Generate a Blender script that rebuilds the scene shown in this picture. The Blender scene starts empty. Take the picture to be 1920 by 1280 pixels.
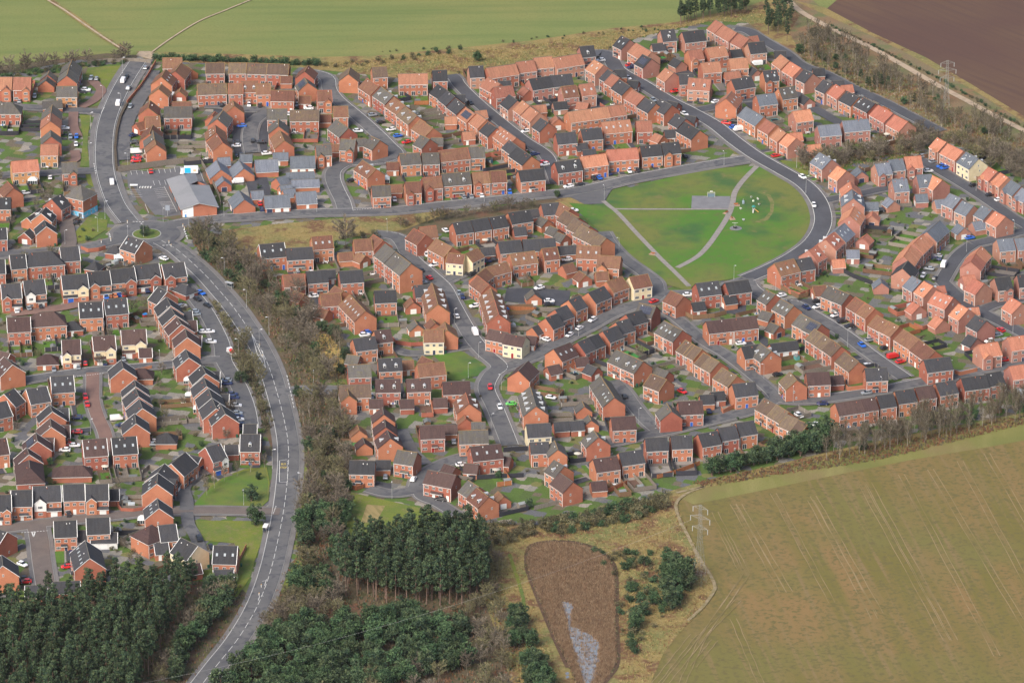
import bpy, math, random
from math import sin, cos, radians, pi, sqrt, atan2
from mathutils import Vector, Matrix
R_ = random.Random(7)
SC = bpy.context.scene
COL = SC.collection
# ---------------------------------------------------------------- camera
F_PX, PITCH, S0 = 9424.0, radians(23.0), 4.88
HGT = F_PX*sin(PITCH)/S0
DIST = HGT/sin(PITCH)
CAM = Vector((0, -DIST*cos(PITCH), HGT))
cd = bpy.data.cameras.new('camera'); cam = bpy.data.objects.new('camera', cd); COL.objects.link(cam)
cam.location = CAM; cam.rotation_euler = (pi/2-PITCH, 0, 0)
cd.sensor_width = 36; cd.lens = F_PX*36/1920; cd.clip_start = 5; cd.clip_end = 30000
SC.camera = cam
# ---------------------------------------------------------------- sky, sun, exposure
SUN_EL, SUN_AZ = radians(40), radians(215)      # azimuth clockwise from +Y
w = bpy.data.worlds.new('World'); SC.world = w; w.use_nodes = True
nt = w.node_tree; sky = nt.nodes.new('ShaderNodeTexSky'); sky.sky_type = 'NISHITA'; sky.sun_disc = False
sky.sun_elevation = SUN_EL; sky.sun_rotation = SUN_AZ; sky.altitude = 100; sky.dust_density = 5.0
bg = nt.nodes['Background']; bg.inputs[1].default_value = 0.115
nt.links.new(sky.outputs[0], bg.inputs[0])
sd = bpy.data.lights.new('sun', 'SUN'); sd.energy = 1.75; sd.angle = radians(24); sd.color = (1, .95, .88)
so = bpy.data.objects.new('sun', sd); COL.objects.link(so)
sv = Vector((sin(SUN_AZ)*cos(SUN_EL), cos(SUN_AZ)*cos(SUN_EL), sin(SUN_EL)))
so.rotation_euler = sv.to_track_quat('Z', 'Y').to_euler()
SC.view_settings.view_transform = 'Standard'; SC.view_settings.look = 'None'
SC.view_settings.exposure = 0.95; SC.view_settings.gamma = 1
SC.cycles.max_bounces = 4; SC.cycles.diffuse_bounces = 2; SC.cycles.glossy_bounces = 2; SC.cycles.volume_bounces = 0

def P(x, y, z=0.0):
    """photo pixel (1920 wide) -> world point at height z"""
    u, v = x-960, y-640
    d = Vector((u, F_PX*cos(PITCH)-v*sin(PITCH), -F_PX*sin(PITCH)-v*cos(PITCH)))
    t = (z-CAM.z)/d.z
    return CAM+d*t
def px(p):
    d = p-CAM; dep = d.y*cos(PITCH)-d.z*sin(PITCH)
    return 960+F_PX*d.x/dep, 640-F_PX*(d.y*sin(PITCH)+d.z*cos(PITCH))/dep
# ---------------------------------------------------------------- materials
def lin(c): return tuple((v/12.92 if v <= .04045 else ((v+.055)/1.055)**2.4) for v in c)
MT = {}
def mat(name, base, rough=.85, var=(), spec=.25, rnd=0.0, metal=0.0, bump=0.0, coat=0, streak=0):
    """var: list of (scale, colour, lo, hi, stretch) noise blends over the base; colours linear; rnd: per-object value spread"""
    if name in MT: return MT[name]
    m = bpy.data.materials.new(name); m.use_nodes = True; MT[name] = m
    n = m.node_tree.nodes; l = m.node_tree.links; b = n['Principled BSDF']
    b.inputs['Roughness'].default_value = rough; b.inputs['Metallic'].default_value = metal
    b.inputs['Specular IOR Level'].default_value = spec
    if coat: b.inputs['Coat Weight'].default_value = coat
    b.inputs['Base Color'].default_value = (*base, 1)
    cur = None
    geo = n.new('ShaderNodeNewGeometry')
    for i, (sc, c2, lo, hi, st) in enumerate(var):
        mp = n.new('ShaderNodeMapping'); mp.inputs['Location'].default_value = (17.3*i+3, 5.1*i, 9*i)
        if st:
            mp.vector_type = 'TEXTURE'; mp.inputs['Rotation'].default_value = (0, 0, st[2]); mp.inputs['Scale'].default_value = (1/st[0], 1/st[1], 1)
        l.new(geo.outputs['Position'], mp.inputs[0])
        t = n.new('ShaderNodeTexNoise'); t.inputs['Scale'].default_value = sc; t.inputs['Detail'].default_value = 4
        l.new(mp.outputs[0], t.inputs['Vector'])
        mr = n.new('ShaderNodeMapRange'); mr.inputs['From Min'].default_value = lo; mr.inputs['From Max'].default_value = hi
        l.new(t.outputs['Fac'], mr.inputs['Value'])
        mx = n.new('ShaderNodeMix'); mx.data_type = 'RGBA'; l.new(mr.outputs[0], mx.inputs['Factor'])
        if cur is None: mx.inputs[6].default_value = (*base, 1)
        else: l.new(cur, mx.inputs[6])
        mx.inputs[7].default_value = (*c2, 1); cur = mx.outputs[2]
    if streak:
        tc = n.new('ShaderNodeTexCoord'); mp = n.new('ShaderNodeMapping'); mp.inputs['Scale'].default_value = (1.7, .22, .22); l.new(tc.outputs['Object'], mp.inputs[0])
        oi0 = n.new('ShaderNodeObjectInfo'); ad = n.new('ShaderNodeMath'); ad.operation = 'MULTIPLY'; ad.inputs[1].default_value = 50; l.new(oi0.outputs['Random'], ad.inputs[0])
        t = n.new('ShaderNodeTexNoise'); t.noise_dimensions = '4D'; t.inputs['Scale'].default_value = 1.0; t.inputs['Detail'].default_value = 3; l.new(ad.outputs[0], t.inputs['W']); l.new(mp.outputs[0], t.inputs['Vector'])
        mr = n.new('ShaderNodeMapRange'); mr.inputs['From Min'].default_value = .3; mr.inputs['From Max'].default_value = .7; mr.inputs['To Min'].default_value = 1-streak; mr.inputs['To Max'].default_value = 1+streak; l.new(t.outputs['Fac'], mr.inputs['Value'])
        br = n.new('ShaderNodeTexBrick'); br.inputs['Scale'].default_value = 1; br.inputs['Brick Width'].default_value = .45; br.inputs['Row Height'].default_value = .32; br.inputs['Mortar Size'].default_value = .035; br.inputs['Color1'].default_value = (1, 1, 1, 1); br.inputs['Color2'].default_value = (.92, .92, .92, 1); br.inputs['Mortar'].default_value = (.7, .7, .7, 1); l.new(tc.outputs['Object'], br.inputs['Vector'])
        mm = n.new('ShaderNodeMath'); mm.operation = 'MULTIPLY'; l.new(mr.outputs[0], mm.inputs[0]); l.new(br.outputs['Color'], mm.inputs[1])
        hs = n.new('ShaderNodeHueSaturation'); l.new(mm.outputs[0], hs.inputs['Value']); l.new(cur, hs.inputs['Color']); cur = hs.outputs[0]
    if rnd:
        oi = n.new('ShaderNodeObjectInfo'); mr = n.new('ShaderNodeMapRange')
        mr.inputs['To Min'].default_value = 1-rnd; mr.inputs['To Max'].default_value = 1+rnd
        l.new(oi.outputs['Random'], mr.inputs['Value'])
        hs = n.new('ShaderNodeHueSaturation'); l.new(mr.outputs[0], hs.inputs['Value'])
        m2 = n.new('ShaderNodeMath'); m2.operation = 'MULTIPLY_ADD'; m2.inputs[1].default_value = .02; m2.inputs[2].default_value = .49
        l.new(oi.outputs['Random'], m2.inputs[0]); l.new(m2.outputs[0], hs.inputs['Hue'])
        if cur is None: hs.inputs['Color'].default_value = (*base, 1)
        else: l.new(cur, hs.inputs['Color'])
        cur = hs.outputs[0]
    if cur is not None: l.new(cur, b.inputs['Base Color'])
    if bump:
        t = n.new('ShaderNodeTexNoise'); t.inputs['Scale'].default_value = 2.5; t.inputs['Detail'].default_value = 3
        l.new(geo.outputs['Position'], t.inputs['Vector'])
        bp = n.new('ShaderNodeBump'); bp.inputs['Strength'].default_value = bump; bp.inputs['Distance'].default_value = .3
        l.new(t.outputs['Fac'], bp.inputs['Height']); l.new(bp.outputs[0], b.inputs['Normal'])
    return m
def mulc(c, k): return tuple(min(1, v*k) for v in c)
def spk(c, lo=.75, hi=1.3, sc=2.2): return [(sc, mulc(c, lo), .35, .65, None), (sc*4, mulc(c, hi), .5, .8, None)]
BR = (.360, .136, .084); PK = (.36, .175, .130)
WALL = {'R': mat('red_brick', BR, .9, [(.25, (.30, .108, .068), .4, .65, None), (3.0, (.42, .18, .115), .55, .8, None)], rnd=.20),
        'P': mat('pink_brick', PK, .9, [(.3, (.31, .145, .11), .4, .65, None), (3.0, (.42, .22, .17), .5, .8, None)], rnd=.1),
        'Y': mat('buff_brick', (.46, .23, .11), .9, spk((.46, .23, .11)), rnd=.05),
        'C': mat('cream_render', (.66, .57, .38), .9, [(.5, (.58, .49, .32), .4, .7, None)]),
        'W': mat('white_render', (.68, .68, .66), .9, [(.5, (.6, .6, .57), .4, .7, None)]),
        'B': mat('red_brick', BR)}
def roofm(nm, c, c2, c3=None):
    v = [(.35, c2, .42, .66, None), (2.6, mulc(c, .72), .5, .75, None), (6, mulc(c2, 1.25), .58, .8, None)]
    if c3: v.insert(1, (.8, c3, .56, .72, None))
    return mat(nm, mulc(c, 1.12), .85, v, rnd=.2, streak=.17)
ROOF = {'d': roofm('dark_slate_roof', (.041, .042, .048), (.052, .050, .052)),
        'g': roofm('weathered_grey_roof', (.085, .08, .078), (.105, .095, .08), (.12, .105, .06)),
        's': roofm('blue_grey_slate_roof', (.125, .14, .17), (.15, .165, .19)),
        'b': roofm('rusty_brown_roof', (.150, .074, .050), (.185, .092, .060), (.20, .12, .058)),
        'm': roofm('mossy_brown_roof', (.11, .078, .06), (.14, .095, .065), (.17, .13, .06)),
        'r': roofm('dark_brown_roof', (.068, .042, .040), (.085, .052, .046)),
        'q': roofm('salmon_tile_roof', (.27, .118, .078), (.30, .14, .09)),
        'o': roofm('orange_tile_roof', (.37, .15, .095), (.43, .185, .12))}
RNAME = {'d': 'dark slate', 'g': 'weathered grey', 's': 'blue grey slate', 'b': 'rusty brown', 'm': 'mossy brown', 'r': 'dark brown', 'o': 'orange tiled', 'q': 'salmon tiled'}
WNAME = {'R': 'red brick', 'P': 'pinkish brick', 'Y': 'buff brick', 'C': 'cream rendered', 'W': 'white fronted', 'B': 'red brick'}
M_WHITE = mat('white_trim', (.70, .70, .68), .6); M_DORM = mat('dormer_lead_roof', (.36, .38, .40), .6)
M_RIDGE = mat('mossy_ridge_tile', (.26, .17, .075), .9, spk((.26, .17, .075)))
M_RIDGE_R = mat('red_ridge_tile', (.34, .12, .07), .9)
M_RIDGE_D = mat('grey_ridge_tile', (.13, .12, .10), .9)
M_GLASS = mat('window_glass', (.035, .045, .055), .12, spec=.6)
M_DARKDOOR = mat('dark_door', (.03, .04, .08), .5)
M_BLUEDOOR = mat('blue_door', (.02, .10, .45), .5)
M_REDDOOR = mat('red_door', (.25, .02, .02), .5)
M_SOLAR = mat('solar_panel', (.04, .046, .07), .6, spec=.2); M_SLINE = mat('solar_frame', (.10, .11, .13), .6)
M_LIGHTGL = mat('skylight_glass', (.33, .37, .39), .3, spec=.5)
M_BLUEP = mat('blue_painted_wall', (.10, .42, .62), .8, [(.6, (.5, .5, .62), .55, .62, None)])
M_BLACK = mat('black_rubber', (.015, .015, .016), .8)
M_METAL = mat('galvanised_steel', (.42, .43, .43), .45, metal=.3)
M_LAMP = mat('lamp_head_white', (.65, .66, .68), .4)
FENCES = [mat('brown_fence_wood', (.17, .10, .06), .9, spk((.17, .10, .06)), rnd=.2), mat('grey_fence_wood', (.19, .165, .14), .9, spk((.19, .165, .14)), rnd=.2),
          mat('dark_fence_wood', (.035, .035, .045), .9, rnd=.2), mat('russet_fence_wood', (.30, .11, .05), .9, spk((.30, .11, .05)), rnd=.15)]
FNAME = ['brown wooden', 'weathered grey', 'dark painted', 'russet wooden']
# ---------------------------------------------------------------- mesh helper
class MB:
    def __init__(s): s.v = []; s.f = []; s.m = []; s.mats = []
    def mi(s, m):
        if m not in s.mats: s.mats.append(m)
        return s.mats.index(m)
    def face(s, pts, m):
        k = len(s.v); s.v += [tuple(p) for p in pts]; s.f.append(tuple(range(k, k+len(pts)))); s.m.append(s.mi(m))
    def hexa(s, p, m, skip=()):
        # p: 8 points, bottom 4 (ccw) then top 4
        k = len(s.v); s.v += [tuple(q) for q in p]; i = s.mi(m)
        for n, f in enumerate(((3, 2, 1, 0), (4, 5, 6, 7), (0, 1, 5, 4), (1, 2, 6, 5), (2, 3, 7, 6), (3, 0, 4, 7))):
            if n in skip: continue
            s.f.append(tuple(k+j for j in f)); s.m.append(i)
    def box(s, x0, x1, y0, y1, z0, z1, m, skip=()):
        s.hexa([(x0, y0, z0), (x1, y0, z0), (x1, y1, z0), (x0, y1, z0), (x0, y0, z1), (x1, y0, z1), (x1, y1, z1), (x0, y1, z1)], m, skip)
    def tube(s, a, b, r0, r1, m, n=6, cap=True):
        a, b = Vector(a), Vector(b); d = (b-a).normalized()
        e = d.cross(Vector((0, 0, 1)) if abs(d.z) < .9 else Vector((1, 0, 0))).normalized(); g = d.cross(e)
        k = len(s.v); i = s.mi(m)
        for c, r in ((a, r0), (b, r1)):
            for j in range(n):
                t = 2*pi*j/n; s.v.append(tuple(c+(e*cos(t)+g*sin(t))*r))
        for j in range(n):
            s.f.append((k+j, k+(j+1) % n, k+n+(j+1) % n, k+n+j)); s.m.append(i)
        if cap: s.f.append(tuple(k+n+j for j in range(n))); s.m.append(i)
    def mesh(s, name):
        me = bpy.data.meshes.new(name); me.from_pydata(s.v, [], s.f)
        for m in s.mats: me.materials.append(m)
        if len(s.mats) > 1: me.polygons.foreach_set('material_index', s.m)
        me.update(); return me
    def build(s, name, parent=None, loc=None, rz=0): return put(name, s.mesh(name), parent, loc, rz)
def put(name, me, parent=None, loc=None, rz=0):
    o = bpy.data.objects.new(name, me); COL.objects.link(o)
    if parent: o.parent = parent
    if loc is not None: o.location = loc
    if rz: o.rotation_euler = (0, 0, rz)
    return o
def tag(o, label=None, cat=None, group=None, kind=None):
    if label: o['label'] = label
    if cat: o['category'] = cat
    if group: o['group'] = group
    if kind: o['kind'] = kind
    return o
def empty(name, loc, rz=0):
    o = bpy.data.objects.new(name, None); COL.objects.link(o); o.location = loc; o.rotation_euler = (0, 0, rz); o.empty_display_size = .5
    return o
ORD = 'first second third fourth fifth sixth seventh eighth ninth tenth eleventh twelfth thirteenth fourteenth fifteenth sixteenth seventeenth eighteenth nineteenth'.split()
TENS = {2: 'twenty', 3: 'thirty', 4: 'forty'}
def ordn(i):
    if i < 19: return ORD[i]
    t, r = divmod(i+1, 10)
    return (TENS[t][:-1]+'ieth') if r == 0 else TENS[t]+'-'+ORD[r-1]
# ---------------------------------------------------------------- ground and roads
G_GRASS = (.085, .115, .030)
_fa, _fb = P(1520, 938), P(1640, 1160); FROT = atan2((_fb-_fa).y, (_fb-_fa).x)-pi/2
M_LAWN = mat('lawn_grass', (.066, .150, .018), .95, [(.08, (.11, .14, .035), .4, .65, None), (.9, (.05, .09, .022), .5, .75, None), (3, (.12, .15, .05), .6, .85, None)])
M_GREEN = mat('park_grass', (.062, .152, .018), .95, [(.028, (.128, .140, .034), .42, .60, None), (.045, (.038, .098, .03), .53, .68, None), (.35, (.09, .11, .035), .5, .8, None), (2.5, (.05, .09, .02), .55, .8, None), (.16, (.13, .13, .045), .62, .72, None)])
M_VERGE = mat('verge_grass', (.140, .165, .026), .95, [(.06, (.09, .135, .03), .42, .6, None), (.5, (.17, .15, .06), .5, .75, None), (3, (.07, .085, .02), .5, .8, None)])
M_ROUGH = mat('dry_rough_grass', (.235, .175, .064), .95, [(.05, (.14, .15, .05), .45, .62, None), (.11, (.135, .070, .038), .50, .60, None), (.6, (.27, .21, .09), .5, .72, None), (2.2, (.10, .08, .035), .52, .75, None)], bump=.6)
M_FIELD1 = mat('far_green_field', (.150, .178, .056), .95, [(.012, (.19, .185, .062), .4, .65, None), (.12, (.115, .150, .045), .45, .7, (.08, 1, .05)), (1.2, (.11, .135, .04), .5, .8, None)])
M_FIELD2 = mat('olive_field', (.165, .120, .044), .95, [(.012, (.205, .130, .052), .44, .60, None), (.10, (.132, .112, .028), .44, .64, (1, .07, FROT)), (.020, (.138, .124, .036), .48, .62, None), (.45, (.185, .132, .060), .52, .70, (1, .035, FROT)), (.6, (.11, .094, .034), .48, .66, None), (4, (.11, .09, .032), .5, .8, None)])
M_PLOUGH = mat('ploughed_soil', (.088, .048, .036), .95, [(.016, (.108, .064, .040), .42, .66, None), (.4, (.078, .044, .035), .45, .75, (1, .06, radians(38))), (3, (.07, .042, .034), .5, .8, None)])
M_SOIL = mat('wood_floor', (.095, .075, .045), .95, [(.07, (.13, .065, .04), .5, .66, None), (.2, (.055, .06, .025), .48, .66, None), (1.4, (.12, .09, .055), .5, .75, None)], bump=.5)
M_EST = mat('estate_ground', (.13, .12, .105), .95, [(.09, (.085, .095, .05), .46, .56, None), (.16, (.17, .15, .125), .5, .6, None), (.5, (.10, .085, .065), .5, .65, None), (2, (.07, .075, .04), .52, .72, None)])
M_ROAD = mat('asphalt', (.096, .096, .100), .9, [(.05, (.130, .129, .130), .42, .62, None), (.22, (.075, .077, .086), .55, .6, None), (.5, (.083, .085, .093), .5, .72, None), (3.5, (.14, .14, .15), .6, .85, None)])
M_ROADD = mat('new_asphalt', (.050, .052, .062), .9, [(.15, (.065, .067, .076), .45, .65, None), (1.2, (.042, .044, .052), .5, .75, None), (4, (.08, .08, .09), .6, .85, None)])
M_PAVE = mat('pavement', (.155, .148, .145), .9, [(.12, (.12, .115, .115), .42, .62, None), (2, (.20, .19, .18), .55, .8, None)])
M_KERB = mat('kerb_stone', (.30, .30, .29), .9)
M_BLOCK = mat('block_paving', (.185, .115, .095), .9, [(.2, (.155, .098, .085), .42, .62, None), (3, (.23, .15, .125), .55, .8, None)])
M_BLOCKG = mat('brown_block_paving', (.135, .112, .10), .9, [(.2, (.115, .095, .088), .42, .62, None), (3, (.18, .15, .135), .55, .8, None)])
M_PATH = mat('park_path', (.235, .215, .20), .9, [(.6, (.20, .18, .165), .45, .65, None)])
M_TRACK = mat('sandy_track', (.36, .28, .20), .95, [(.4, (.25, .20, .14), .5, .7, None)])
M_LINE = mat('road_marking', (.58, .58, .56), .8)
M_COURT = mat('court_asphalt', (.175, .175, .185), .9, [(.3, (.15, .15, .16), .42, .62, None)])
M_WATER = mat('pond_water', (.18, .20, .22), .12, [(.5, (.13, .10, .07), .52, .62, None), (1.5, (.24, .27, .30), .5, .7, None)], spec=.6)
M_REEDB = mat('reed_bed', (.185, .115, .07), .95, [(.1, (.20, .12, .07), .45, .65, None), (1.5, (.10, .058, .035), .48, .7, None), (.7, (.24, .19, .13), .6, .75, None)], bump=1)
M_PATIO = mat('patio_slabs', (.27, .25, .22), .9, [(.8, (.22, .2, .18), .45, .65, None)], rnd=.2)
M_GRAVEL = mat('garden_gravel', (.17, .15, .13), .95, spk((.17, .15, .13)), rnd=.2)
M_DECK = mat('decking', (.16, .10, .07), .9, spk((.16, .10, .07)), rnd=.2)
M_FLAWN = mat('artificial_lawn', (.05, .20, .05), .95)
SHN_ = [0]
def sheet(name, polys, z, m, kind='structure'):
    b = MB()
    for i, pl in enumerate(polys): SHN_[0] += 1; b.face([P(x, y, z+(SHN_[0] % 9)*.0035) for x, y in pl], m)
    o = b.build(name); tag(o, kind=kind)
    return o
def smooth(ps, k=6):
    out = []; n = len(ps)
    for i in range(n-1):
        p0, p1, p2, p3 = ps[max(i-1, 0)], ps[i], ps[i+1], ps[min(i+2, n-1)]
        for j in range(k):
            t = j/k; t2 = t*t; t3 = t2*t
            out.append((p0*(-t3+2*t2-t)+p1*(3*t3-5*t2+2)+p2*(-3*t3+4*t2+t)+p3*(t3-t2))*.5)
    out.append(ps[-1]); return out
def ribbon(b, ps, wd, z, m, off=0):
    n = len(ps); L = []
    for i in range(n):
        d = (ps[min(i+1, n-1)]-ps[max(i-1, 0)]); d.z = 0; d.normalize(); nn = Vector((-d.y, d.x, 0))
        c = ps[i]+nn*off
        L.append((Vector((c.x+nn.x*wd/2, c.y+nn.y*wd/2, z)), Vector((c.x-nn.x*wd/2, c.y-nn.y*wd/2, z))))
    for i in range(n-1): b.face([L[i][1], L[i+1][1], L[i+1][0], L[i][0]], m)
    return L
def pts(s): return [tuple(float(v) for v in q.split(',')) for q in s.split()]
# back yards between the plotted gardens: a patchwork of small surfaces
def yard_mat():
    m = bpy.data.materials.new('yard_patchwork'); m.use_nodes = True; n = m.node_tree.nodes; l = m.node_tree.links; bs = n['Principled BSDF']; bs.inputs['Roughness'].default_value = .95; bs.inputs['Specular IOR Level'].default_value = .2
    g = n.new('ShaderNodeNewGeometry'); mp = n.new('ShaderNodeMapping'); mp.inputs['Rotation'].default_value = (0, 0, .35); l.new(g.outputs['Position'], mp.inputs[0])
    v = n.new('ShaderNodeTexVoronoi'); v.voronoi_dimensions = '2D'; v.distance = 'CHEBYCHEV'; v.inputs['Scale'].default_value = .27; v.inputs['Randomness'].default_value = .6; l.new(mp.outputs[0], v.inputs['Vector'])
    sp = n.new('ShaderNodeSeparateColor'); l.new(v.outputs['Color'], sp.inputs[0]); r = n.new('ShaderNodeValToRGB'); r.color_ramp.interpolation = 'CONSTANT'; l.new(sp.outputs[0], r.inputs[0])
    cols = [(0, (.105, .107, .115)), (.11, (.075, .120, .028)), (.40, (.12, .10, .07)), (.54, (.20, .19, .165)), (.66, (.070, .105, .030)), (.82, (.125, .125, .12)), (.9, (.25, .225, .19)), (.95, (.14, .14, .05))]
    e = r.color_ramp.elements
    while len(e) < len(cols): e.new(.5)
    for i, (p, c) in enumerate(cols): e[i].position = p; e[i].color = (*c, 1)
    t = n.new('ShaderNodeTexNoise'); t.inputs['Scale'].default_value = 1.6; t.inputs['Detail'].default_value = 4; l.new(g.outputs['Position'], t.inputs['Vector'])
    mr = n.new('ShaderNodeMapRange'); mr.inputs['From Min'].default_value = .3; mr.inputs['From Max'].default_value = .7; mr.inputs['To Min'].default_value = .78; mr.inputs['To Max'].default_value = 1.22; l.new(t.outputs['Fac'], mr.inputs['Value'])
    hs = n.new('ShaderNodeHueSaturation'); l.new(r.outputs[0], hs.inputs['Color']); l.new(mr.outputs[0], hs.inputs['Value']); l.new(hs.outputs[0], bs.inputs['Base Color']); return m
M_EST = yard_mat()
# base ground reaches the horizon
b = MB(); b.face([(-9000, -3000, 0), (9000, -3000, 0), (9000, 14000, 0), (-9000, 14000, 0)], M_FIELD1); tag(b.build('ground'), kind='structure')
sheet('estate_ground', [pts('-60,150 150,106 255,104 300,100 600,110 850,150 1110,95 1240,50 1330,36 1400,40 1500,98 1700,205 1760,250 1980,300 1980,780 1550,850 1330,905 1250,935 1000,985 870,985 660,1000 560,1060 430,1110 340,1110 100,1160 -60,1175')], .02, M_EST)
sheet('far_field', [pts('-60,130 150,103 255,100 300,98 600,108 700,106 800,97 1000,77 1150,54 1272,42 1400,14 1470,-40 1470,-260 -400,-260')], .06, M_FIELD1)
sheet('rough_strip', [pts('255,96 300,97 600,107 700,105 800,96 1000,76 1150,53 1272,41 1400,13 1450,-5 1480,10 1500,30 1480,60 1500,100 1440,70 1400,42 1330,40 1240,60 1180,75 1120,100 1000,115 900,130 860,150 780,150 640,135 560,128 330,116 270,110')], .10, M_ROUGH)
sheet('ploughed_field', [pts('1546,20 1636,66 1736,112 1836,170 1925,226 2100,330 2300,330 2300,-200 1640,-60')], .06, M_PLOUGH)
sheet('wood_floor', [pts('1470,-10 1500,-20 1546,20 1636,68 1736,115 1836,173 1925,230 1990,270 1990,345 1900,330 1850,290 1760,262 1706,226 1656,198 1596,172 1546,145 1502,128 1470,98 1450,60'), pts('1478,292 1540,276 1640,262 1724,238 1800,262 1990,262 1990,330 1870,300 1800,270 1740,268 1700,285 1600,300 1570,318 1500,318')], .08, mat('birch_wood_floor', (.17, .135, .075), .95, [(.06, (.21, .12, .065), .46, .62, None), (.15, (.12, .13, .05), .48, .64, None), (1.5, (.10, .08, .05), .5, .75, None)], bump=.5))
sheet('verge', [pts('255,104 262,96 280,96 300,104 285,112')], .14, M_TRACK)
sheet('ploughed_margin', [pts('1490,2 1640,70 1700,100 1836,176 1925,232 1990,272 1990,262 1925,221 1836,167 1736,108 1636,62 1546,14')], .12, M_ROUGH)
# south side: field, scrub, woods
sheet('south_field', [pts('1262,946 1290,928 1350,912 1400,905 1528,880 1706,845 1980,795 2500,700 2500,1700 1150,1700 1190,1345 1215,1280 1240,1222 1272,1182 1312,1142 1338,1105 1332,1085 1318,1058 1296,1018 1274,976')], .06, M_FIELD2)
sheet('field_margin', [pts('1270,930 1330,905 1450,880 1558,853 1736,818 1990,772 1990,812 1850,838 1706,862 1528,898 1350,935 1300,945')], .10, mat('margin_grass', (.165, .160, .048), .95, [(.05, (.135, .14, .04), .42, .6, None), (.03, (.18, .14, .06), .5, .64, None), (.12, (.21, .19, .07), .5, .7, (1, .15, 0)), (2, (.12, .12, .03), .5, .8, None)]))
sheet('scrub', [pts('860,975 1000,985 1130,970 1250,925 1275,920 1268,945 1280,976 1300,1018 1322,1058 1338,1090 1340,1106 1314,1145 1274,1186 1244,1224 1220,1280 1190,1350 1020,1350 960,1290 935,1200 900,1100 880,1040'), pts('1250,922 1330,898 1450,872 1558,845 1736,808 1990,760 1990,782 1736,826 1558,860 1450,887 1330,912 1262,938')], .14, M_ROUGH)
sheet('wood_floor', [pts('-80,1150 130,1118 300,1090 440,1088 470,1120 400,1240 330,1350 -80,1400'), pts('500,1100 560,1040 640,1000 680,990 860,975 900,1020 935,1100 960,1180 1000,1260 1060,1400 340,1400 420,1250 480,1160'), pts('350,430 420,440 470,490 560,560 650,640 655,800 660,900 650,1000 560,1060 555,950 560,850 545,740 500,640 440,560 390,500'), pts('395,545 415,560 475,640 505,720 515,800 512,850 495,800 455,760 430,680 405,620'), pts('-60,150 150,112 250,112 262,104 200,100 -60,132'), pts('735,415 860,398 1040,372 1060,380 1040,400 900,425 740,450')], .12, M_SOIL)
sheet('verge', [pts('415,432 520,420 620,411 740,401 830,392 850,396 760,430 640,448 560,475 450,482 425,455'), pts('1055,368 1110,380 1075,390 1040,378'), pts('640,930 560,730 590,735 660,740 640,755 600,745')][:2], .18, M_ROUGH)
sheet('verge', [pts('165,127 240,122 215,150 197,185 188,198 150,203 160,192 193,172 188,150 160,140'), pts('150,216 172,216 166,245 164,275 168,312 150,312 156,262'), pts('160,327 172,327 177,352 165,345'), pts('165,408 202,412 200,430 168,450 130,456 145,430'), pts('360,948 390,915 420,893 460,878 500,875 506,905 503,938 490,950 400,954'), pts('366,975 493,976 492,1010 478,1050 455,1085 440,1100 425,1098 445,1040 440,1018 375,1012'), pts('440,1085 478,1050 470,1080 445,1118 432,1120'), pts('560,1040 552,1055 520,1110 535,1110 575,1055'), pts('600,712 650,710 652,727 600,726'), pts('1464,300 1515,306 1515,328 1490,322 1470,312'), pts('555,870 575,870 580,960 556,1010 550,1000 558,930')], .20, M_VERGE)
sheet('rough_strip', [pts('586,620 618,628 645,662 643,700 622,706 600,684 584,645')], .20, mat('straw_grass', (.33, .235, .075), .95, [(.4, (.24, .17, .06), .45, .65, None), (2, (.38, .28, .11), .5, .75, None)], bump=.6))
sheet('grass', [pts('365,945 392,916 420,896 460,882 498,878 503,905 500,935 488,948')], .22, M_GREEN)
sheet('playing_green', [pts('1066,380 1110,384 1133,380 1140,370 1165,357 1210,343 1280,327 1350,315 1416,311 1450,321 1490,341 1513,366 1522,398 1519,440 1500,470 1460,497 1400,518 1330,530 1292,546 1240,530 1190,502 1160,478 1136,448 1110,420')], .22, M_GREEN)
sheet('small_green', [pts('806,660 862,657 892,672 922,690 906,702 850,714 834,705 828,680')], .22, M_GREEN)
sheet('mown_patch', [pts('658,922 700,932 760,945 842,965 860,985 800,995 650,1010 648,965')], .22, M_VERGE)
sheet('mown_patch_stubble', [pts('688,945 722,948 706,978 676,980')], .26, mat('dry_stubble', (.26, .20, .09), .95, [(.6, (.18, .15, .06), .45, .6, (1, .2, .5))]))
sheet('earth_mound', [pts('1427,358 1445,366 1452,380 1450,398 1440,412 1425,418 1415,416 1434,408 1444,396 1444,380 1438,368 1420,361')], .26, mat('worn_grass', (.17, .15, .06), .95, [(.3, (.10, .13, .035), .45, .6, None)]))
sheet('park_court', [pts('1297.5,367 1369,368 1369,391.5 1296,391')], .28, M_COURT)
sheet('car_park', [pts('238,326 262,322 368,311 388,345 412,408 330,408 292,402 262,382 240,350')], .10, mat('worn_asphalt', (.120, .120, .127), .9, [(.15, (.10, .10, .108), .45, .65, None), (2, (.15, .15, .155), .55, .8, None)]))
sheet('parking_court', [pts('400,205 500,205 505,240 500,285 440,290 432,240 400,215'), pts('1095,178 1145,190 1120,205 1090,198'), pts('1270,120 1310,128 1295,142 1262,140'), pts('1345,540 1400,560 1398,592 1350,585'), pts('560,425 570,425 570,430'), pts('460,335 500,330 512,370 470,378'), pts('655,905 735,905 735,925 690,918'), pts('1480,560 1560,560 1620,600 1600,625 1540,600'), pts('1010,540 1070,545 1065,575 945,565 950,540'), pts('1375,600 1440,635 1440,660 1400,650'), pts('440,690 470,760 470,810 420,800 425,740')], .10, M_ROADD)
sheet('road', [pts('1080,362 1150,350 1137,371 1130,382 1096,383 1070,370')], .30, M_ROAD)
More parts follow.
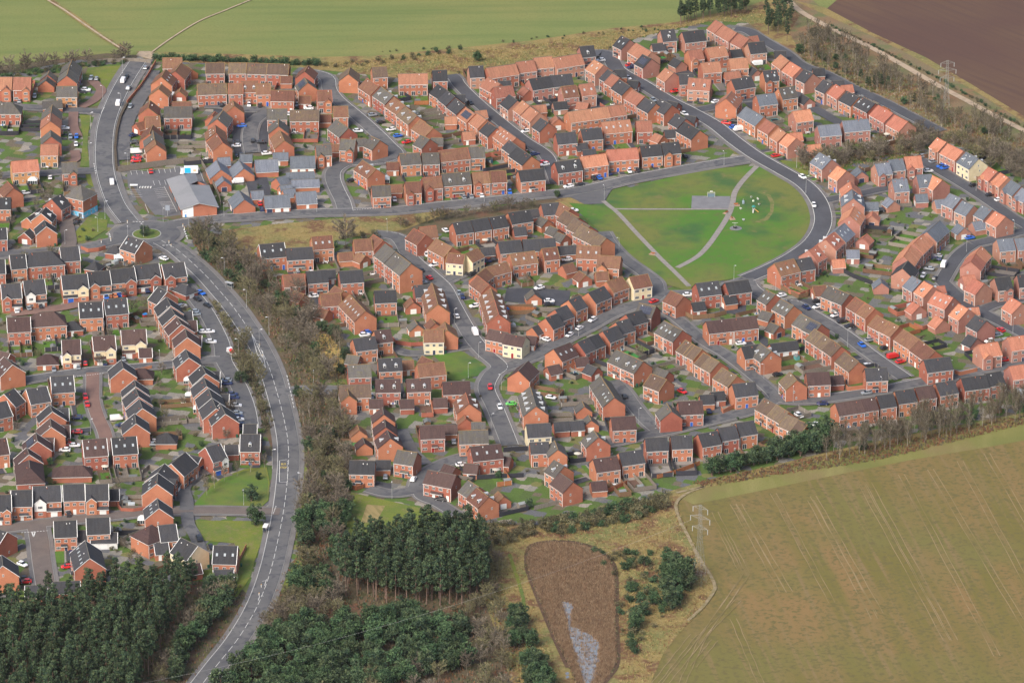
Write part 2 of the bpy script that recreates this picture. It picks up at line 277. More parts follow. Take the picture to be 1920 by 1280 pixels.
sheet('shrub_bed', [pts('243,349 250,350 266,374 286,398 292,405 278,401 260,381'), pts('330,404 412,400 412,412 290,410'), pts('344,400 420,310 380,310 376,316 398,370 410,398')], .13, mat('shrub_bed_soil', (.13, .085, .06), .95, [(.5, (.09, .10, .04), .45, .6, None)]))
# reeds and pond
sheet('reed_bed', [pts('991,1031 1000,1022 1026,1017 1074,1019 1115,1031 1142,1051 1152,1078 1153,1167 1156,1241 1140,1268 1121,1290 1086,1290 1068,1250 1044,1203 1020,1146 1000,1096 988,1060')], .18, M_REEDB)
RIM = smooth([P(x, y) for x, y in pts('1066,1252 1044,1205 1020,1148 1000,1098 988,1060 991,1031 1002,1021 1028,1016 1074,1017 1116,1029 1143,1050 1154,1078 1155,1167 1157,1241 1141,1270 1122,1292')], 5) if 'smooth' in globals() else []
rw_ = random.Random(8); wp_ = [P(x, y) for x, y in pts('1050,1129 1068,1129 1077,1138 1071,1152 1072,1176 1088,1180 1106,1190 1124,1203 1122,1233 1116,1262 1108,1290 1096,1290 1090,1268 1080,1233 1068,1197 1063,1167 1058,1145')]
b = MB(); wq_ = []
for i in range(len(wp_)):
    for j in range(6): q = wp_[i].lerp(wp_[(i+1) % len(wp_)], j/6); wq_.append((q.x+rw_.uniform(-.7, .7), q.y+rw_.uniform(-1.3, 1.3), .24))
b.face(wq_, M_WATER)
for i in range(26):
    q = P(rw_.uniform(1055, 1125), rw_.uniform(1120, 1275)); r_ = rw_.uniform(.3, 1.3); b.face([(q.x+r_*cos(k)*rw_.uniform(.5, 1.2), q.y+r_*1.6*sin(k)*rw_.uniform(.5, 1.2), .245+i*.002) for k in range(6)], M_WATER)
tag(b.build('water'), kind='structure')
b = MB(); ribbon(b, RIM, 2.0, .29, mat('dark_bank', (.075, .045, .03), .95, [(1, (.11, .07, .045), .45, .65, None)])); tag(b.build('bank'), kind='structure')

# name | width m | pavement m | material key | centre line pixels ; names double as the place phrase in labels
ROADS = [
 ('main road', 'the upper main road', 8.2, 2.2, 'r', '262,112 250,130 236,152 220,182 206,215 198,245 195,285 197,320 206,355 220,388 243,418'),
 ('main_road', 'the lower main road', 7.6, 2.0, 'r', '300,452 322,464 340,477 382,515 412,548 435,575 460,610 484,648 505,692 522,747 533,790 540,830 541,870 537,920 530,970 521,1015 512,1055 500,1095 484,1135 464,1172 440,1208 410,1245 375,1290 330,1350 290,1420'),
 ('street', 'the side road through the tree belt', 6.0, 1.5, 'r', '532,737 560,733 600,731 650,735 672,738'),
 ('street', 'the left arm of the roundabout', 6.6, 1.6, 'r', '256,450 225,452 190,460 150,468 90,474 -60,482'),
 ('street', 'the road north of the green', 6.8, 1.8, 'r', '305,428 340,420 400,412 460,408 520,404 600,400 660,399 744,396 828,387 908,379 968,372 1020,366 1068,362 1120,352 1180,338 1260,323 1340,309 1400,300'),
 ('street', 'the long curving road', 7.0, 1.8, 'n', '1110,103 1132,102 1146,114 1160,134 1202,158 1252,189 1292,209 1340,236 1380,268 1420,296 1466,322 1506,346 1529,370 1541,396 1542,424 1524,455 1488,482 1442,506 1400,524'),
 ('street', 'the long parking street', 6.0, 1.6, 'r', '1400,524 1408,540 1430,556 1470,570 1490,572 1520,589 1560,613 1590,633 1630,664 1664,688 1696,710'),
 ('street', 'the bottom right road', 6.0, 1.6, 'r', '1456,748 1490,752 1536,750 1600,741 1656,733 1716,720 1816,702 1920,682 1990,668'),
 ('street', 'the sunken lane', 5.0, 1.2, 'r', '1240,582 1260,592 1290,616 1320,642 1360,666 1400,696 1440,730 1456,748'),
 ('street', 'the diagonal bottom road', 5.6, 1.4, 'r', '1456,748 1416,768 1350,786 1290,800 1240,812 1190,822 1140,832 1090,838'),
 ('street', 'the short street by the dormers', 5.4, 1.4, 'r', '1150,715 1170,736 1190,764 1214,792 1238,812'),
 ('street', 'the lane beside the lower green', 5.6, 1.4, 'r', '1130,436 1146,462 1172,488 1200,508 1228,530 1238,550 1292,552 1340,545 1400,526'),
 ('street', 'the rising street', 5.8, 1.5, 'r', '1238,550 1220,565 1180,577 1140,594 1100,616 1060,636 1020,660 970,682 935,694'),
 ('street', 'the sloping street', 6.2, 1.7, 'r', '700,440 746,448 770,484 804,514 832,540 848,570 868,606 886,636 910,664 936,688 922,704 912,730 928,766 942,800 956,836'),
 ('street', 'the short street to the cream house', 5.0, 1.4, 'r', '832,530 862,516 892,508'),
 ('street', 'the lane behind the small green', 4.5, 1.0, 'r', '735,655 765,663 800,662 850,655 880,650'),
 ('street', 'the close above the mown patch', 5.6, 1.2, 'r', '690,917 730,926 775,920 786,900 808,882 840,867 874,857 900,856'),
 ('street', 'the spur beside the pines', 5.0, 1.0, 'r', '790,905 790,930 820,944 850,962 862,968'),
 ('street', 'the lane of three storey houses', 4.6, 0, 'r', '752,806 764,830 776,850 800,872'),
 ('street', 'the straight street', 5.8, 1.5, 'n', '845,142 854,150 862,162 888,188 928,222 958,246 984,266 1010,282 1026,296 1034,316 1044,346'),
 ('street', 'the bending street', 6.2, 1.6, 'r', '554,134 594,140 614,150 618,170 634,190 668,218 704,250 728,274 742,290 720,302 684,306 650,308 628,320 624,336 632,358 642,378 648,398'),
 ('street', 'the parking court square', 6, 1.0, 'r', '384,199 418,200 454,206 496,210 474,232 468,262 472,288'),
 ('street', 'the lane beside the upper main road', 6.0, 0, 'r', '288,134 274,168 256,198 240,228 231,268 231,302'),
 ('street', 'the upper left side street', 5.6, 1.2, 'r', '-60,198 36,202 90,205 140,208 196,212'),
 ('street', 'the side street by the blue wall', 5.2, 1.2, 'r', '-60,334 0,330 96,325 190,320'),
 ('street', 'the perimeter lane', 5.8, 1.3, 'n', '1378,56 1402,60 1432,78 1472,101 1502,124 1546,140 1596,166 1656,193 1706,219 1762,248'),
 ('street', 'the inner right hand street', 5.4, 1.2, 'n', '1300,210 1335,203 1365,194 1400,188 1440,186'),
 ('street', 'the walled back lane', 5.4, 0, 'n', '1450,178 1492,178 1506,192 1566,228 1580,234'),
 ('street', 'the far eastern lane', 5.6, 1.4, 'n', '1720,300 1740,310 1766,324 1816,354 1856,380 1896,408 1930,430 1900,440 1856,453 1824,460'),
 ('street', 'the eastern side street', 5.6, 1.4, 'n', '1824,460 1800,478 1780,505 1766,530'),
 ('street', 'the zigzag street', 5.6, 1.4, 'n', '1766,530 1808,566 1846,590 1901,618 1980,660'),
 ('street', 'the far right branch', 5.0, 1.2, 'n', '1840,584 1862,574 1886,568 1930,560'),
 ('street', 'the eastern bend exit', 5.0, 1.2, 'n', '1540,380 1565,374 1600,368 1664,354'),
 ('street', 'the middle left road', 5.6, 1.4, 'r', '-60,734 0,724 50,714 140,700 200,694 280,688 330,683 380,677 412,676'),
 ('street', 'the right lane below the main road', 6.0, 1.4, 'r', '345,535 368,562 388,590 404,620 416,648 420,678 436,706 452,735 464,770 470,805'),
 ('street', 'the brick cul-de-sac', 5.0, 1.2, 'b', '174,700 174,718 174,750 182,780 196,812 204,850'),
 ('street', 'the upper brick drive', 5.6, 0, 'b', '20,590 60,586 120,578 170,566 220,552 290,545'),
 ('street', 'the corner brick drive', 6.0, 0, 'g', '120,395 124,420 130,450 128,465'),
 ('street', 'the corner brick yard', 6.5, 0, 'g', '124,412 148,400 170,388'),
 ('street', 'the pink brick drive', 4.5, 0, 'b', '172,152 180,160 190,172 176,190 152,203'),
 ('street', 'the upper pink drive', 4.2, 0, 'b', '138,212 138,238 146,258'),
 ('street', 'the lower pink drive', 4.2, 0, 'b', '140,284 142,300 130,305'),
 ('street', 'the brick junction road', 6.0, 1.4, 'g', '-60,1000 30,990 100,980 200,970 280,961 340,959 400,958 484,960 525,961'),
 ('street', 'the curved bottom drive', 5.0, 0, 'r', '350,958 350,940 345,916 368,894 398,882 416,872'),
 ('street', 'the drive beside the cream house', 4.6, 0, 'r', '350,962 354,985 366,1006 376,1032 382,1050'),
 ('street', 'the brick road at the bottom left', 6.6, 1.6, 'g', '68,985 74,1016 78,1050 82,1076 88,1112'),
]
RP = []   # (phrase, width, smoothed world points)
MK = {'r': M_ROAD, 'n': mat('recent_asphalt', (.064, .066, .074), .9, [(.06, (.080, .083, .095), .42, .62, None), (.9, (.055, .057, .068), .5, .75, None)]), 'b': M_BLOCK, 'g': M_BLOCKG}
for i, (nm, ph, wd, pv, k, s) in enumerate(ROADS):
    ps = smooth([P(x, y) for x, y in pts(s)], 5); RP.append((ph, wd, ps))
    if pv:
        b = MB(); ribbon(b, ps, wd+2*pv, .30+i*.0012, M_PAVE); tag(b.build('pavement'), kind='structure')
        b = MB(); ribbon(b, ps, wd+.34, .40+i*.0012, M_KERB); tag(b.build('kerb'), kind='structure')
    b = MB(); ribbon(b, ps, wd, .50+i*.0012, MK[k]); tag(b.build('road'), kind='structure')
# roundabout
RC = P(275, 441)
def disc(name, c, r, z, m, n=48, sx=1, kind='structure', h=0):
    b = MB(); q = [(c.x+r*sx*cos(2*pi*i/n), c.y+r*sin(2*pi*i/n), z) for i in range(n)]
    b.face(q, m)
    if h:
        for i in range(n): a, e = q[i], q[(i+1) % n]; b.face([(a[0], a[1], z-h), (e[0], e[1], z-h), e, a], m)
    o = b.build(name); tag(o, kind=kind); return o
disc('pavement', RC, 15.6, .385, M_PAVE); disc('road', RC, 13.6, .56, M_ROAD); disc('kerb', RC, 5.9, .64, M_KERB, h=.1); disc('grass', RC, 5.5, .70, M_VERGE)
# markings: built as one sheet per kind
b = MB()
def dashes(ps, off, on, gap, wd, z, m=M_LINE, start=0, stop=1e9):
    acc = 0; last = ps[0]
    for i in range(len(ps)-1):
        a, e = ps[i], ps[i+1]; d = e-a; L = d.length
        if L < 1e-6: continue
        d = d/L; nn = Vector((-d.y, d.x, 0)); t = 0
        while t < L:
            ph = (acc+t) % (on+gap)
            if ph < on:
                t2 = min(L, t+on-ph)
                if start < acc+t < stop:
                    p, q = a+d*t+nn*off, a+d*t2+nn*off
                    b.face([(p.x-nn.x*wd/2, p.y-nn.y*wd/2, z), (q.x-nn.x*wd/2, q.y-nn.y*wd/2, z), (q.x+nn.x*wd/2, q.y+nn.y*wd/2, z), (p.x+nn.x*wd/2, p.y+nn.y*wd/2, z)], m)
            else: t2 = min(L, t+on+gap-ph)
            t = t2+1e-5
        acc += L
dashes(RP[1][2], 0, 4.2, 1.9, .17, .60)
dashes(RP[1][2], -4.0, 1e9, 0, .14, .585)
dashes(RP[0][2], 3.6, 1e9, 0, .15, .60); dashes(RP[0][2], -3.6, 1e9, 0, .15, .60)
dashes(RP[5][2], 3.55, 1e9, 0, .22, .60, start=25); dashes(RP[5][2], -3.5, 1e9, 0, .15, .60, start=95)
for k in (4, 6, 7, 13, 19, 20, 33, 34): dashes(RP[k][2], RP[k][1]/2+.05, 1e9, 0, .16, .60, start=6)
def seg(a, c, wd=.14, z=.62, m=M_LINE):
    p, q = P(*a), P(*c); d = (q-p).normalized(); nn = Vector((-d.y, d.x, 0))*wd/2
    b.face([(p.x-nn.x, p.y-nn.y, z), (q.x-nn.x, q.y-nn.y, z), (q.x+nn.x, q.y+nn.y, z), (p.x+nn.x, p.y+nn.y, z)], m)
def dseg(a, c, n, wd=.3, z=.63):
    for i in range(n):
        t0, t1 = i/n, (i+.6)/n; seg((a[0]+(c[0]-a[0])*t0, a[1]+(c[1]-a[1])*t0), (a[0]+(c[0]-a[0])*t1, a[1]+(c[1]-a[1])*t1), wd, z)
dseg((190, 214), (196, 203), 5); dseg((176, 309), (180, 330), 5); dseg((664, 396), (722, 392), 12); dseg((140, 709), (196, 702), 12)
dseg((40, 1001), (92, 997), 9); dseg((512, 966), (518, 950), 6); dseg((538, 706), (552, 770), 9, .25); dseg((1228, 805), (1260, 800), 6)
seg((60, 1000), (63, 1009), .4); seg((60, 1000), (66, 999), .4); seg((66, 999), (63, 1009), .4)
dseg((249, 418), (272, 419), 4, .5); dseg((345, 432), (352, 452), 5, .5); dseg((322, 462), (302, 463), 3, .5); dseg((205, 440), (208, 452), 4, .5)
# hatching of the refuge on the lower main road
for a, c in (((472, 628), (482, 665)), ((472, 628), (492, 672)), ((482, 665), (498, 692)), ((492, 660), (498, 692)), ((476, 640), (486, 643)), ((479, 652), (490, 655)), ((486, 668), (494, 671)), ((492, 1092), (500, 1090)), ((496, 1100), (500, 1088)), ((487, 1120), (484, 1128)), ((490, 1118), (494, 1120))): seg(a, c, .2)
# bus stop bay
for a, c in (((524, 866), (538, 864)), ((524, 866), (524, 906)), ((524, 906), (539, 906))): seg(a, c, .2)
dseg((539, 866), (539, 906), 12, .15)
# car park bays
for i in range(8): seg((245+i*10.5, 323.2-i*.6), (247+i*10.5, 330.5-i*.6))
seg((245, 323), (318, 318)); seg((327, 316), (371, 313.5)); seg((371, 313.5), (383, 344))
for i in range(5): seg((327+i*10.8, 316-i*.6), (329+i*10.8, 325-i*.6))
for i in range(4): seg((287+i*10.8, 341.5-i*.4), (290+i*10.8, 350-i*.4))
for i in range(6): seg((288+i*1.5, 356.5+i*3.3), (309+i*1.5, 354.5+i*3.3))
for i in range(6): seg((299+i*1.5, 382+i*2.6), (321+i*1.5, 381+i*2.6))
for i in range(5): seg((242+i*1.3, 359+i*3.3), (262+i*1.3, 358+i*3.3))
seg((272, 385), (279, 402)); seg((308, 352), (332, 400))
for i in range(5): seg((262+i*5, 352.5), (262+i*5+2.6, 352.5), .9)
tag(b.build('road_markings'), kind='structure')
# lettering on the bus bay: the word painted across the lane
def text3d(s, size, m, name, parent=None):
    cu = bpy.data.curves.new(name, 'FONT'); cu.body = s; cu.size = size; cu.align_x = 'CENTER'; cu.align_y = 'CENTER'; cu.extrude = .01
    o = bpy.data.objects.new(name, cu); COL.objects.link(o)
    dg = bpy.context.evaluated_depsgraph_get(); me = bpy.data.meshes.new_from_object(o.evaluated_get(dg)); bpy.data.objects.remove(o)
    me.materials.clear(); me.materials.append(m); return put(name, me, parent)
for s, y in (('BUS', 869.5), ('STOP', 876)):
    t = text3d(s, 1.0, mat('yellow_paint', (.62, .48, .12), .8), 'road_markings'); t.location = P(531.5, y, .63); t.scale = (1.0, 2.3, 1); tag(t, kind='structure')
# park and field paths, tracks
for k, (wd, s, m) in enumerate(((2.0, '1131,378 1143,388 1160,402 1195,440 1240,487 1262,508 1292,538', M_PATH), (1.4, '1150,393 1200,393.5 1300,393.5 1366,393.5', M_PATH), (2.3, '1419,313 1404,328 1388,346 1377,364 1373,385 1364,408 1345,438 1325,465 1305,484 1270,503', M_PATH),
      (.8, '284,100 320,74 372,42 420,22 478,-2 520,-20', M_TRACK), (1.0, '60,-20 90,2 120,20 160,48 195,72 234,97', M_TRACK), (3.2, '1468,-30 1478,0 1500,22 1536,43 1590,70 1636,92 1690,122 1756,160 1816,192 1876,224 1940,256', M_TRACK), (1.2, '1268,925 1320,913 1290,925 1268,944 1274,975 1290,1006 1310,1046 1332,1080 1340,1098 1338,1110 1318,1138 1290,1164', mat('earth_path', (.25, .20, .125), .95, [(.5, (.18, .15, .07), .45, .6, None)])),
      (3.2, '60,-30 84,-6 112,14 150,40 186,66 236,96', M_ROUGH), (1.2, '955,1040 965,1070 975,1100 982,1130 984,1150', M_VERGE))):
    b = MB(); ribbon(b, smooth([P(x, y) for x, y in pts(s)], 6), wd, .34+k*.004+(.08 if m is M_TRACK and wd < 1.2 else 0), m); tag(b.build('path'), kind='structure')
# tramlines across the south field
ZT = [.14]
b = MB()
for a, c in (((1385, 945), (1480, 1110)), ((1375, 945), (1468, 1110)), ((1525, 930), (1650, 1150)), ((1520, 938), (1640, 1160)), ((1628, 905), (1790, 1200)), ((1616, 910), (1775, 1200)), ((1745, 880), (1990, 1290)), ((1350, 990), (1395, 1080)), ((1340, 960), (1400, 1075)), ((1400, 1075), (1320, 1190)), ((1395, 1085), (1290, 1230)), ((1320, 1190), (1270, 1300)), ((1375, 1160), (1430, 1290)), ((1850, 850), (2050, 1190)), ((1690, 890), (1870, 1230)), ((1450, 925), (1560, 1130)), ((1800, 865), (2000, 1230)), ((1395, 1085), (1400, 1075)), ((1240, 1290), (1330, 1180)), ((1330, 1180), (1385, 1125)), ((1225, 1285), (1300, 1190)), ((1300, 1250), (1340, 1200))):
    p0, p1 = P(*a), P(*c); n = 14
    for off in (-1.1, 1.1):
        nn = Vector((-(p1-p0).y, (p1-p0).x, 0)).normalized(); q = [p0+(p1-p0)*(i/n)+nn*(off+.12*sin(i*1.7+a[0])) for i in range(n+1)]
        ZT[0] += .002; ribbon(b, q, .24, ZT[0], mat('bare_tramline', (.26, .195, .105), .95, [(.05, (.17, .135, .055), .45, .6, None)]))
tag(b.build('field_tramlines'), kind='structure')
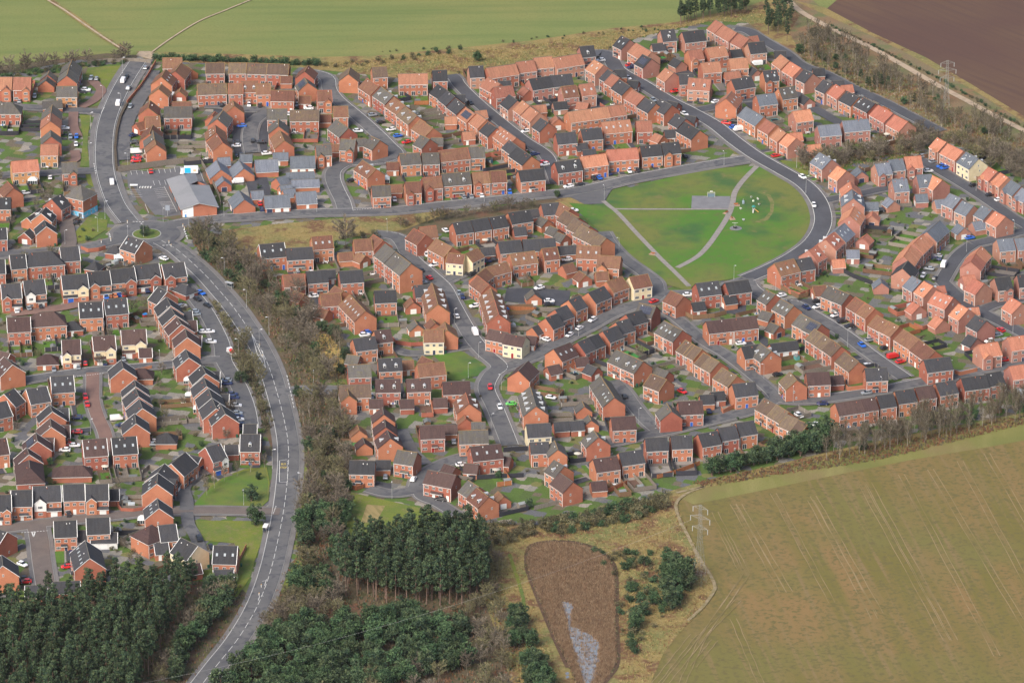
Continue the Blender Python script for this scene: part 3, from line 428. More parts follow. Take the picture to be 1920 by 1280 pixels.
HDATA = """
T 0 70
R the cul-de-sac at the upper left edge
-80,372,112,372,oR2w/10 128,372,290,372,oR2w/10 -60,612,130,612,gR2h
R the grey stack behind the pink drive
645,285,675,212,gR2 625,360,645,292,gR2 530,457,722,455,gY2 430,402,440,375,gR1/7 448,345,458,320,gR1/7
R the column by the upper brick drives
400,600,580,592,gR1 488,632,478,700,gR2 478,708,470,785,oR2 475,872,478,930,gR2 385,1000,545,1000,oY2 105,1165,350,1145,oY2 590,1170,705,1165,gR2w
R the group right of the upper main road
1525,190,1705,187,bR2 1640,318,1698,240,bR2 1745,265,1800,300,bR1 1510,372,1555,302,bR3v 1490,475,1510,445,bR2 1685,497,1692,482,bR1 1388,660,1410,595,bR2 1615,602,1790,600,bR1 1540,650,1800,648,gR2 1360,745,1495,738,bR2 1290,800,1345,785,bR1 1400,900,1432,820,bR2 1447,952,1432,875,gR2 1462,1002,1449,958,bR2
T 384 70
R the row under the far dark hedge
10,240,185,238,mR2 228,240,388,240,mR2 400,238,585,245,mR2 590,245,790,252,mR2 730,362,800,362,bR1 935,318,968,262,bR2 965,425,935,378,gR2s
R the second row from the far hedge
-70,440,200,430,mR2 245,432,330,430,bR2 335,405,500,402,bR3n 502,437,595,435,bR2 625,495,840,498,bR2 905,548,975,548,bR1/6 1050,500,1185,495,bR2w
R the square around the parking court
262,592,275,645,bR2 170,685,115,765,gR2 95,820,102,892,bR2v 108,902,165,985,bR2 95,695,65,735,bR1/6 585,670,770,668,gR2 800,680,1070,680,mR2 690,765,690,830,gR2 702,870,745,965,bR2 1095,725,1165,725,bR1/6 1215,645,1325,642,bR2 1235,768,1345,850,gR2
R the trio above the slate bungalows
1300,955,1390,960,gR2w 1400,948,1510,945,gR1 1560,925,1640,962,gR2 1060,1005,1160,1000,gR2w 1175,1000,1265,1003,bR1
R the terrace right of the bending street
1345,345,1362,282,mR2 1565,280,1700,272,mR2 1520,385,1632,462,bR2 1655,465,1770,545,gR2n 1770,565,1880,640,bR2n 1880,650,1990,735,mR2n
R the row before the street corner
1480,1150,1605,1232,bR2n 1720,1172,1800,1170,bR1/6
T 768 70
R the far row below the rough grass
-105,340,165,335,oR2 215,312,345,308,dR2 560,272,680,265,dP2 720,290,990,250,oR2 1000,230,1160,210,oP2 1165,190,1330,175,oP2 1345,190,1600,150,oP2 1600,85,1715,75,dP2n
R the diagonal terrace left of the straight street
265,440,348,492,dR2 350,500,425,560,dR2 430,572,520,640,dR2 530,655,615,715,oR2s 625,702,720,770,oR2 735,795,815,850,dR2 850,832,1000,940,oR2v 935,965,1010,1020,dR2/7 1012,1022,1140,1110,dR2 430,540,500,540,dR1/6 640,685,690,680,oR1/6 990,985,1060,975,dR1/6
R the gardens behind the diagonal terrace
330,742,440,740,oR1/6 500,887,600,880,oR1/6 100,772,220,852,bR2 110,915,185,950,gR2 215,940,300,940,gR1/6
R the row with gardens facing up left
-95,1092,90,1078,gR2 115,1085,270,1078,gR2 270,1065,540,1035,bR2 545,1030,695,1022,gR2
R the block around the far courtyard
735,372,850,435,oR2 785,470,960,450,oR2 1065,458,1120,495,oR1/6 850,410,930,405,dR1/6 935,535,1010,590,dP2 1060,590,1125,638,oP2 1130,648,1215,705,oP2 1140,640,1275,630,oR1/6 1230,755,1300,800,dR2 1375,737,1390,760,oR1/6 1120,390,1310,362,dP2 1320,360,1510,340,dP2 1420,460,1560,445,bP3v 1590,440,1720,425,oP3v 1590,602,1660,610,oR1/6 1345,610,1470,600,dP1 1730,210,1820,260,oP2v
R the rows right of the street bend
1370,900,1550,885,dR2 1605,862,1790,845,dR2 1570,1000,1640,990,dR1/5 1620,1055,1740,1045,dR1/5 1480,700,1850,650,oR2 1855,647,2000,625,oR2 1800,790,2060,765,oR3v
R the row behind the green's far road
1360,1170,1590,1140,dR2n 1600,1120,1830,1090,oR2
T 1152 0
R the cluster at the top of the long road
-60,650,20,700,dR2 70,335,140,368,dP3v 205,400,350,485,oP2 350,410,470,400,dP1/6 440,285,550,275,dP3n 635,300,830,278,dP2 265,510,345,550,dP2s 480,635,555,680,oP2 560,540,630,575,dP1/6 690,470,810,455,oR2w 860,450,1030,425,oR2 1085,470,1190,460,dP1/6 810,590,980,575,oR2 1075,550,1240,540,oR2 1030,680,1170,665,oR1/6 1300,630,1330,650,dP1/6
R the top corner beside the dark pines
950,185,1020,225,oP2 1025,232,1150,305,oP2 1170,315,1265,365,oP2 1250,345,1330,335,oR1/6 1250,405,1400,390,dP2 1510,480,1600,480,dR1/6 1560,512,1640,570,oR2 1650,580,1750,640,oR2 1780,650,1860,690,dP2 1870,642,1960,640,dP1/6
R the square inside the long road's bend
640,692,700,690,dR2 700,727,905,740,oP3n 1095,745,1280,715,dR2 1400,665,1510,655,dR2vw 1540,825,1680,805,gR3v 1330,890,1500,870,sR2 1045,925,1100,855,oR3v 1670,1045,1830,1022,oR2 1760,880,1830,920,dP1/6
R the column left of the long road
30,657,80,655,dR1/6 -20,690,50,730,oR2 50,745,150,810,dR2 170,840,285,905,oR2 290,915,390,970,dR2 430,930,540,985,dR2 160,755,190,758,dR1/6 520,945,585,960,dR1/6 585,1065,670,1115,dR2 680,1080,750,1090,dR1/6 660,1140,800,1220,dR2
R the pair behind the left column
205,1135,345,1130,oR2 470,1220,590,1215,dR1/6 385,1245,450,1270,oR1/6 -60,990,50,980,oR2
T 1340 180
R the terrace facing the long road
295,100,460,195,sR2 485,218,580,272,oR2 600,300,670,345,oR2 690,352,760,392,oR2 720,345,805,340,oR1/6
R the slate pair behind the dark thicket
965,275,1165,258,sR2 1195,235,1435,215,sR2 870,460,990,445,oR1/6
R the houses round the green's eastern bend
985,525,1095,590,sR3n 1160,662,1225,697,oP2 1230,708,1290,745,sR1/6 1268,800,1290,862,oR2 1291,875,1300,955,sR3n 1310,1035,1262,1120,oP3v
T 1536 0
R the terrace below the perimeter lane
40,745,125,785,dP2 155,790,245,845,oR2 240,800,275,797,oR1/6 150,758,205,755,dR1/6 260,855,370,910,dR2 390,900,525,970,dR2v 555,985,690,1060,oP2 710,1075,830,1140,oP2
T 1536 256
R the bend above the crossroads gardens
235,812,150,888,sR3v 135,900,60,965,oP3n
R the eastern back gardens
500,708,495,735,oP1/6 445,912,410,945,oP1/6 265,1060,365,1060,sP1/6 130,1150,225,1145,oP1/6 360,285,400,330,sR1/6 650,565,700,600,sR1/6 905,540,1005,535,sR1/6 410,615,550,612,sR1/6
R the group between thicket and far lane
525,255,650,240,sR2w 655,218,770,205,sR2 800,190,950,180,oP2w 690,400,810,390,sR3n 920,360,1040,350,sR3n 1060,360,1150,405,oP2
R the terrace along the far eastern lane
1110,10,1190,50,oR2w 1210,65,1350,135,oR2 1380,145,1495,210,sC3n 1590,285,1665,325,oR2w 1700,340,1770,385,oR2w 1800,405,1895,460,sP2w 1905,480,1990,520,sR2w
R the opposite side of the far lane
1225,530,1330,575,sP2 1345,600,1450,645,sP2 1530,640,1620,685,sP2 1650,700,1745,750,oP2 1440,800,1530,785,sP1/6 1300,815,1360,855,sP1/6 1110,590,1160,585,sP1/6
R the terrace left of the eastern side street
1130,785,1010,890,sP2 975,915,880,1005,oP2 860,1020,790,1125,oP2 830,1165,780,1235,dP2
R the corner right of the eastern side street
1520,1030,1465,1090,oR2 1465,1100,1420,1170,oR2 1665,965,1810,950,sR2 1830,955,1990,935,sR2
T 0 300
R the corner left of the main road
735,232,770,240,gB4h 125,262,70,200,bR2 -60,352,100,350,dR2v 485,365,570,318,dR3n 385,500,430,440,dR2n 435,620,415,560,dR2 340,480,360,465,dR1/6 275,528,300,515,dR1/6 240,670,265,650,dR1/6 -90,640,60,632,dR2
R the row below the roundabout's left arm
95,890,230,880,dR2 290,865,490,850,dR2h 565,818,730,805,dR2 -80,935,20,930,dR2 40,980,110,975,dR1/6 870,945,900,950,dR1h/6
R the plot touching the roundabout
1205,710,1340,755,dR2v 1060,795,1100,800,dR1h/6
R the row with front gables and bright garages
20,1165,180,1155,dR2w 230,1130,400,1115,dW2w 590,1080,800,1065,dC2w 830,1050,1010,1035,dR2w 1030,1025,1240,1005,dR2w 1270,985,1470,965,dR2w 1530,975,1710,955,dR2w 1700,1150,1760,1175,dR1h 1450,1180,1560,1180,dR1/6
T 384 300
R the new bungalows by the supermarket
110,3,150,90,sW1/9 320,0,365,75,sW1/9 320,285,370,370,sW1/9 165,155,180,190,sR1/6 765,115,1025,105,sR1 810,185,1070,175,sR1 690,165,740,150,sR1/7 720,235,790,225,sR1/6 745,275,830,265,sR1/6 450,290,530,285,sR1/6 555,335,790,322,sR1w/9 850,300,1040,288,sR1w/9 140,-25,215,-30,sR1/6 350,-55,425,-55,sR1/6 470,0,680,-10,sR1w/9 640,-70,780,-72,sR1 800,-35,1030,-40,sR1w/9
R the corner above the T junction
1565,240,1735,232,gR2 1750,230,1830,228,bR1/6
R the row backing on the rough verge
515,790,735,770,dR3v/10 760,825,1005,810,dR2 1000,720,1190,705,bR3v 1395,745,1560,735,bR2 1580,700,1670,755,bR2 1250,870,1385,860,bR1/6 1440,870,1490,890,bR1/6
R the row above the bare roadside trees
730,1075,930,1060,bR2 950,1045,1140,1030,dR2 1260,1040,1475,1025,dR2 1140,1030,1185,1028,dR1/6
T 768 240
R the row facing the roadside hedge
-40,508,95,500,bR2w 120,470,290,455,bR2w 300,430,560,410,gR3n 585,420,740,410,bR2w 755,405,900,398,bR2 1020,400,1250,378,dR2
R the corner by the green's left tip
405,888,565,865,dR2 575,865,730,840,dR2 745,840,890,815,dR2 925,795,1120,765,dR2 1235,710,1390,695,dR2 1125,765,1210,757,dR1/6 1000,930,1060,925,dR1/6 1230,830,1290,860,gR1/6 1330,920,1380,940,gR1/6 1400,980,1450,1000,gR1/6
R the terrace backing onto the green
1400,690,1510,750,bR2 1460,770,1590,840,mR2 1545,845,1690,915,mR2 1610,905,1720,960,mR2 1720,960,1845,1030,mR2
R the corner around the cream house
90,930,245,915,bR2 40,940,150,1000,bR2 250,1035,400,1115,bR2 360,1168,520,1183,bC2/7 525,1175,635,1122,bC2/7 665,1120,790,1110,dR1
R the inner row below the hedge
830,1065,1035,1045,dR2 1060,1045,1360,1030,dR2 1380,1110,1575,1095,dR1/6 940,1180,1170,1150,bR2v 1240,1130,1380,1115,bR2v 1570,1098,1790,1105,bR3v
T 1060 180
R the row behind the green's far road
390,505,670,485,oR2 700,465,890,450,dR2 900,445,1060,430,dR2w
T 0 520
R the middle rows left of the main road
745,235,950,225,dR3v 980,205,1180,190,dR3v 70,375,275,365,rR2 360,325,510,315,rR2h 650,410,710,405,dR1h
R the cream gabled row
590,583,740,577,rC2w 880,550,1060,538,rC2w 1150,490,1350,480,rC2w 1310,665,1410,660,rR1/6 410,715,480,712,rR1h/7 115,815,40,745,rR2v 75,705,20,690,rR1/6
R the right hand column beside the tree belt
1490,90,1560,125,dR2 1560,185,1600,262,dR2 1600,280,1640,345,dR2 1700,320,1780,315,dR1/7 1655,372,1700,437,rR2 1725,405,1840,400,rR1/7 1735,482,1755,560,rR2 1790,540,1870,540,rR1/7 1740,672,1770,747,dR2v
T 0 690
R the column right of the brick cul-de-sac
1135,-75,1155,0,dR2 1290,0,1370,0,rR1h/7 1262,112,1272,170,dR2 1270,190,1300,265,dR2 1305,292,1335,375,dR2 1262,427,1275,515,dR2
R the houses left of the brick cul-de-sac
480,75,680,62,dR3v 250,195,430,165,dR2 50,235,120,195,dR2 -50,330,30,312,dR2 465,345,490,405,dR2 520,375,640,370,dR1/8 470,472,480,550,rR2 550,535,630,532,rR1/8 335,605,350,680,rR2s 380,650,505,650,rR1/8 255,755,268,790,rR2 270,850,280,935,rR2h 560,910,790,905,rR1h/7 -60,670,20,660,rR2
R the pair below the brick cul-de-sac
780,670,990,655,rR3v 1050,650,1270,635,dR3v 1530,600,1590,600,dR1h/7
R the curved drive off the main road
1608,888,1735,785,dR2 1485,970,1540,897,dR2w 1470,1080,1480,985,dR3v 1800,812,1870,830,dR1/7
T 384 820
R the curved drive off the main road
20,85,130,55,dW2w 190,70,310,65,dR1/6 340,-35,515,-35,dR3n
T 0 820
R the row above the brick junction
-40,535,80,530,dR2w 110,492,295,487,dR2 325,455,550,445,dW2w 595,440,785,432,dR2 815,438,1000,432,dR2w 1022,480,1075,478,dR1/7
R the last houses above the pine wood
510,780,710,772,dR2 815,750,1020,742,dR2 850,890,1100,885,dW1 1475,572,1490,660,dR2v 1490,820,1640,805,dR2 1390,830,1440,812,rR2h 1455,985,1560,975,dR1/7 1700,938,1850,1012,dC2 800,967,840,1125,dR3v 725,870,800,868,dR1/7 -30,845,40,870,dR2 15,1100,25,1195,dR3v 235,1385,445,1380,dR1/7 490,1350,750,1340,dR1/7 -20,1500,135,1498,dR1/7 1750,1190,1870,1172,rR1/6
T 384 820
R the last houses above the pine wood
90,1010,300,1015,dR3v 80,1240,270,1235,dR1/6
T 384 480
R the three storey slate terrace
1690,-115,1785,-45,gR4/10 1790,-40,1865,15,gR4/10 1870,20,1930,65,gR4/10
R the angled terrace beside the tree belt
1220,275,1300,325,bR2 1080,360,1270,345,bR2 1360,362,1430,435,bR3v 1432,437,1505,512,bR3v 850,330,925,355,bR1/6 1090,490,1130,500,bR1/6 1590,325,1790,318,dR2
R the group left of the small green
1390,775,1590,750,dR2 1595,695,1730,680,rR2n 1360,920,1430,930,gR1/6 1340,1020,1550,1010,gR2 1625,960,1840,950,dR2n 1260,1210,1550,1200,mR2 1600,1155,1830,1150,rR2n
T 720 440
R the terraces on the sloping street
320,472,395,467,dR2 450,450,478,545,bR3n 478,548,505,652,bR3n 255,597,270,622,bR1/6 290,802,310,832,gR1/6 450,790,475,820,bR1/6 370,890,555,885,bC2 570,815,592,890,bR2 1000,500,1035,610,bR3n 1035,612,1075,747,bR3n
R the bent terrace by the street corner
955,305,1150,255,bR2/7 870,375,955,310,bR2/7 985,470,875,385,bR2/7
R the corner with the cream ground floor
990,880,1160,915,rR2/7 1150,922,1330,955,rC2/7 1345,945,1400,950,rR1/6 1390,510,1410,550,gR1/6 1395,865,1460,835,dR1/6
R the row above the rising street
1530,775,1605,745,dR2 1605,700,1710,660,dR2 1735,610,1830,572,dR2
T 1060 440
R the row above the rising street
215,540,360,480,dR2 385,440,530,390,bR2 600,395,770,365,bC2 310,190,520,205,bR2w 130,337,190,377,bR1/6 300,350,380,345,bR1/6 0,280,40,270,bR1/6
R the row below the rising street
-110,1070,40,1010,rR3v 130,1000,200,970,dR2 212,960,290,930,dR2 350,900,480,850,dR2 475,820,590,785,dR2 570,745,710,705,dR2 695,638,850,668,gR2s
R the group under the green's lower tip
990,520,1110,572,bR2 1225,455,1430,430,dR3v 1500,450,1710,420,dR2 1180,635,1300,620,dR1/6 1480,575,1590,560,dR1/6
R the terrace left of the sunken lane
935,808,1010,848,gR3v 1010,848,1090,888,gR3v 1140,992,1200,1027,mR2 1200,1028,1270,1065,mR2 1310,1112,1370,1147,mR2 1370,1148,1430,1182,mR2
R the long terrace right of the lane
1320,810,1550,785,rR2 1552,785,1780,758,rR2 1650,1045,1820,1020,dR2
R the dormered terraces below the rising street
480,1072,605,1127,gR3n 605,1128,730,1184,gR3n
T 1400 440
R the block at the green's lower right
260,270,440,225,bR3v 460,230,600,205,dR2 590,140,655,105,oP3n
R the terrace above the long parking street
620,480,740,470,bR1/7 780,478,865,515,gR2 866,515,960,555,gR2 1020,582,1110,635,bR2 1112,638,1200,692,bR2 1220,750,1325,805,bR2 1326,806,1430,860,bR2 1470,885,1620,980,bR2 1622,985,1770,1090,bR2 1660,1170,1900,1140,dR2
R the terrace below the long parking street
190,515,260,555,gR2v 320,600,440,665,gR2v 160,710,230,730,gR1/6 230,820,300,850,gR1/6 510,740,600,785,gR2 600,787,700,835,gR2s 640,882,720,930,mR2 722,932,800,985,mR2 802,986,885,1045,mR2 920,1095,1050,1190,mR2 220,1020,470,990,dR1/6 130,1015,230,1085,gR3n
T 1400 440
R the far corner garages
1250,402,1265,447,sP1/6
T 1620 460 6.4
R the zigzag terrace by the junction
580,362,690,425,sP2 740,437,810,477,oP3n 870,542,1070,622,oP3v 1140,702,1250,762,oP3n 855,495,930,487,oP1/5 1265,750,1330,745,oP1/5 1340,832,1470,902,dP2 595,682,655,720,oP1/7 870,847,940,887,oP1/7 1270,1070,1340,1102,dP1/7
R the orange roofed bend at the right
1175,370,1320,350,oP1/7 1310,397,1440,457,oP2 1590,385,1720,370,dP2w 1870,350,1990,342,dP2 1770,622,1890,692,oP2 1370,1190,1600,1155,oP2w 1720,1110,1990,1070,oP2
T 250 600 6.184
R the right hand column beside the tree belt
790,525,840,615,dR2 865,590,990,590,dR1/7 815,665,850,765,dR2 870,690,1010,690,dR1/7 870,790,910,895,dR2 930,850,1110,850,dR1/7 912,900,960,1015,dR2 1010,975,1065,1085,dR2v 1310,1200,1400,1200,dR1/7
T 620 650
R the group left of the small green
860,85,960,130,bR1/6 810,165,1060,140,bR2 670,130,755,125,bR1/6 710,300,930,292,rR2n 1050,325,1300,315,rR2 960,480,1090,475,rR1/6 680,490,750,488,rR1/6 390,490,460,488,rR1/6 150,375,170,455,mR2/6
R the close left of the sloping street's end
1265,430,1298,532,bR3n 1255,640,1262,660,bR1/6 1340,700,1430,700,gR1/6 485,565,498,630,rR2 505,680,515,750,rR2 530,780,560,855,rR3n 255,745,262,765,bR1/6 305,860,315,890,rR1/6 835,740,1060,730,rR2 1065,728,1175,725,rR1/6 1200,785,1470,775,gR2 1310,935,1590,905,rR3v
R the close above the mown patch
180,1060,415,1065,dR2 425,1060,560,1060,dR1/6 630,962,810,990,gR2
T 640 790
R the close above the mown patch
815,450,1075,500,rR2 980,395,1060,420,rR1/6 1190,390,1250,395,rR1/6 1510,320,1550,325,rR1/6 1190,548,1290,612,gR2 1270,620,1380,705,bR2n 1480,660,1510,690,bR1/6
T 930 640
R the rows between the two short streets
210,270,300,180,rR2/9 500,230,570,215,rR1/6 770,150,830,145,rR1/6 880,215,930,235,dR1/6 320,420,345,500,gR3n 345,505,375,605,gR3n 285,775,505,762,dC2 540,755,680,745,dR1/6 720,745,790,740,dR1/6 870,690,890,735,gR1/6 810,565,825,600,gR1/6 985,325,1012,375,gR2 1015,378,1050,432,gR2 1052,434,1108,525,gR2v 1080,710,1300,698,rR2
R the corner left of the red parked car
1455,300,1600,355,mR2 1510,240,1620,280,gR1/6 1600,575,1645,650,gR2
R the lowest row beside the scrub
1400,900,1600,890,dR2 1640,880,1830,872,dR2 320,945,490,937,dR2/7 548,925,580,1010,gR2/7 915,830,960,892,gR3n 910,1100,1130,1070,rR2 1150,1040,1360,1010,dR2 545,1110,640,1165,gR2n
T 930 780
R the lowest row beside the scrub
600,530,720,615,rR2 890,610,1030,600,rR1/6
T 1230 600
R the corner left of the red parked car
210,760,430,750,rR2 430,700,520,695,dR1/6 520,670,630,660,dR1/6
R the end of the sunken lane
620,440,760,520,mR2 715,600,925,575,dR2 1255,485,1320,560,mR2 1410,490,1620,480,rR2 1640,520,1740,515,rR1/6
R the terraces above the low conifers
1015,727,1130,790,mR2 1131,791,1245,858,mR2 1240,888,1325,925,mR2 1326,926,1410,962,mR2
R the lowest row beside the scrub
395,1065,570,1035,dR2 580,1010,740,985,dR2 750,965,910,940,dR2
T 1536 580
R the bottom row behind the birches
150,875,385,840,rR2 390,838,500,822,rR2 540,805,690,785,dR2 710,765,880,742,dR2 900,730,1060,705,rR2 1090,690,1260,660,dR2 1330,640,1560,610,dR2 1570,600,1690,580,dR2 1780,535,2000,505,oP2
R the terrace below the long parking street
430,548,630,540,dR2
"""
# ---------------------------------------------------------------- houses
def near_road(p):
    best = (1e9, None, None, 0)
    for ph, wd, ps in RP:
        for i in range(0, len(ps)-1):
            a, e = ps[i], ps[i+1]; d = e-a; L2 = d.length_squared
            if L2 < 1e-9: continue
            t = max(0, min(1, (p-a).dot(d)/L2)); q = a+d*t; ds = (Vector((p.x, p.y, 0))-q).length-wd/2
            if ds < best[0]: best = (ds, ph, q, atan2(d.y, d.x))
    return best
def wmesh(w, h, kind):
    b = MB(); f = .09
    b.box(-w/2, w/2, -.035, .0, 0, h, M_WHITE)
    if kind == 'win':
        n = 3 if w > 1.5 else 2
        for i in range(n):
            x0 = -w/2+f+i*(w-f)/n; b.box(x0, x0+(w-f)/n-f, -.05, -.03, f, h-f, M_GLASS)
    elif kind == 'patio':
        for i in range(2):
            x0 = -w/2+f+i*(w-f)/2; b.box(x0, x0+(w-f)/2-f, -.05, -.03, f, h-f, M_GLASS)
    return b.mesh('window')
def dmesh(m, w=.95, h=2.05, white=True):
    b = MB(); b.box(-w/2-.08, w/2+.08, -.03, 0, 0, h+.08, M_WHITE); b.box(-w/2, w/2, -.06, -.03, 0.02, h, m); return b.mesh('door')
W_BIG, W_MED, W_SM, W_PAT = wmesh(1.65, 1.1, 'win'), wmesh(1.15, 1.1, 'win'), wmesh(.62, .95, 'win'), wmesh(1.7, 2.05, 'patio')
DOORS = [dmesh(M_DARKDOOR), dmesh(M_WHITE), dmesh(M_DARKDOOR), dmesh(M_BLUEDOOR), dmesh(M_REDDOOR)]
GDW, GDD, GDB = dmesh(M_WHITE, 2.2, 2.0), dmesh(M_DARKDOOR, 2.2, 2.0), dmesh(M_BLUEDOOR, 2.2, 2.0)
b = MB(); b.box(-.37, .37, -.56, .56, 0, .06, M_DORM); b.box(-.32, .32, -.52, .52, .06, .075, M_LIGHTGL); SKYL = b.mesh('skylight')
b = MB(); b.box(-.5, .5, -.1, .0, 0, 1.1, M_WHITE); b.box(-.5, .5, .0, 1.1, 0, 1.1, M_DORM); b.box(-.38, .38, -.13, -.1, .25, .95, M_GLASS)
b.face([(-.6, -.2, 1.1), (.6, -.2, 1.1), (0, -.2, 1.5)], M_WHITE); b.face([(-.6, -.2, 1.1), (0, -.2, 1.5), (0, 1.7, 1.5), (-.6, 1.2, 1.1)], M_DORM); b.face([(.6, -.2, 1.1), (.6, 1.2, 1.1), (0, 1.7, 1.5), (0, -.2, 1.5)], M_DORM)
DORM = b.mesh('dormer')
TANP = math.tan(radians(39))
def gable_roof(b, L, D, ze, m, mr, mv, hip=0, ov=.28, tan=TANP, trim=True, rake=None):
    """roof slabs over a plan L x D centred on origin, eaves at ze"""
    hx, hy = L/2+(.12 if not hip else .3), D/2+ov; zl = ze-ov*tan; zr = ze+D/2*tan+.16; zl += .16
    rx = hx-(hip*(D/2) if hip else 0)
    rx = max(rx, .3)
    t = .16
    A = [(-hx, -hy, zl), (hx, -hy, zl), (hx, hy, zl), (-hx, hy, zl)]; r0, r1 = (-rx, 0, zr), (rx, 0, zr)
    b.face([A[0], A[1], r1, r0], m); b.face([A[2], A[3], r0, r1], m)
    if hip: b.face([A[1], A[2], r1], m); b.face([A[3], A[0], r0], m)
    dn = lambda p: (p[0], p[1], p[2]-t)
    if not hip:
        for p, q, r in ((A[0], r0, A[3]), (A[2], r1, A[1])):
            b.face([p, q, dn(q), dn(p)], mv); b.face([q, r, dn(r), dn(q)], mv)
    for p, q in ((A[0], A[1]), (A[2], A[3])) if not hip else ((A[0], A[1]), (A[1], A[2]), (A[2], A[3]), (A[3], A[0])): b.face([q, p, dn(p), dn(q)], M_WHITE)
    b.face([dn(A[0]), dn(r0), dn(r1), dn(A[1])], m); b.face([dn(A[2]), dn(r1), dn(r0), dn(A[3])], m)
    # ridge and verge tiles
    b.box(-rx-.05, rx+.05, -.13, .13, zr-.04, zr+.07, mr)
    if not hip:
        for sx in (-1, 1):
            for sy in (-1, 1):
                x0, x1 = sx*hx-.09, sx*hx+.09
                lo, hi = (sy*hy, zl+.01), (0, zr+.01)
                q = [(x0, lo[0], lo[1]), (x1, lo[0], lo[1]), (x1, hi[0], hi[1]), (x0, hi[0], hi[1])]
                q2 = [(x, y, z+.06) for x, y, z in q]
                b.hexa(q+q2 if sy < 0 else [q[1], q[0], q[3], q[2]]+[q2[1], q2[0], q2[3], q2[2]], mv)
    return zr
HOUSES = []   # dict per block
cur = None; T = (0, 0, 5.0)
for line in HDATA.strip().split('\n'):
    if line[0] == 'T':
        v = line.split()[1:]; T = (float(v[0]), float(v[1]), float(v[2]) if len(v) > 2 else 5.0)
    elif line[0] == 'R': cur = line[2:]
    else:
        for e in line.split():
            q = e.split(','); code = q[4]; dep = None
            if '/' in code: code, dep = code.split('/'); dep = float(dep)
            x1, y1, x2, y2 = (float(v) for v in q[:4])
            st = int(code[2]); ze = {1: 2.4, 2: 5.3, 3: 5.5, 4: 7.8}[st]; D = dep or {1: 5.8, 2: 8.4, 3: 9.2, 4: 10}[st]
            if T[0]+x1/T[2] < 520 and T[1]+y1/T[2] > 430 and not dep: D += 1.5 if st > 1 else .4; ze += .2 if st > 1 else 0
            if 'P' == code[1] and st == 2: D = dep or 8.8
            zr = ze+D/2*TANP+.2
            a = P(T[0]+x1/T[2], T[1]+y1/T[2], zr); c = P(T[0]+x2/T[2], T[1]+y2/T[2], zr)
            d = c-a; L = d.length; ang = atan2(d.y, d.x)
            if 'h' in code: L += D*.75 if L < 9 else D*.5
            if T[0]+x1/T[2] < 520 and T[1]+y1/T[2] > 430 and st > 1: L *= 1.16 if 'w' in code else 1.06
            minL = 5.0 if st == 1 else 6.2
            ctr = (a+c)/2; ctr.z = 0
            L = max(L, minL)
            if st == 1: L = min(L, 26)
            HOUSES.append(dict(row=cur, rf=code[0], wl=code[1], st=st, fl=code[3:], c=ctr, ang=ang, L=L, D=D, ze=ze, p=px(Vector((ctr.x, ctr.y, ze/2)))))
# cap gardens etc. on footprints
def corners(h, g=0):
    u = Vector((cos(h['ang']), sin(h['ang']), 0)); n = Vector((-u.y, u.x, 0))
    return u, n
def inside(h, p, g=0):
    u, n = corners(h); d = Vector((p.x, p.y, 0))-h['c']
    return abs(d.dot(u)) < h['L']/2+g and abs(d.dot(n)) < h['D']/2+g
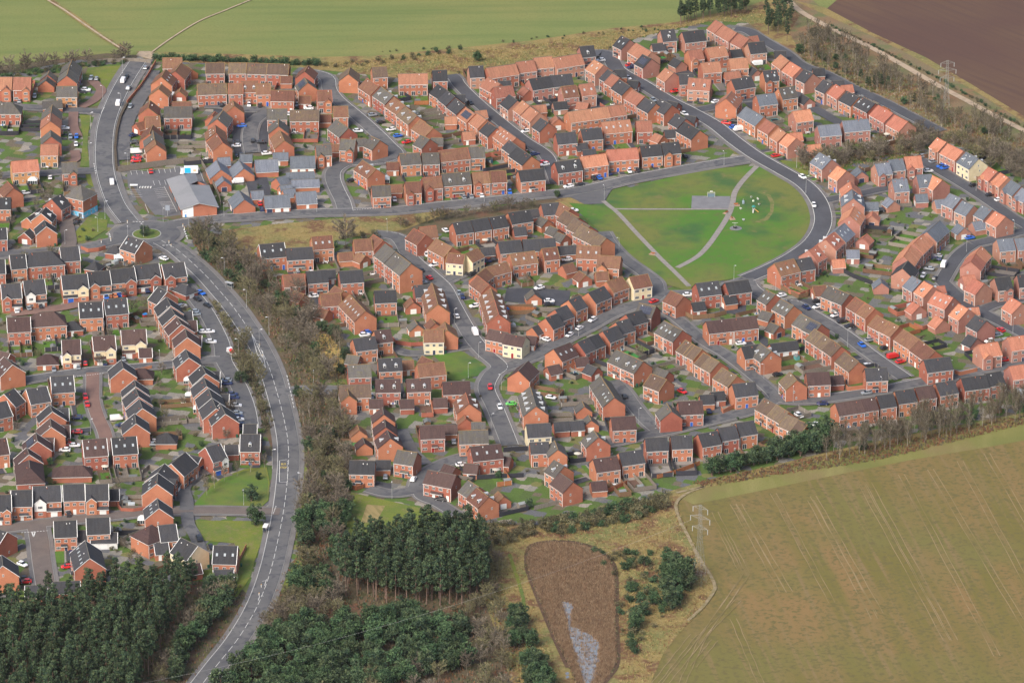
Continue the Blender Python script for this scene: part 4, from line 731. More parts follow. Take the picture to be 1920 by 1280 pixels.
# a building may not stand deep inside another: shrink lengths that collide end on
rows = {}
for h in HOUSES: rows.setdefault((h['row'], h['st'] == 1), []).append(h)
for (rw, gar), hs in rows.items():
    xs = [h['p'][0] for h in hs]; ys = [h['p'][1] for h in hs]
    vert = (max(ys)-min(ys)) > 1.3*(max(xs)-min(xs))
    hs.sort(key=lambda h: h['p'][1 if vert else 0])
    for i, h in enumerate(hs):
        where = 'top' if vert else 'left'
        h['id'] = (f"{ordn(i)} from {where}, " if len(hs) > 1 else '')+rw
        h['garage'] = gar
CAMD = Vector((0, -1, 0))
for h in HOUSES:
    if h['rf'] == 'o' and h['p'][1] < 300 and h['p'][0] < 1480: h['rf'] = 'q'
    elif h['rf'] in 'os' and h['p'][0] > 1480 and h['wl'] == 'R': h['wl'] = 'P'
for k, h in enumerate(HOUSES):
    rr = random.Random(k*31+5)
    u, n = corners(h)
    # local frame: -y is the side the camera sees
    ang = h['ang']
    if n.y > 0: pass
    else: ang += pi; u, n = -u, -n
    h['ang'] = ang
    # now n.y>=0, so local -y faces the camera
    L, D, ze, st, rf, wl, fl = h['L'], h['D'], h['ze']+rr.uniform(-.09, .09), h['st'], h['rf'], h['wl'], h['fl']
    D += rr.uniform(-.12, .12); h['D'] = D
    vis = -n.y   # unused
    roadd = near_road(h['c']); fs = -1 if (roadd[2]-h['c']).dot(n) < 0 else 1
    h['front'] = fs; h['road'] = roadd
    gar = h['garage']
    nm = 'garage' if gar else ('terraced_house' if L > 11.5 else 'detached_house')
    if 'new bungalows' in h['row']: nm = 'bungalow' if L > 7 else 'garage'
    root = empty(nm, h['c'], ang)
    h['root'] = root; h['nm'] = nm
    kind = {'garage': 'garage', 'terraced_house': 'terrace', 'detached_house': 'house', 'bungalow': 'bungalow'}[nm]
    lab = f"{WNAME[wl]} {kind}, {RNAME[rf]} roof, {h['id']}"
    if len(lab.split()) > 16: lab = f"{kind} with {RNAME[rf]} roof, {h['id']}"
    if len(lab.split()) > 16: lab = f"{kind}, {h['id']}"
    tag(root, lab, {'garage': 'garage', 'bungalow': 'bungalow'}.get(nm, 'house'), h['row']+(' garages' if gar else ' houses'))
    # walls
    bung = nm == 'bungalow' and wl == 'W'
    if bung: wl = 'R'
    b = MB(); mw = WALL[wl]; me = WALL['R'] if wl in 'CW' and 'w' in fl else mw
    zt = ze+D/2*TANP
    x0, x1, y0, y1 = -L/2, L/2, -D/2, D/2
    b.face([(x0, y0, 0), (x1, y0, 0), (x1, y0, ze), (x0, y0, ze)], WALL['R'] if (wl in 'W' and 'w' in fl) else mw); b.face([(x1, y1, 0), (x0, y1, 0), (x0, y1, ze), (x1, y1, ze)], mw)
    hp = 'h' in fl
    b.face([(x1, y0, 0), (x1, y1, 0), (x1, y1, ze)]+([] if hp else [(x1, 0, zt)])+[(x1, y0, ze)], me); b.face([(x0, y1, 0), (x0, y0, 0), (x0, y0, ze)]+([] if hp else [(x0, 0, zt)])+[(x0, y1, ze)], me)
    if wl == 'B':
        for q in ([(x0-.01, y0-.02, 0), (x1+.01, y0-.02, 0), (x1+.01, y0-.02, 2.6), (x0-.01, y0-.02, 2.6)], [(x1+.02, y0-.02, 0), (x1+.02, y1, 0), (x1+.02, y1, 2.6), (x1+.02, y0-.02, 2.6)], [(x0-.02, y1, 0), (x0-.02, y0-.02, 0), (x0-.02, y0-.02, 2.6), (x0-.02, y1, 2.6)]): b.face(q, M_BLUEP)
    if not gar: # white downpipes near the two camera-side corners
        for xx in (x0+.1, x1-.1): b.box(xx-.06, xx+.06, y0-.1, y0-.01, 0, ze-.1, M_WHITE)
    b.build('wall', root)
    # roof
    b = MB(); mr = M_RIDGE if rf in 'bmg' and h['c'].y > -900 and rr.random() < .8 else (M_RIDGE_R if rf in 'bo' else M_RIDGE_D)
    if rf in 'ds': mr = M_RIDGE_D
    left_est = h['p'][0] < 520 and h['p'][1] > 400
    mv = M_WHITE if left_est and rf in 'dr' else (mr if rf in 'bm' and rr.random() < .7 else ROOF[rf])
    zr = gable_roof(b, L, D, ze, ROOF[rf], mr, mv, hip=1 if hp else 0)
    roof = b.build('roof', root)
    slope = math.atan(TANP)
    def onroof(me_, name, x, fr, side=-1, z=0.05, rot=True):
        # fr: 0 eaves .. 1 ridge
        y = side*(D/2)*(1-fr); zz = ze+.16+(D/2)*TANP*fr+z
        o = put(name, me_, roof); o.location = (x, y, zz)
        if rot: o.rotation_euler = (-side*slope, 0, 0) if side < 0 else (-slope, 0, 0)
        return o
    sides = [-1, 1] if abs(n.y) < .62 else [-1]
    if 'n' in fl:
        nd = max(1, round(L/5.0))
        for s_ in sides:
            for i in range(nd):
                o = put('dormer', DORM, roof); y = s_*(D/2)*.72; o.location = (x0+L*(i+.5)/nd, y, ze+.16+(D/2)*TANP*.28-.25)
                if s_ > 0: o.rotation_euler = (0, 0, pi)
    if 'v' in fl:
        nd = max(2, round(L/3.2))
        for i in range(nd): onroof(SKYL, 'skylight', x0+L*(i+.5)/nd, .48)
    if 's' in fl:
        b = MB(); pw = min(L*.7, 7); b.box(-pw/2, pw/2, -1.6, 1.6, 0, .06, M_SOLAR)
        for i in range(1, int(pw)): b.box(-pw/2+i-.03, -pw/2+i+.03, -1.6, 1.6, .06, .08, M_SLINE)
        b.box(-pw/2, pw/2, -.03, .03, .08, .09, M_SLINE); me_ = b.mesh('solar_panel'); onroof(me_, 'solar_panel', 0, .5, z=.12)
    # little roof vents
    if not gar and rr.random() < .7:
        b = MB()
        for i in range(rr.choice((1, 1, 2))):
            xx = rr.uniform(-L*.35, L*.35); fr = rr.uniform(.72, .9); yy = -(D/2)*(1-fr); zz = ze+.16+(D/2)*TANP*fr; b.box(xx-.13, xx+.13, yy-.13, yy+.13, zz-.1, zz+.3, M_RIDGE_R if rr.random() < .5 else M_WHITE)
        b.build('roof_vent', roof)
    def W(me_, name, x, z, side, wall_root=root):
        o = put(name, me_, wall_root)
        if side == 'f': o.location = (x, y0-.012, z)
        elif side == 'b': o.location = (x, y1+.012, z); o.rotation_euler = (0, 0, pi)
        elif side == 'r': o.location = (x1+.012, x, z); o.rotation_euler = (0, 0, pi/2)
        elif side == 'l': o.location = (x0-.012, x, z); o.rotation_euler = (0, 0, -pi/2)
        return o
    if gar:
        # doors in the gable nearer the road, else in the long wall
        if L > 9:
            for i in range(int(L/3)): W(GDW if rr.random() < .6 else GDD, 'garage_door', x0+L*(i+.5)/int(L/3), 0, 'f' if fs < 0 else 'b')
        else:
            s_ = 'r' if (roadd[2]-h['c']).dot(u) > 0 else 'l'
            W(GDW if rr.random() < .6 else GDD, 'garage_door', 0, 0, s_)
            if rr.random() < .4: W(DOORS[1], 'door', rr.uniform(-1.5, 1.5), 0, 'f')
        continue
    if bung:
        sx = 1 if u.y < 0 else -1; b = MB(); gz = 2.4+1.7*TANP; X = sx*(L/2+.9); yw = -1.2
        b.face([(X, yw-1.7, 0), (X, yw+1.7, 0), (X, yw+1.7, 2.4), (X, yw, gz), (X, yw-1.7, 2.4)], WALL['W'])
        for sy in (-1, 1): b.face([(X, yw+sy*1.7, 0), (sx*L/2-sx*.1, yw+sy*1.7, 0), (sx*L/2-sx*.1, yw+sy*1.7, 2.4), (X, yw+sy*1.7, 2.4)], WALL['R'])
        b.build('gable_bay', root); b = MB()
        for sy in (-1, 1): b.face([(X+sx*.15, yw+sy*1.9, 2.35), (X+sx*.15, yw, gz+.12), (sx*(L/2-1.5), yw, gz+.12), (sx*(L/2-1.5), yw+sy*1.9, 2.35)], ROOF[rf])
        b.build('gable_roof', root)
        for yy in (-.6, .6): put('window', W_SM, root, (X+sx*.02, yw+yy, .7), pi/2*sx)
    if nm == 'bungalow':
        for i in range(max(2, round(L/3.2))): W(W_MED, 'window', x0+L*(i+.5)/max(2, round(L/3.2)), .9, 'f')
        W(W_SM, 'window', 1.2, .9, 'r'); W(W_SM, 'window', 1.2, .9, 'l')
    gab = []
    if 'w' in fl or ('new bungalows' in h['row'] and L > 9):
        # projecting front gable(s) toward the camera
        nb = 2 if (nm == 'bungalow' or (st == 2 and L > 12)) else 1
        gw = min(4.2, L*.44)
        for i in range(nb):
            gx = (x0+gw/2+.25 if i == 0 else x1-gw/2-.25) if nb == 2 or rr.random() < .6 else x1-gw/2-.25
            gab.append((gx, gw))
            b = MB(); gp = 1.1; gz = ze+gw/2*TANP; mg = WALL[wl]
            b.face([(gx-gw/2, y0-gp, 0), (gx+gw/2, y0-gp, 0), (gx+gw/2, y0-gp, ze), (gx, y0-gp, gz), (gx-gw/2, y0-gp, ze)], mg)
            for sx in (-1, 1):
                q = [(gx+sx*gw/2, y0-gp, 0), (gx+sx*gw/2, y0+.3, 0), (gx+sx*gw/2, y0+.3, ze), (gx+sx*gw/2, y0-gp, ze)]
                b.face(q if sx > 0 else q[::-1], me)
            b.build('gable_bay', root)
            b = MB(); rl = (gz-ze)/TANP  # run back until it meets the main slope
            o_ = .25; zg = ze+.12-o_*TANP; zrg = gz+.14
            for sx in (-1, 1):
                e1, e2 = (gx+sx*(gw/2+o_), y0-gp-.15, zg), (gx+sx*(gw/2+o_), y0-o_*.2, zg); r1_, r2_ = (gx, y0-gp-.15, zrg), (gx, y0+rl+.1, zrg)
                q = [e1, e2, r2_, r1_]; b.face(q if sx > 0 else q[::-1], ROOF[rf])
                q = [e1, r1_, (r1_[0], r1_[1], r1_[2]-.2), (e1[0], e1[1], e1[2]-.2)]
                b.face(q if sx > 0 else q[::-1], mv if mv is not ROOF[rf] else M_WHITE if left_est else mr)
            b.build('gable_roof', root)
            if left_est and st == 2 and i == 0:
                if wl in 'CW':
                    b = MB(); b.box(gx-gw/2-.02, gx+gw/2+.02, y0-gp-.03, y0-gp+.2, 0, 2.5, WALL['R'], (0,)); b.build('brick_base', root)
                ox0, ox1 = (gx+gw/2, x1) if gx < 0 else (x0, gx-gw/2)
                if ox1-ox0 > 2.4 and nb == 1:
                    b = MB(); q = [(ox0, y0-1.3, 2.35), (ox1, y0-1.3, 2.35), (ox1, y0, 2.35), (ox0, y0, 2.35)]; b.hexa(q+[(ox0, y0-1.3, 2.45), (ox1, y0-1.3, 2.45), (ox1, y0, 3.2), (ox0, y0, 3.2)], ROOF[rf]); b.box(ox0, ox1, y0-1.34, y0-1.3, 2.28, 2.44, M_WHITE); b.build('porch_canopy', root)
                    W(rr.choice((GDW, GDW, GDB)), 'garage_door', (ox0+ox1)/2, 0, 'f').location.y = y0-.9
                    b = MB(); b.box(ox0+.1, ox1-.02, y0-.88, y0, 0, 2.36, WALL['R']); b.build('garage_front', root)
            if st >= 2: W(W_BIG, 'window', gx, 3.5, 'f').location.y = y0-gp-.012
            W(W_BIG, 'window', gx, .95, 'f').location.y = y0-gp-.012
    if nm == 'bungalow': continue
    # windows on the eaves walls
    nu = max(1, round(L/5.2)); nw = max(2, round(L/2.75))
    zs2 = 3.55 if st < 4 else 3.3
    for side in ('f', 'b'):
        if side == 'b' and abs(n.y) > .75: continue       # wholly turned away
        frontside = (side == 'f') == (fs < 0)
        for i in range(nw):
            x = x0+L*(i+.5)/nw
            if side == 'f' and any(abs(x-g)-w_/2 < .5 for g, w_ in gab): continue
            low = not (side == 'f' and gab and left_est)
            W(W_BIG if i % 2 == 0 and L/nw > 2.5 else (W_MED if i % 3 else W_SM), 'window', x, zs2, side)
            if st == 4: W(W_MED, 'window', x, 6.0, side)
            if not low: pass
            elif frontside:
                if i % 2 == 1 or (nw == 2 and i == 1): W(rr.choice(DOORS), 'door', x, 0, side)
                else: W(W_BIG, 'window', x, .9, side)
            else:
                if i % 2 == 0: W(W_PAT, 'patio_door', x, 0.05, side)
                else: W(W_SM if i % 3 else W_MED, 'window', x, 1.0, side)
    # gable end windows
    for side, ux in (('r', u), ('l', -u)):
        if ux.y > .45: continue
        if rr.random() < .6: W(W_SM, 'window', rr.uniform(-1.5, 1.5), 3.6, side)
        if rr.random() < .25: W(W_SM, 'window', rr.uniform(-1.5, 1.5), 1.1, side)
        if st >= 3 and rr.random() < .6: W(W_SM, 'window', 0, 5.9, side)
        if st == 4:
            for z in (1, 3.6, 6.2): W(W_SM, 'window', .5, z, side)
    # porch canopy
    if rr.random() < .45 and not gab and st < 4:
        s_ = fs if abs(n.y) < .75 else (-1 if fs < 0 else 0)
        if s_:
            b = MB(); pw = min(2.2, L*.4) if rr.random() < .6 else L*.45; xx = rr.uniform(-.15, .15)*L
            yA, yB = s_*(D/2), s_*(D/2+.95)
            q = [(xx-pw/2, min(yA, yB), 2.25), (xx+pw/2, min(yA, yB), 2.25), (xx+pw/2, max(yA, yB), 2.25), (xx-pw/2, max(yA, yB), 2.25)]
            t_ = [(p_[0], p_[1], 2.35 if p_[1] == yB else 2.95) for p_ in q]
            b.hexa(q+t_, ROOF[rf]); b.box(xx-pw/2, xx+pw/2, yB-.03, yB+.03, 2.18, 2.34, M_WHITE); b.build('porch_canopy', root)
CDATA = """
T 0 70
182,602,gv 325,555,gv 770,518,kh 805,496,wh 855,392,gv 900,394,gv 1155,415,Wr 1185,378,kr 1205,485,gr 1108,628,Wr 1222,655,gr 1365,288,gr 600,855,wh 660,935,gv 717,935,bv 712,1005,wv 1250,922,nh 1258,987,kh 1275,1078,Wh 1280,1130,rh 1275,1160,rh
T 384 70
155,625,kv 415,635,wv 515,635,kv 870,635,gv 975,665,wh 788,718,wv 345,835,bh 295,985,kh 295,1018,wh 450,975,kv 530,985,kh 580,1090,wh 330,1110,kh 1575,730,gh 1650,797,kh 1745,865,wh 1810,925,bh 1435,880,wh 1520,1085,kr 1890,985,rh
T 768 70
1145,565,wh 1318,555,nv 1135,875,wh 1175,1095,nh 1255,1180,rh 1265,1200,wh 1790,220,wh 570,620,kr
T 1152 0
155,612,rh 160,632,nh 128,738,wr 530,838,rh 1320,590,Wh 365,940,gr 658,1070,wr 950,960,wr 1050,1155,rh 1130,1140,kh 1118,1195,bh 1165,1215,Wh 705,635,kr 465,580,kh
T 1340 180
825,765,wr 930,1030,wr
T 1536 256
975,190,gh 1070,240,gh 1140,285,bh 1170,298,bh 1025,325,wh 1450,460,kh 1605,550,kh 1690,595,wh 1390,935,bh 1110,1120,gh 1100,1148,nh 1168,1210,Wr 1028,1240,gh 535,695,kh
T 1060 180
595,695,wv 675,690,kv 390,730,nv 300,750,bv 250,760,kv 135,835,kr 30,850,wr 1120,565,kv
T 768 240
508,650,gv 580,645,gv 670,622,wv 912,605,bv 335,960,wv 120,1165,wr 1870,1095,wr 1535,775,wr
T 0 300
470,165,wv 1048,218,Wr 530,585,kh 722,585,kv 235,310,wh 1535,925,wh 1415,108,rv
T 384 300
300,190,Wh 512,405,rv 535,465,nv 1780,372,wv 1385,190,kh
T 0 520
155,290,wv 380,268,kv 270,290,gv 985,165,bv 1060,160,ov 1150,140,rv 1265,115,gv 1370,115,nv 1885,152,bv 1850,212,kv 1815,325,gh 1830,350,gh 1910,510,wh 505,850,gv 735,820,gv 800,808,rv 978,785,nv 800,1125,rv 818,1195,rv 1155,765,gv
T 384 480
30,712,wh 60,805,wh 200,1170,gh 210,1195,nh 1015,378,wh 1220,530,wh 1040,490,wh 1510,720,bh 1500,740,wh 25,470,kv
T 250 600 6.184
1150,860,nh 1165,900,nh 1195,990,wh 1205,1080,gh 1215,1115,nh 1220,1155,wh 1240,1220,nh
T 0 690
725,465,nh 720,600,rh 605,755,wh 700,725,wh 580,720,rh 1090,475,Wh 1130,535,nh 1380,690,wh 1410,715,gh
T 720 440
360,160,wh 490,280,wh 910,270,rh 960,250,nh 1035,235,kh 830,370,kr 345,340,kr 425,410,rr 365,450,gh 705,550,gr 735,585,nr 680,770,wr 855,925,Wr 850,670,wh 1455,500,wr 1700,208,wh 1550,625,wh 1545,655,kh 1570,960,wh 1740,945,wr 1835,880,wr
T 1060 440
410,95,wr 255,805,wr 1150,570,wh 830,630,rr 1645,1020,wh
T 1400 440
655,610,kh 660,678,wh 560,690,nr 830,755,wh 895,815,kh 965,860,kh 1160,985,gh 1080,1040,br 1330,1050,kh 1370,1145,Rh 1440,1190,rh 1130,1225,wh 1655,385,wv 1760,410,kr 330,570,wh
T 1620 460 6.4
1640,1015,rv 1460,1125,wh
T 620 650
385,470,gv 1155,890,gv 1495,385,rr 1585,570,wr 1690,535,Gh 775,1245,wr 515,1220,gv 1225,1105,wh
T 640 790
965,700,kh
T 930 640
515,525,wh 1745,470,rh 1205,520,kv
T 1230 600
1140,510,kh 495,855,nv 1560,785,nh 1340,895,wv 1510,975,wh
T 1536 580
440,780,gr 1800,465,rh
T 0 820
645,705,kv 210,1190,wh 625,1210,rh 1865,955,kv
T 384 820
60,1030,kv
T 0 1000 4.267
205,385,rh 205,360,kh
"""
LDATA = """
T 0 70
1150,350 965,590 1137,690 850,870 838,1160 1200,1255
T 0 300
985,560 918,680 610,800 1345,735 1770,680 1530,590 1200,770
T 384 300
1050,500 180,540 1710,690
T 768 240
700,700 1180,560 1825,680
T 1060 180
1487,660
T 1340 180
768,680 855,920
T 1536 256
1470,520 1825,930 1380,1090
T 384 480
185,190 392,490 603,750 512,870 1020,1215
T 720 440
888,1160 660,840
T 620 650
1290,300 1600,410 1505,780
T 1400 440
945,1060 272,530
T 1060 440
1580,430 503,170 125,960
T 1230 600
715,270 1010,560 1285,780
T 1536 580
583,790 1232,620 1815,230
T 384 820
905,520 1755,580 365,640 635,300
T 0 690
850,630
T 0 520
1500,840
T 930 640
1338,780
T 250 600 6.184
1220,440
"""
# ---------------------------------------------------------------- occupancy grid (1 m cells)
OCC = {}
def mark_poly_world(ws, val):
    xs = [p.x for p in ws]; ys = [p.y for p in ws]
    for iy in range(int(min(ys)), int(max(ys))+1):
        yc = iy+.5; cr = []
        for i in range(len(ws)):
            a, e = ws[i], ws[(i+1) % len(ws)]
            if (a.y > yc) != (e.y > yc): cr.append(a.x+(yc-a.y)*(e.x-a.x)/(e.y-a.y))
        cr.sort()
        for j in range(0, len(cr)-1, 2):
            for ix in range(int(math.floor(cr[j]+.3)), int(math.floor(cr[j+1]-.3))+1): OCC[(ix, iy)] = val
def pip(p, ws):
    r = False
    for i in range(len(ws)):
        a, e = ws[i], ws[(i+1) % len(ws)]
        if (a.y > p.y) != (e.y > p.y) and p.x < a.x+(p.y-a.y)*(e.x-a.x)/(e.y-a.y): r = not r
    return r
occ = lambda x, y: OCC.get((int(math.floor(x)), int(math.floor(y))))
for ph, wd, ps in RP:
    for i in range(len(ps)-1):
        d = ps[i+1]-ps[i]; n = max(1, int(d.length/.6))
        for j in range(n):
            c = ps[i]+d*(j/n); r = wd/2+1.0
            for ix in range(int(c.x-r), int(c.x+r)+1):
                for iy in range(int(c.y-r), int(c.y+r)+1):
                    if (ix+.5-c.x)**2+(iy+.5-c.y)**2 < r*r: OCC[(ix, iy)] = 'road'
for s in ('1066,380 1110,384 1133,380 1165,357 1280,327 1416,311 1490,341 1522,398 1519,440 1460,497 1400,518 1330,530 1292,546 1240,530 1190,502 1136,448', '806,660 862,657 922,690 906,702 850,714 828,680', '658,922 842,965 860,985 650,1010', '238,326 262,322 368,311 388,345 418,412 330,412 292,410 262,382 240,350',
          '400,205 500,205 505,240 500,285 440,290 432,240', '365,945 392,916 420,896 460,882 498,878 503,905 500,935 488,948', '366,975 493,976 492,1010 478,1050 445,1100 425,1098 445,1040', '588,622 618,630 642,664 640,698 622,702 602,682 586,645', '1095,178 1145,190 1120,205 1090,198', '945,565 950,540 1010,540 1070,545 1065,575', '415,432 520,420 740,401 850,396 760,430 560,475 450,482', '1345,540 1400,560 1398,592 1350,585'):
    mark_poly_world([P(x, y) for x, y in pts(s)], 'open')
for h in HOUSES:
    u, n = corners(h); a, c = u*(h['L']/2+.4), n*(h['D']/2+.4)
    mark_poly_world([h['c']-a-c, h['c']+a-c, h['c']+a+c, h['c']-a+c], 'house')
# ---------------------------------------------------------------- gardens, drives, fences
surf = {k: MB() for k in ('lawn', 'patio', 'gravel', 'deck', 'flawn', 'drive', 'soil')}
SM = {'lawn': M_LAWN, 'patio': M_PATIO, 'gravel': M_GRAVEL, 'deck': M_DECK, 'flawn': M_FLAWN, 'drive': M_ROADD, 'soil': M_SOIL}
M_CONC = mat('pale_concrete', (.38, .36, .32), .9)
zc = [0]
def patch(kind, h, x0, x1, y0, y1, z=.26):
    u, n = corners(h); zc[0] += 1; zz = z+(zc[0] % 40)*.0015
    q = [h['c']+u*x+n*y for x, y in ((x0, y0), (x1, y0), (x1, y1), (x0, y1))]
    surf[kind].face([(p.x, p.y, zz) for p in q], SM[kind] if kind in SM else kind)
def free(h, x0, x1, y0, y1):
    u, n = corners(h); nx = max(2, int((x1-x0)/1.2)); ny = max(1, int(abs(y1-y0)/1.0))
    for i in range(nx+1):
        for j in range(ny+1):
            p = h['c']+u*(x0+(x1-x0)*i/nx)+n*(y0+(y1-y0)*j/ny)
            if occ(p.x, p.y): return False
    return True
SHED = []
def shed_mesh(k):
    m = [FENCES[0], FENCES[1], FENCES[2], mat('teal_shed_paint', (.10, .28, .28), .8), mat('blue_shed_paint', (.06, .16, .26), .8)][k]
    b = MB(); b.box(-1.2, 1.2, -.9, .9, 0, 1.75, m, (0, 1)); b2 = MB()
    b.face([(-1.2, -.9, 1.75), (-1.2, 0, 2.2), (-1.2, .9, 1.75)], m); b.face([(1.2, .9, 1.75), (1.2, 0, 2.2), (1.2, -.9, 1.75)], m)
    rm = mat('roofing_felt', (.16, .17, .17), .9, rnd=.4)
    b2.hexa([(-1.35, -1.05, 1.66), (1.35, -1.05, 1.66), (1.35, 0, 2.2), (-1.35, 0, 2.2), (-1.35, -1.05, 1.72), (1.35, -1.05, 1.72), (1.35, 0, 2.27), (-1.35, 0, 2.27)], rm)
    b2.hexa([(-1.35, 0, 2.2), (1.35, 0, 2.2), (1.35, 1.05, 1.66), (-1.35, 1.05, 1.66), (-1.35, 0, 2.27), (1.35, 0, 2.27), (1.35, 1.05, 1.72), (-1.35, 1.05, 1.72)], rm)
    b3 = MB(); b3.box(-.4, .4, -.93, -.9, .05, 1.7, M_WHITE if k > 2 else FENCES[1])
    return b.mesh('shed_wall'), b2.mesh('shed_roof'), b3.mesh('shed_door')
SHM = [shed_mesh(k) for k in range(5)]; SHN = ['brown', 'grey', 'dark', 'teal', 'blue']
def ring(b, r, z, t, m, n=20):
    for i in range(n):
        a, e = 2*pi*i/n, 2*pi*(i+1)/n
        b.tube((r*cos(a), r*sin(a), z), (r*cos(e), r*sin(e), z), t, t, m, 4, False)
b = MB(); b.face([(1.7*cos(2*pi*i/20), 1.7*sin(2*pi*i/20), .8) for i in range(20)], M_BLACK); TR_BED = b.mesh('jumping_mat')
b = MB(); ring(b, 1.75, .82, .1, mat('teal_pad', (.04, .22, .25), .6));
for i in range(6): b.tube((1.7*cos(i), 1.7*sin(i), 0), (1.7*cos(i), 1.7*sin(i), .82), .04, .04, M_METAL, 4)
TR_RIM = b.mesh('padded_rim')
BUSHSPOT = []; TREESPOT = []; UNITS = []; DRIVES = []
nf = 0
hs_sorted = sorted([h for h in HOUSES if not h['garage'] and h['nm'] != 'bungalow'], key=lambda h: h['L']*-1)
shed_n = 0
for h in HOUSES:
    rr = random.Random(int(h['p'][0]*7+h['p'][1]*13)); L, D = h['L'], h['D']; fs = h['front']
    if h['garage'] or h['nm'] == 'bungalow':
        u, n = corners(h); # apron before the garage
        s_ = 1 if (h['road'][2]-h['c']).dot(u) > 0 else -1
        if h['garage'] and L < 9 and free(h, min(s_*(L/2+.6), s_*(L/2+5)), max(s_*(L/2+.6), s_*(L/2+5)), -D/2+.5, D/2-.5): patch('drive', h, s_*L/2, s_*(L/2+5.5), -D/2, D/2)
        continue
    nu = max(1, round(L/5.6)); bk = -fs
    # clear depth at the back, dwelling by dwelling
    gs = []
    for i in range(nu):
        xa, xb = -L/2+L*i/nu, -L/2+L*(i+1)/nu; G = 0
        for g in (12, 11, 10, 9, 8, 7, 6, 5, 4, 3, 2.4):
            ya, yb = bk*(D/2+.9), bk*(D/2+g)
            if free(h, xa+.6, xb-.6, min(ya, yb), max(ya, yb)): G = g; break
        gs.append(G)
    if max(gs) >= 2.4:
        fk = rr.choices(range(5), (38, 34, 14, 8, 6))[0]
        hh = rr.uniform(1.55, 1.85); fm = FENCES[fk] if fk < 4 else WALL['R']; t = .05 if fk < 4 else .12
        u, n = corners(h)
        def gp(x, y): return h['c']+u*x+n*y
        root = None
        if max(gs) >= 4 and nf < 285:
            nf += 1; root = empty('garden_fence' if fk < 4 else 'garden_wall', h['c'], h['ang'])
        for i in range(nu):
            G = gs[i]
            if not G: continue
            xa, xb = -L/2+L*i/nu, -L/2+L*(i+1)/nu; ya = bk*D/2; pt = min(G*.5, rr.uniform(1.2, 2.8)); ym = bk*(D/2+pt); ye = bk*(D/2+G)
            patch(rr.choice(('patio', 'patio', 'gravel', 'deck')), h, xa, xb, ya, ym)
            k = rr.choices(('lawn', 'gravel', 'soil', 'patio', 'deck', 'flawn'), (62, 11, 12, 7, 5, 3))[0]
            patch(k, h, xa, xb, ym, ye)
            if k == 'lawn' and rr.random() < .4: patch('soil', h, xa, xa+.9, ym, ye, .33)
            if rr.random() < .36 and G > 4.5:
                SHED.append((gp(rr.choice((xa+1.5, xb-1.5)), bk*(D/2+G-1.4)), h['ang'], rr.choices(range(5), (35, 30, 18, 8, 9))[0], h['id'], i, nu))
            elif rr.random() < .07 and G > 6: SHED.append((gp((xa+xb)/2, bk*(D/2+G-3)), h['ang'], -1, h['id'], i, nu))
            UNITS.append((gp((xa+xb)/2+rr.uniform(-1, 1), bk*(D/2+min(G-1, rr.uniform(1.2, 4.5)))), h, G))
            for t_ in range(rr.choice((1, 2, 2, 3, 4))): BUSHSPOT.append((gp(rr.uniform(xa+.5, xb-.5), bk*(D/2+rr.uniform(pt+.3, G-.3))), h))
            if rr.random() < .10 and G > 5: TREESPOT.append((gp(rr.uniform(xa+1, xb-1), bk*(D/2+G-1.2)), h))
            if root:
                b = MB(); b.box(xa-.03, xb+.03, ye-t, ye+t, .2, .2+hh, fm, (0,)); b.build('rear_panel', root)
                for x in ((xa, xb) if i == 0 else (xb,)):
                    b = MB(); G2 = max(G, gs[i+1] if (i+1 < nu and x == xb) else 0); y2 = bk*(D/2+G2); b.box(x-t, x+t, min(bk*(D/2+.02), y2), max(bk*(D/2+.02), y2), .2, .15+hh, fm, (0,)); b.build('side_panel', root)
                if rr.random() < .3:
                    b = MB()
                    for j in range(3): xx = xa+(xb-xa)*j/2; b.box(xx-.07, xx+.07, ye-.1, ye+.1, .2, .32+hh, M_CONC)
                    b.build('post', root)
            y0_, y1_ = sorted((bk*D/2, ye)); mark_poly_world([gp(x, y) for x, y in ((xa, y0_), (xb, y0_), (xb, y1_), (xa, y1_))], 'garden')
        if root:
            lb = f"{FNAME[fk] if fk < 4 else 'red brick'} {'fence' if fk < 4 else 'wall'} behind house {h['id']}"
            if len(lb.split()) > 16: lb = f"fence behind house {h['id']}"
            tag(root, lb, 'fence' if fk < 4 else 'wall', 'fences round the back gardens')
    # front: drives and small lawns
    Fd = 0
    for g in (9, 8, 7, 6, 5, 4, 3, 2):
        ya, yb = fs*(D/2+.9), fs*(D/2+g)
        if free(h, -L/2+.4, L/2-.4, min(ya, yb), max(ya, yb)): Fd = g; break
    if Fd:
        for i in range(nu):
            xa, xb = -L/2+L*i/nu, -L/2+L*(i+1)/nu; xm = xa+(xb-xa)*rr.uniform(.45, .62); ya, ye = fs*(D/2), fs*(D/2+Fd+.6)
            a_, b_ = ('drive', 'lawn') if rr.random() < .75 else ('gravel', 'lawn')
            if rr.random() < .2: b_ = 'drive'
            if Fd >= 5 and rr.random() < .42: u, n = corners(h); DRIVES.append((h['c']+u*((xa+xm)/2 if xm-xa > xb-xm else (xm+xb)/2)+n*(fs*(D/2+2.9)), h, i))
            if rr.random() < .5: patch(a_, h, xa, xm-.35, ya, ye); patch(b_, h, xm+.35, xb, ya, ye)
            else: patch(b_, h, xa, xm-.35, ya, ye); patch(a_, h, xm+.35, xb, ya, ye)
            patch(M_CONC, h, xm-.35, xm+.35, ya, ye) if False else patch('patio', h, xm-.32, xm+.32, ya, ye, .34)
            if rr.random() < .3: u, n = corners(h); BUSHSPOT.append((h['c']+u*(xb-.6)+n*(fs*(D/2+1.0)), h))
        u, n = corners(h); y0_, y1_ = sorted((fs*D/2, fs*(D/2+Fd)))
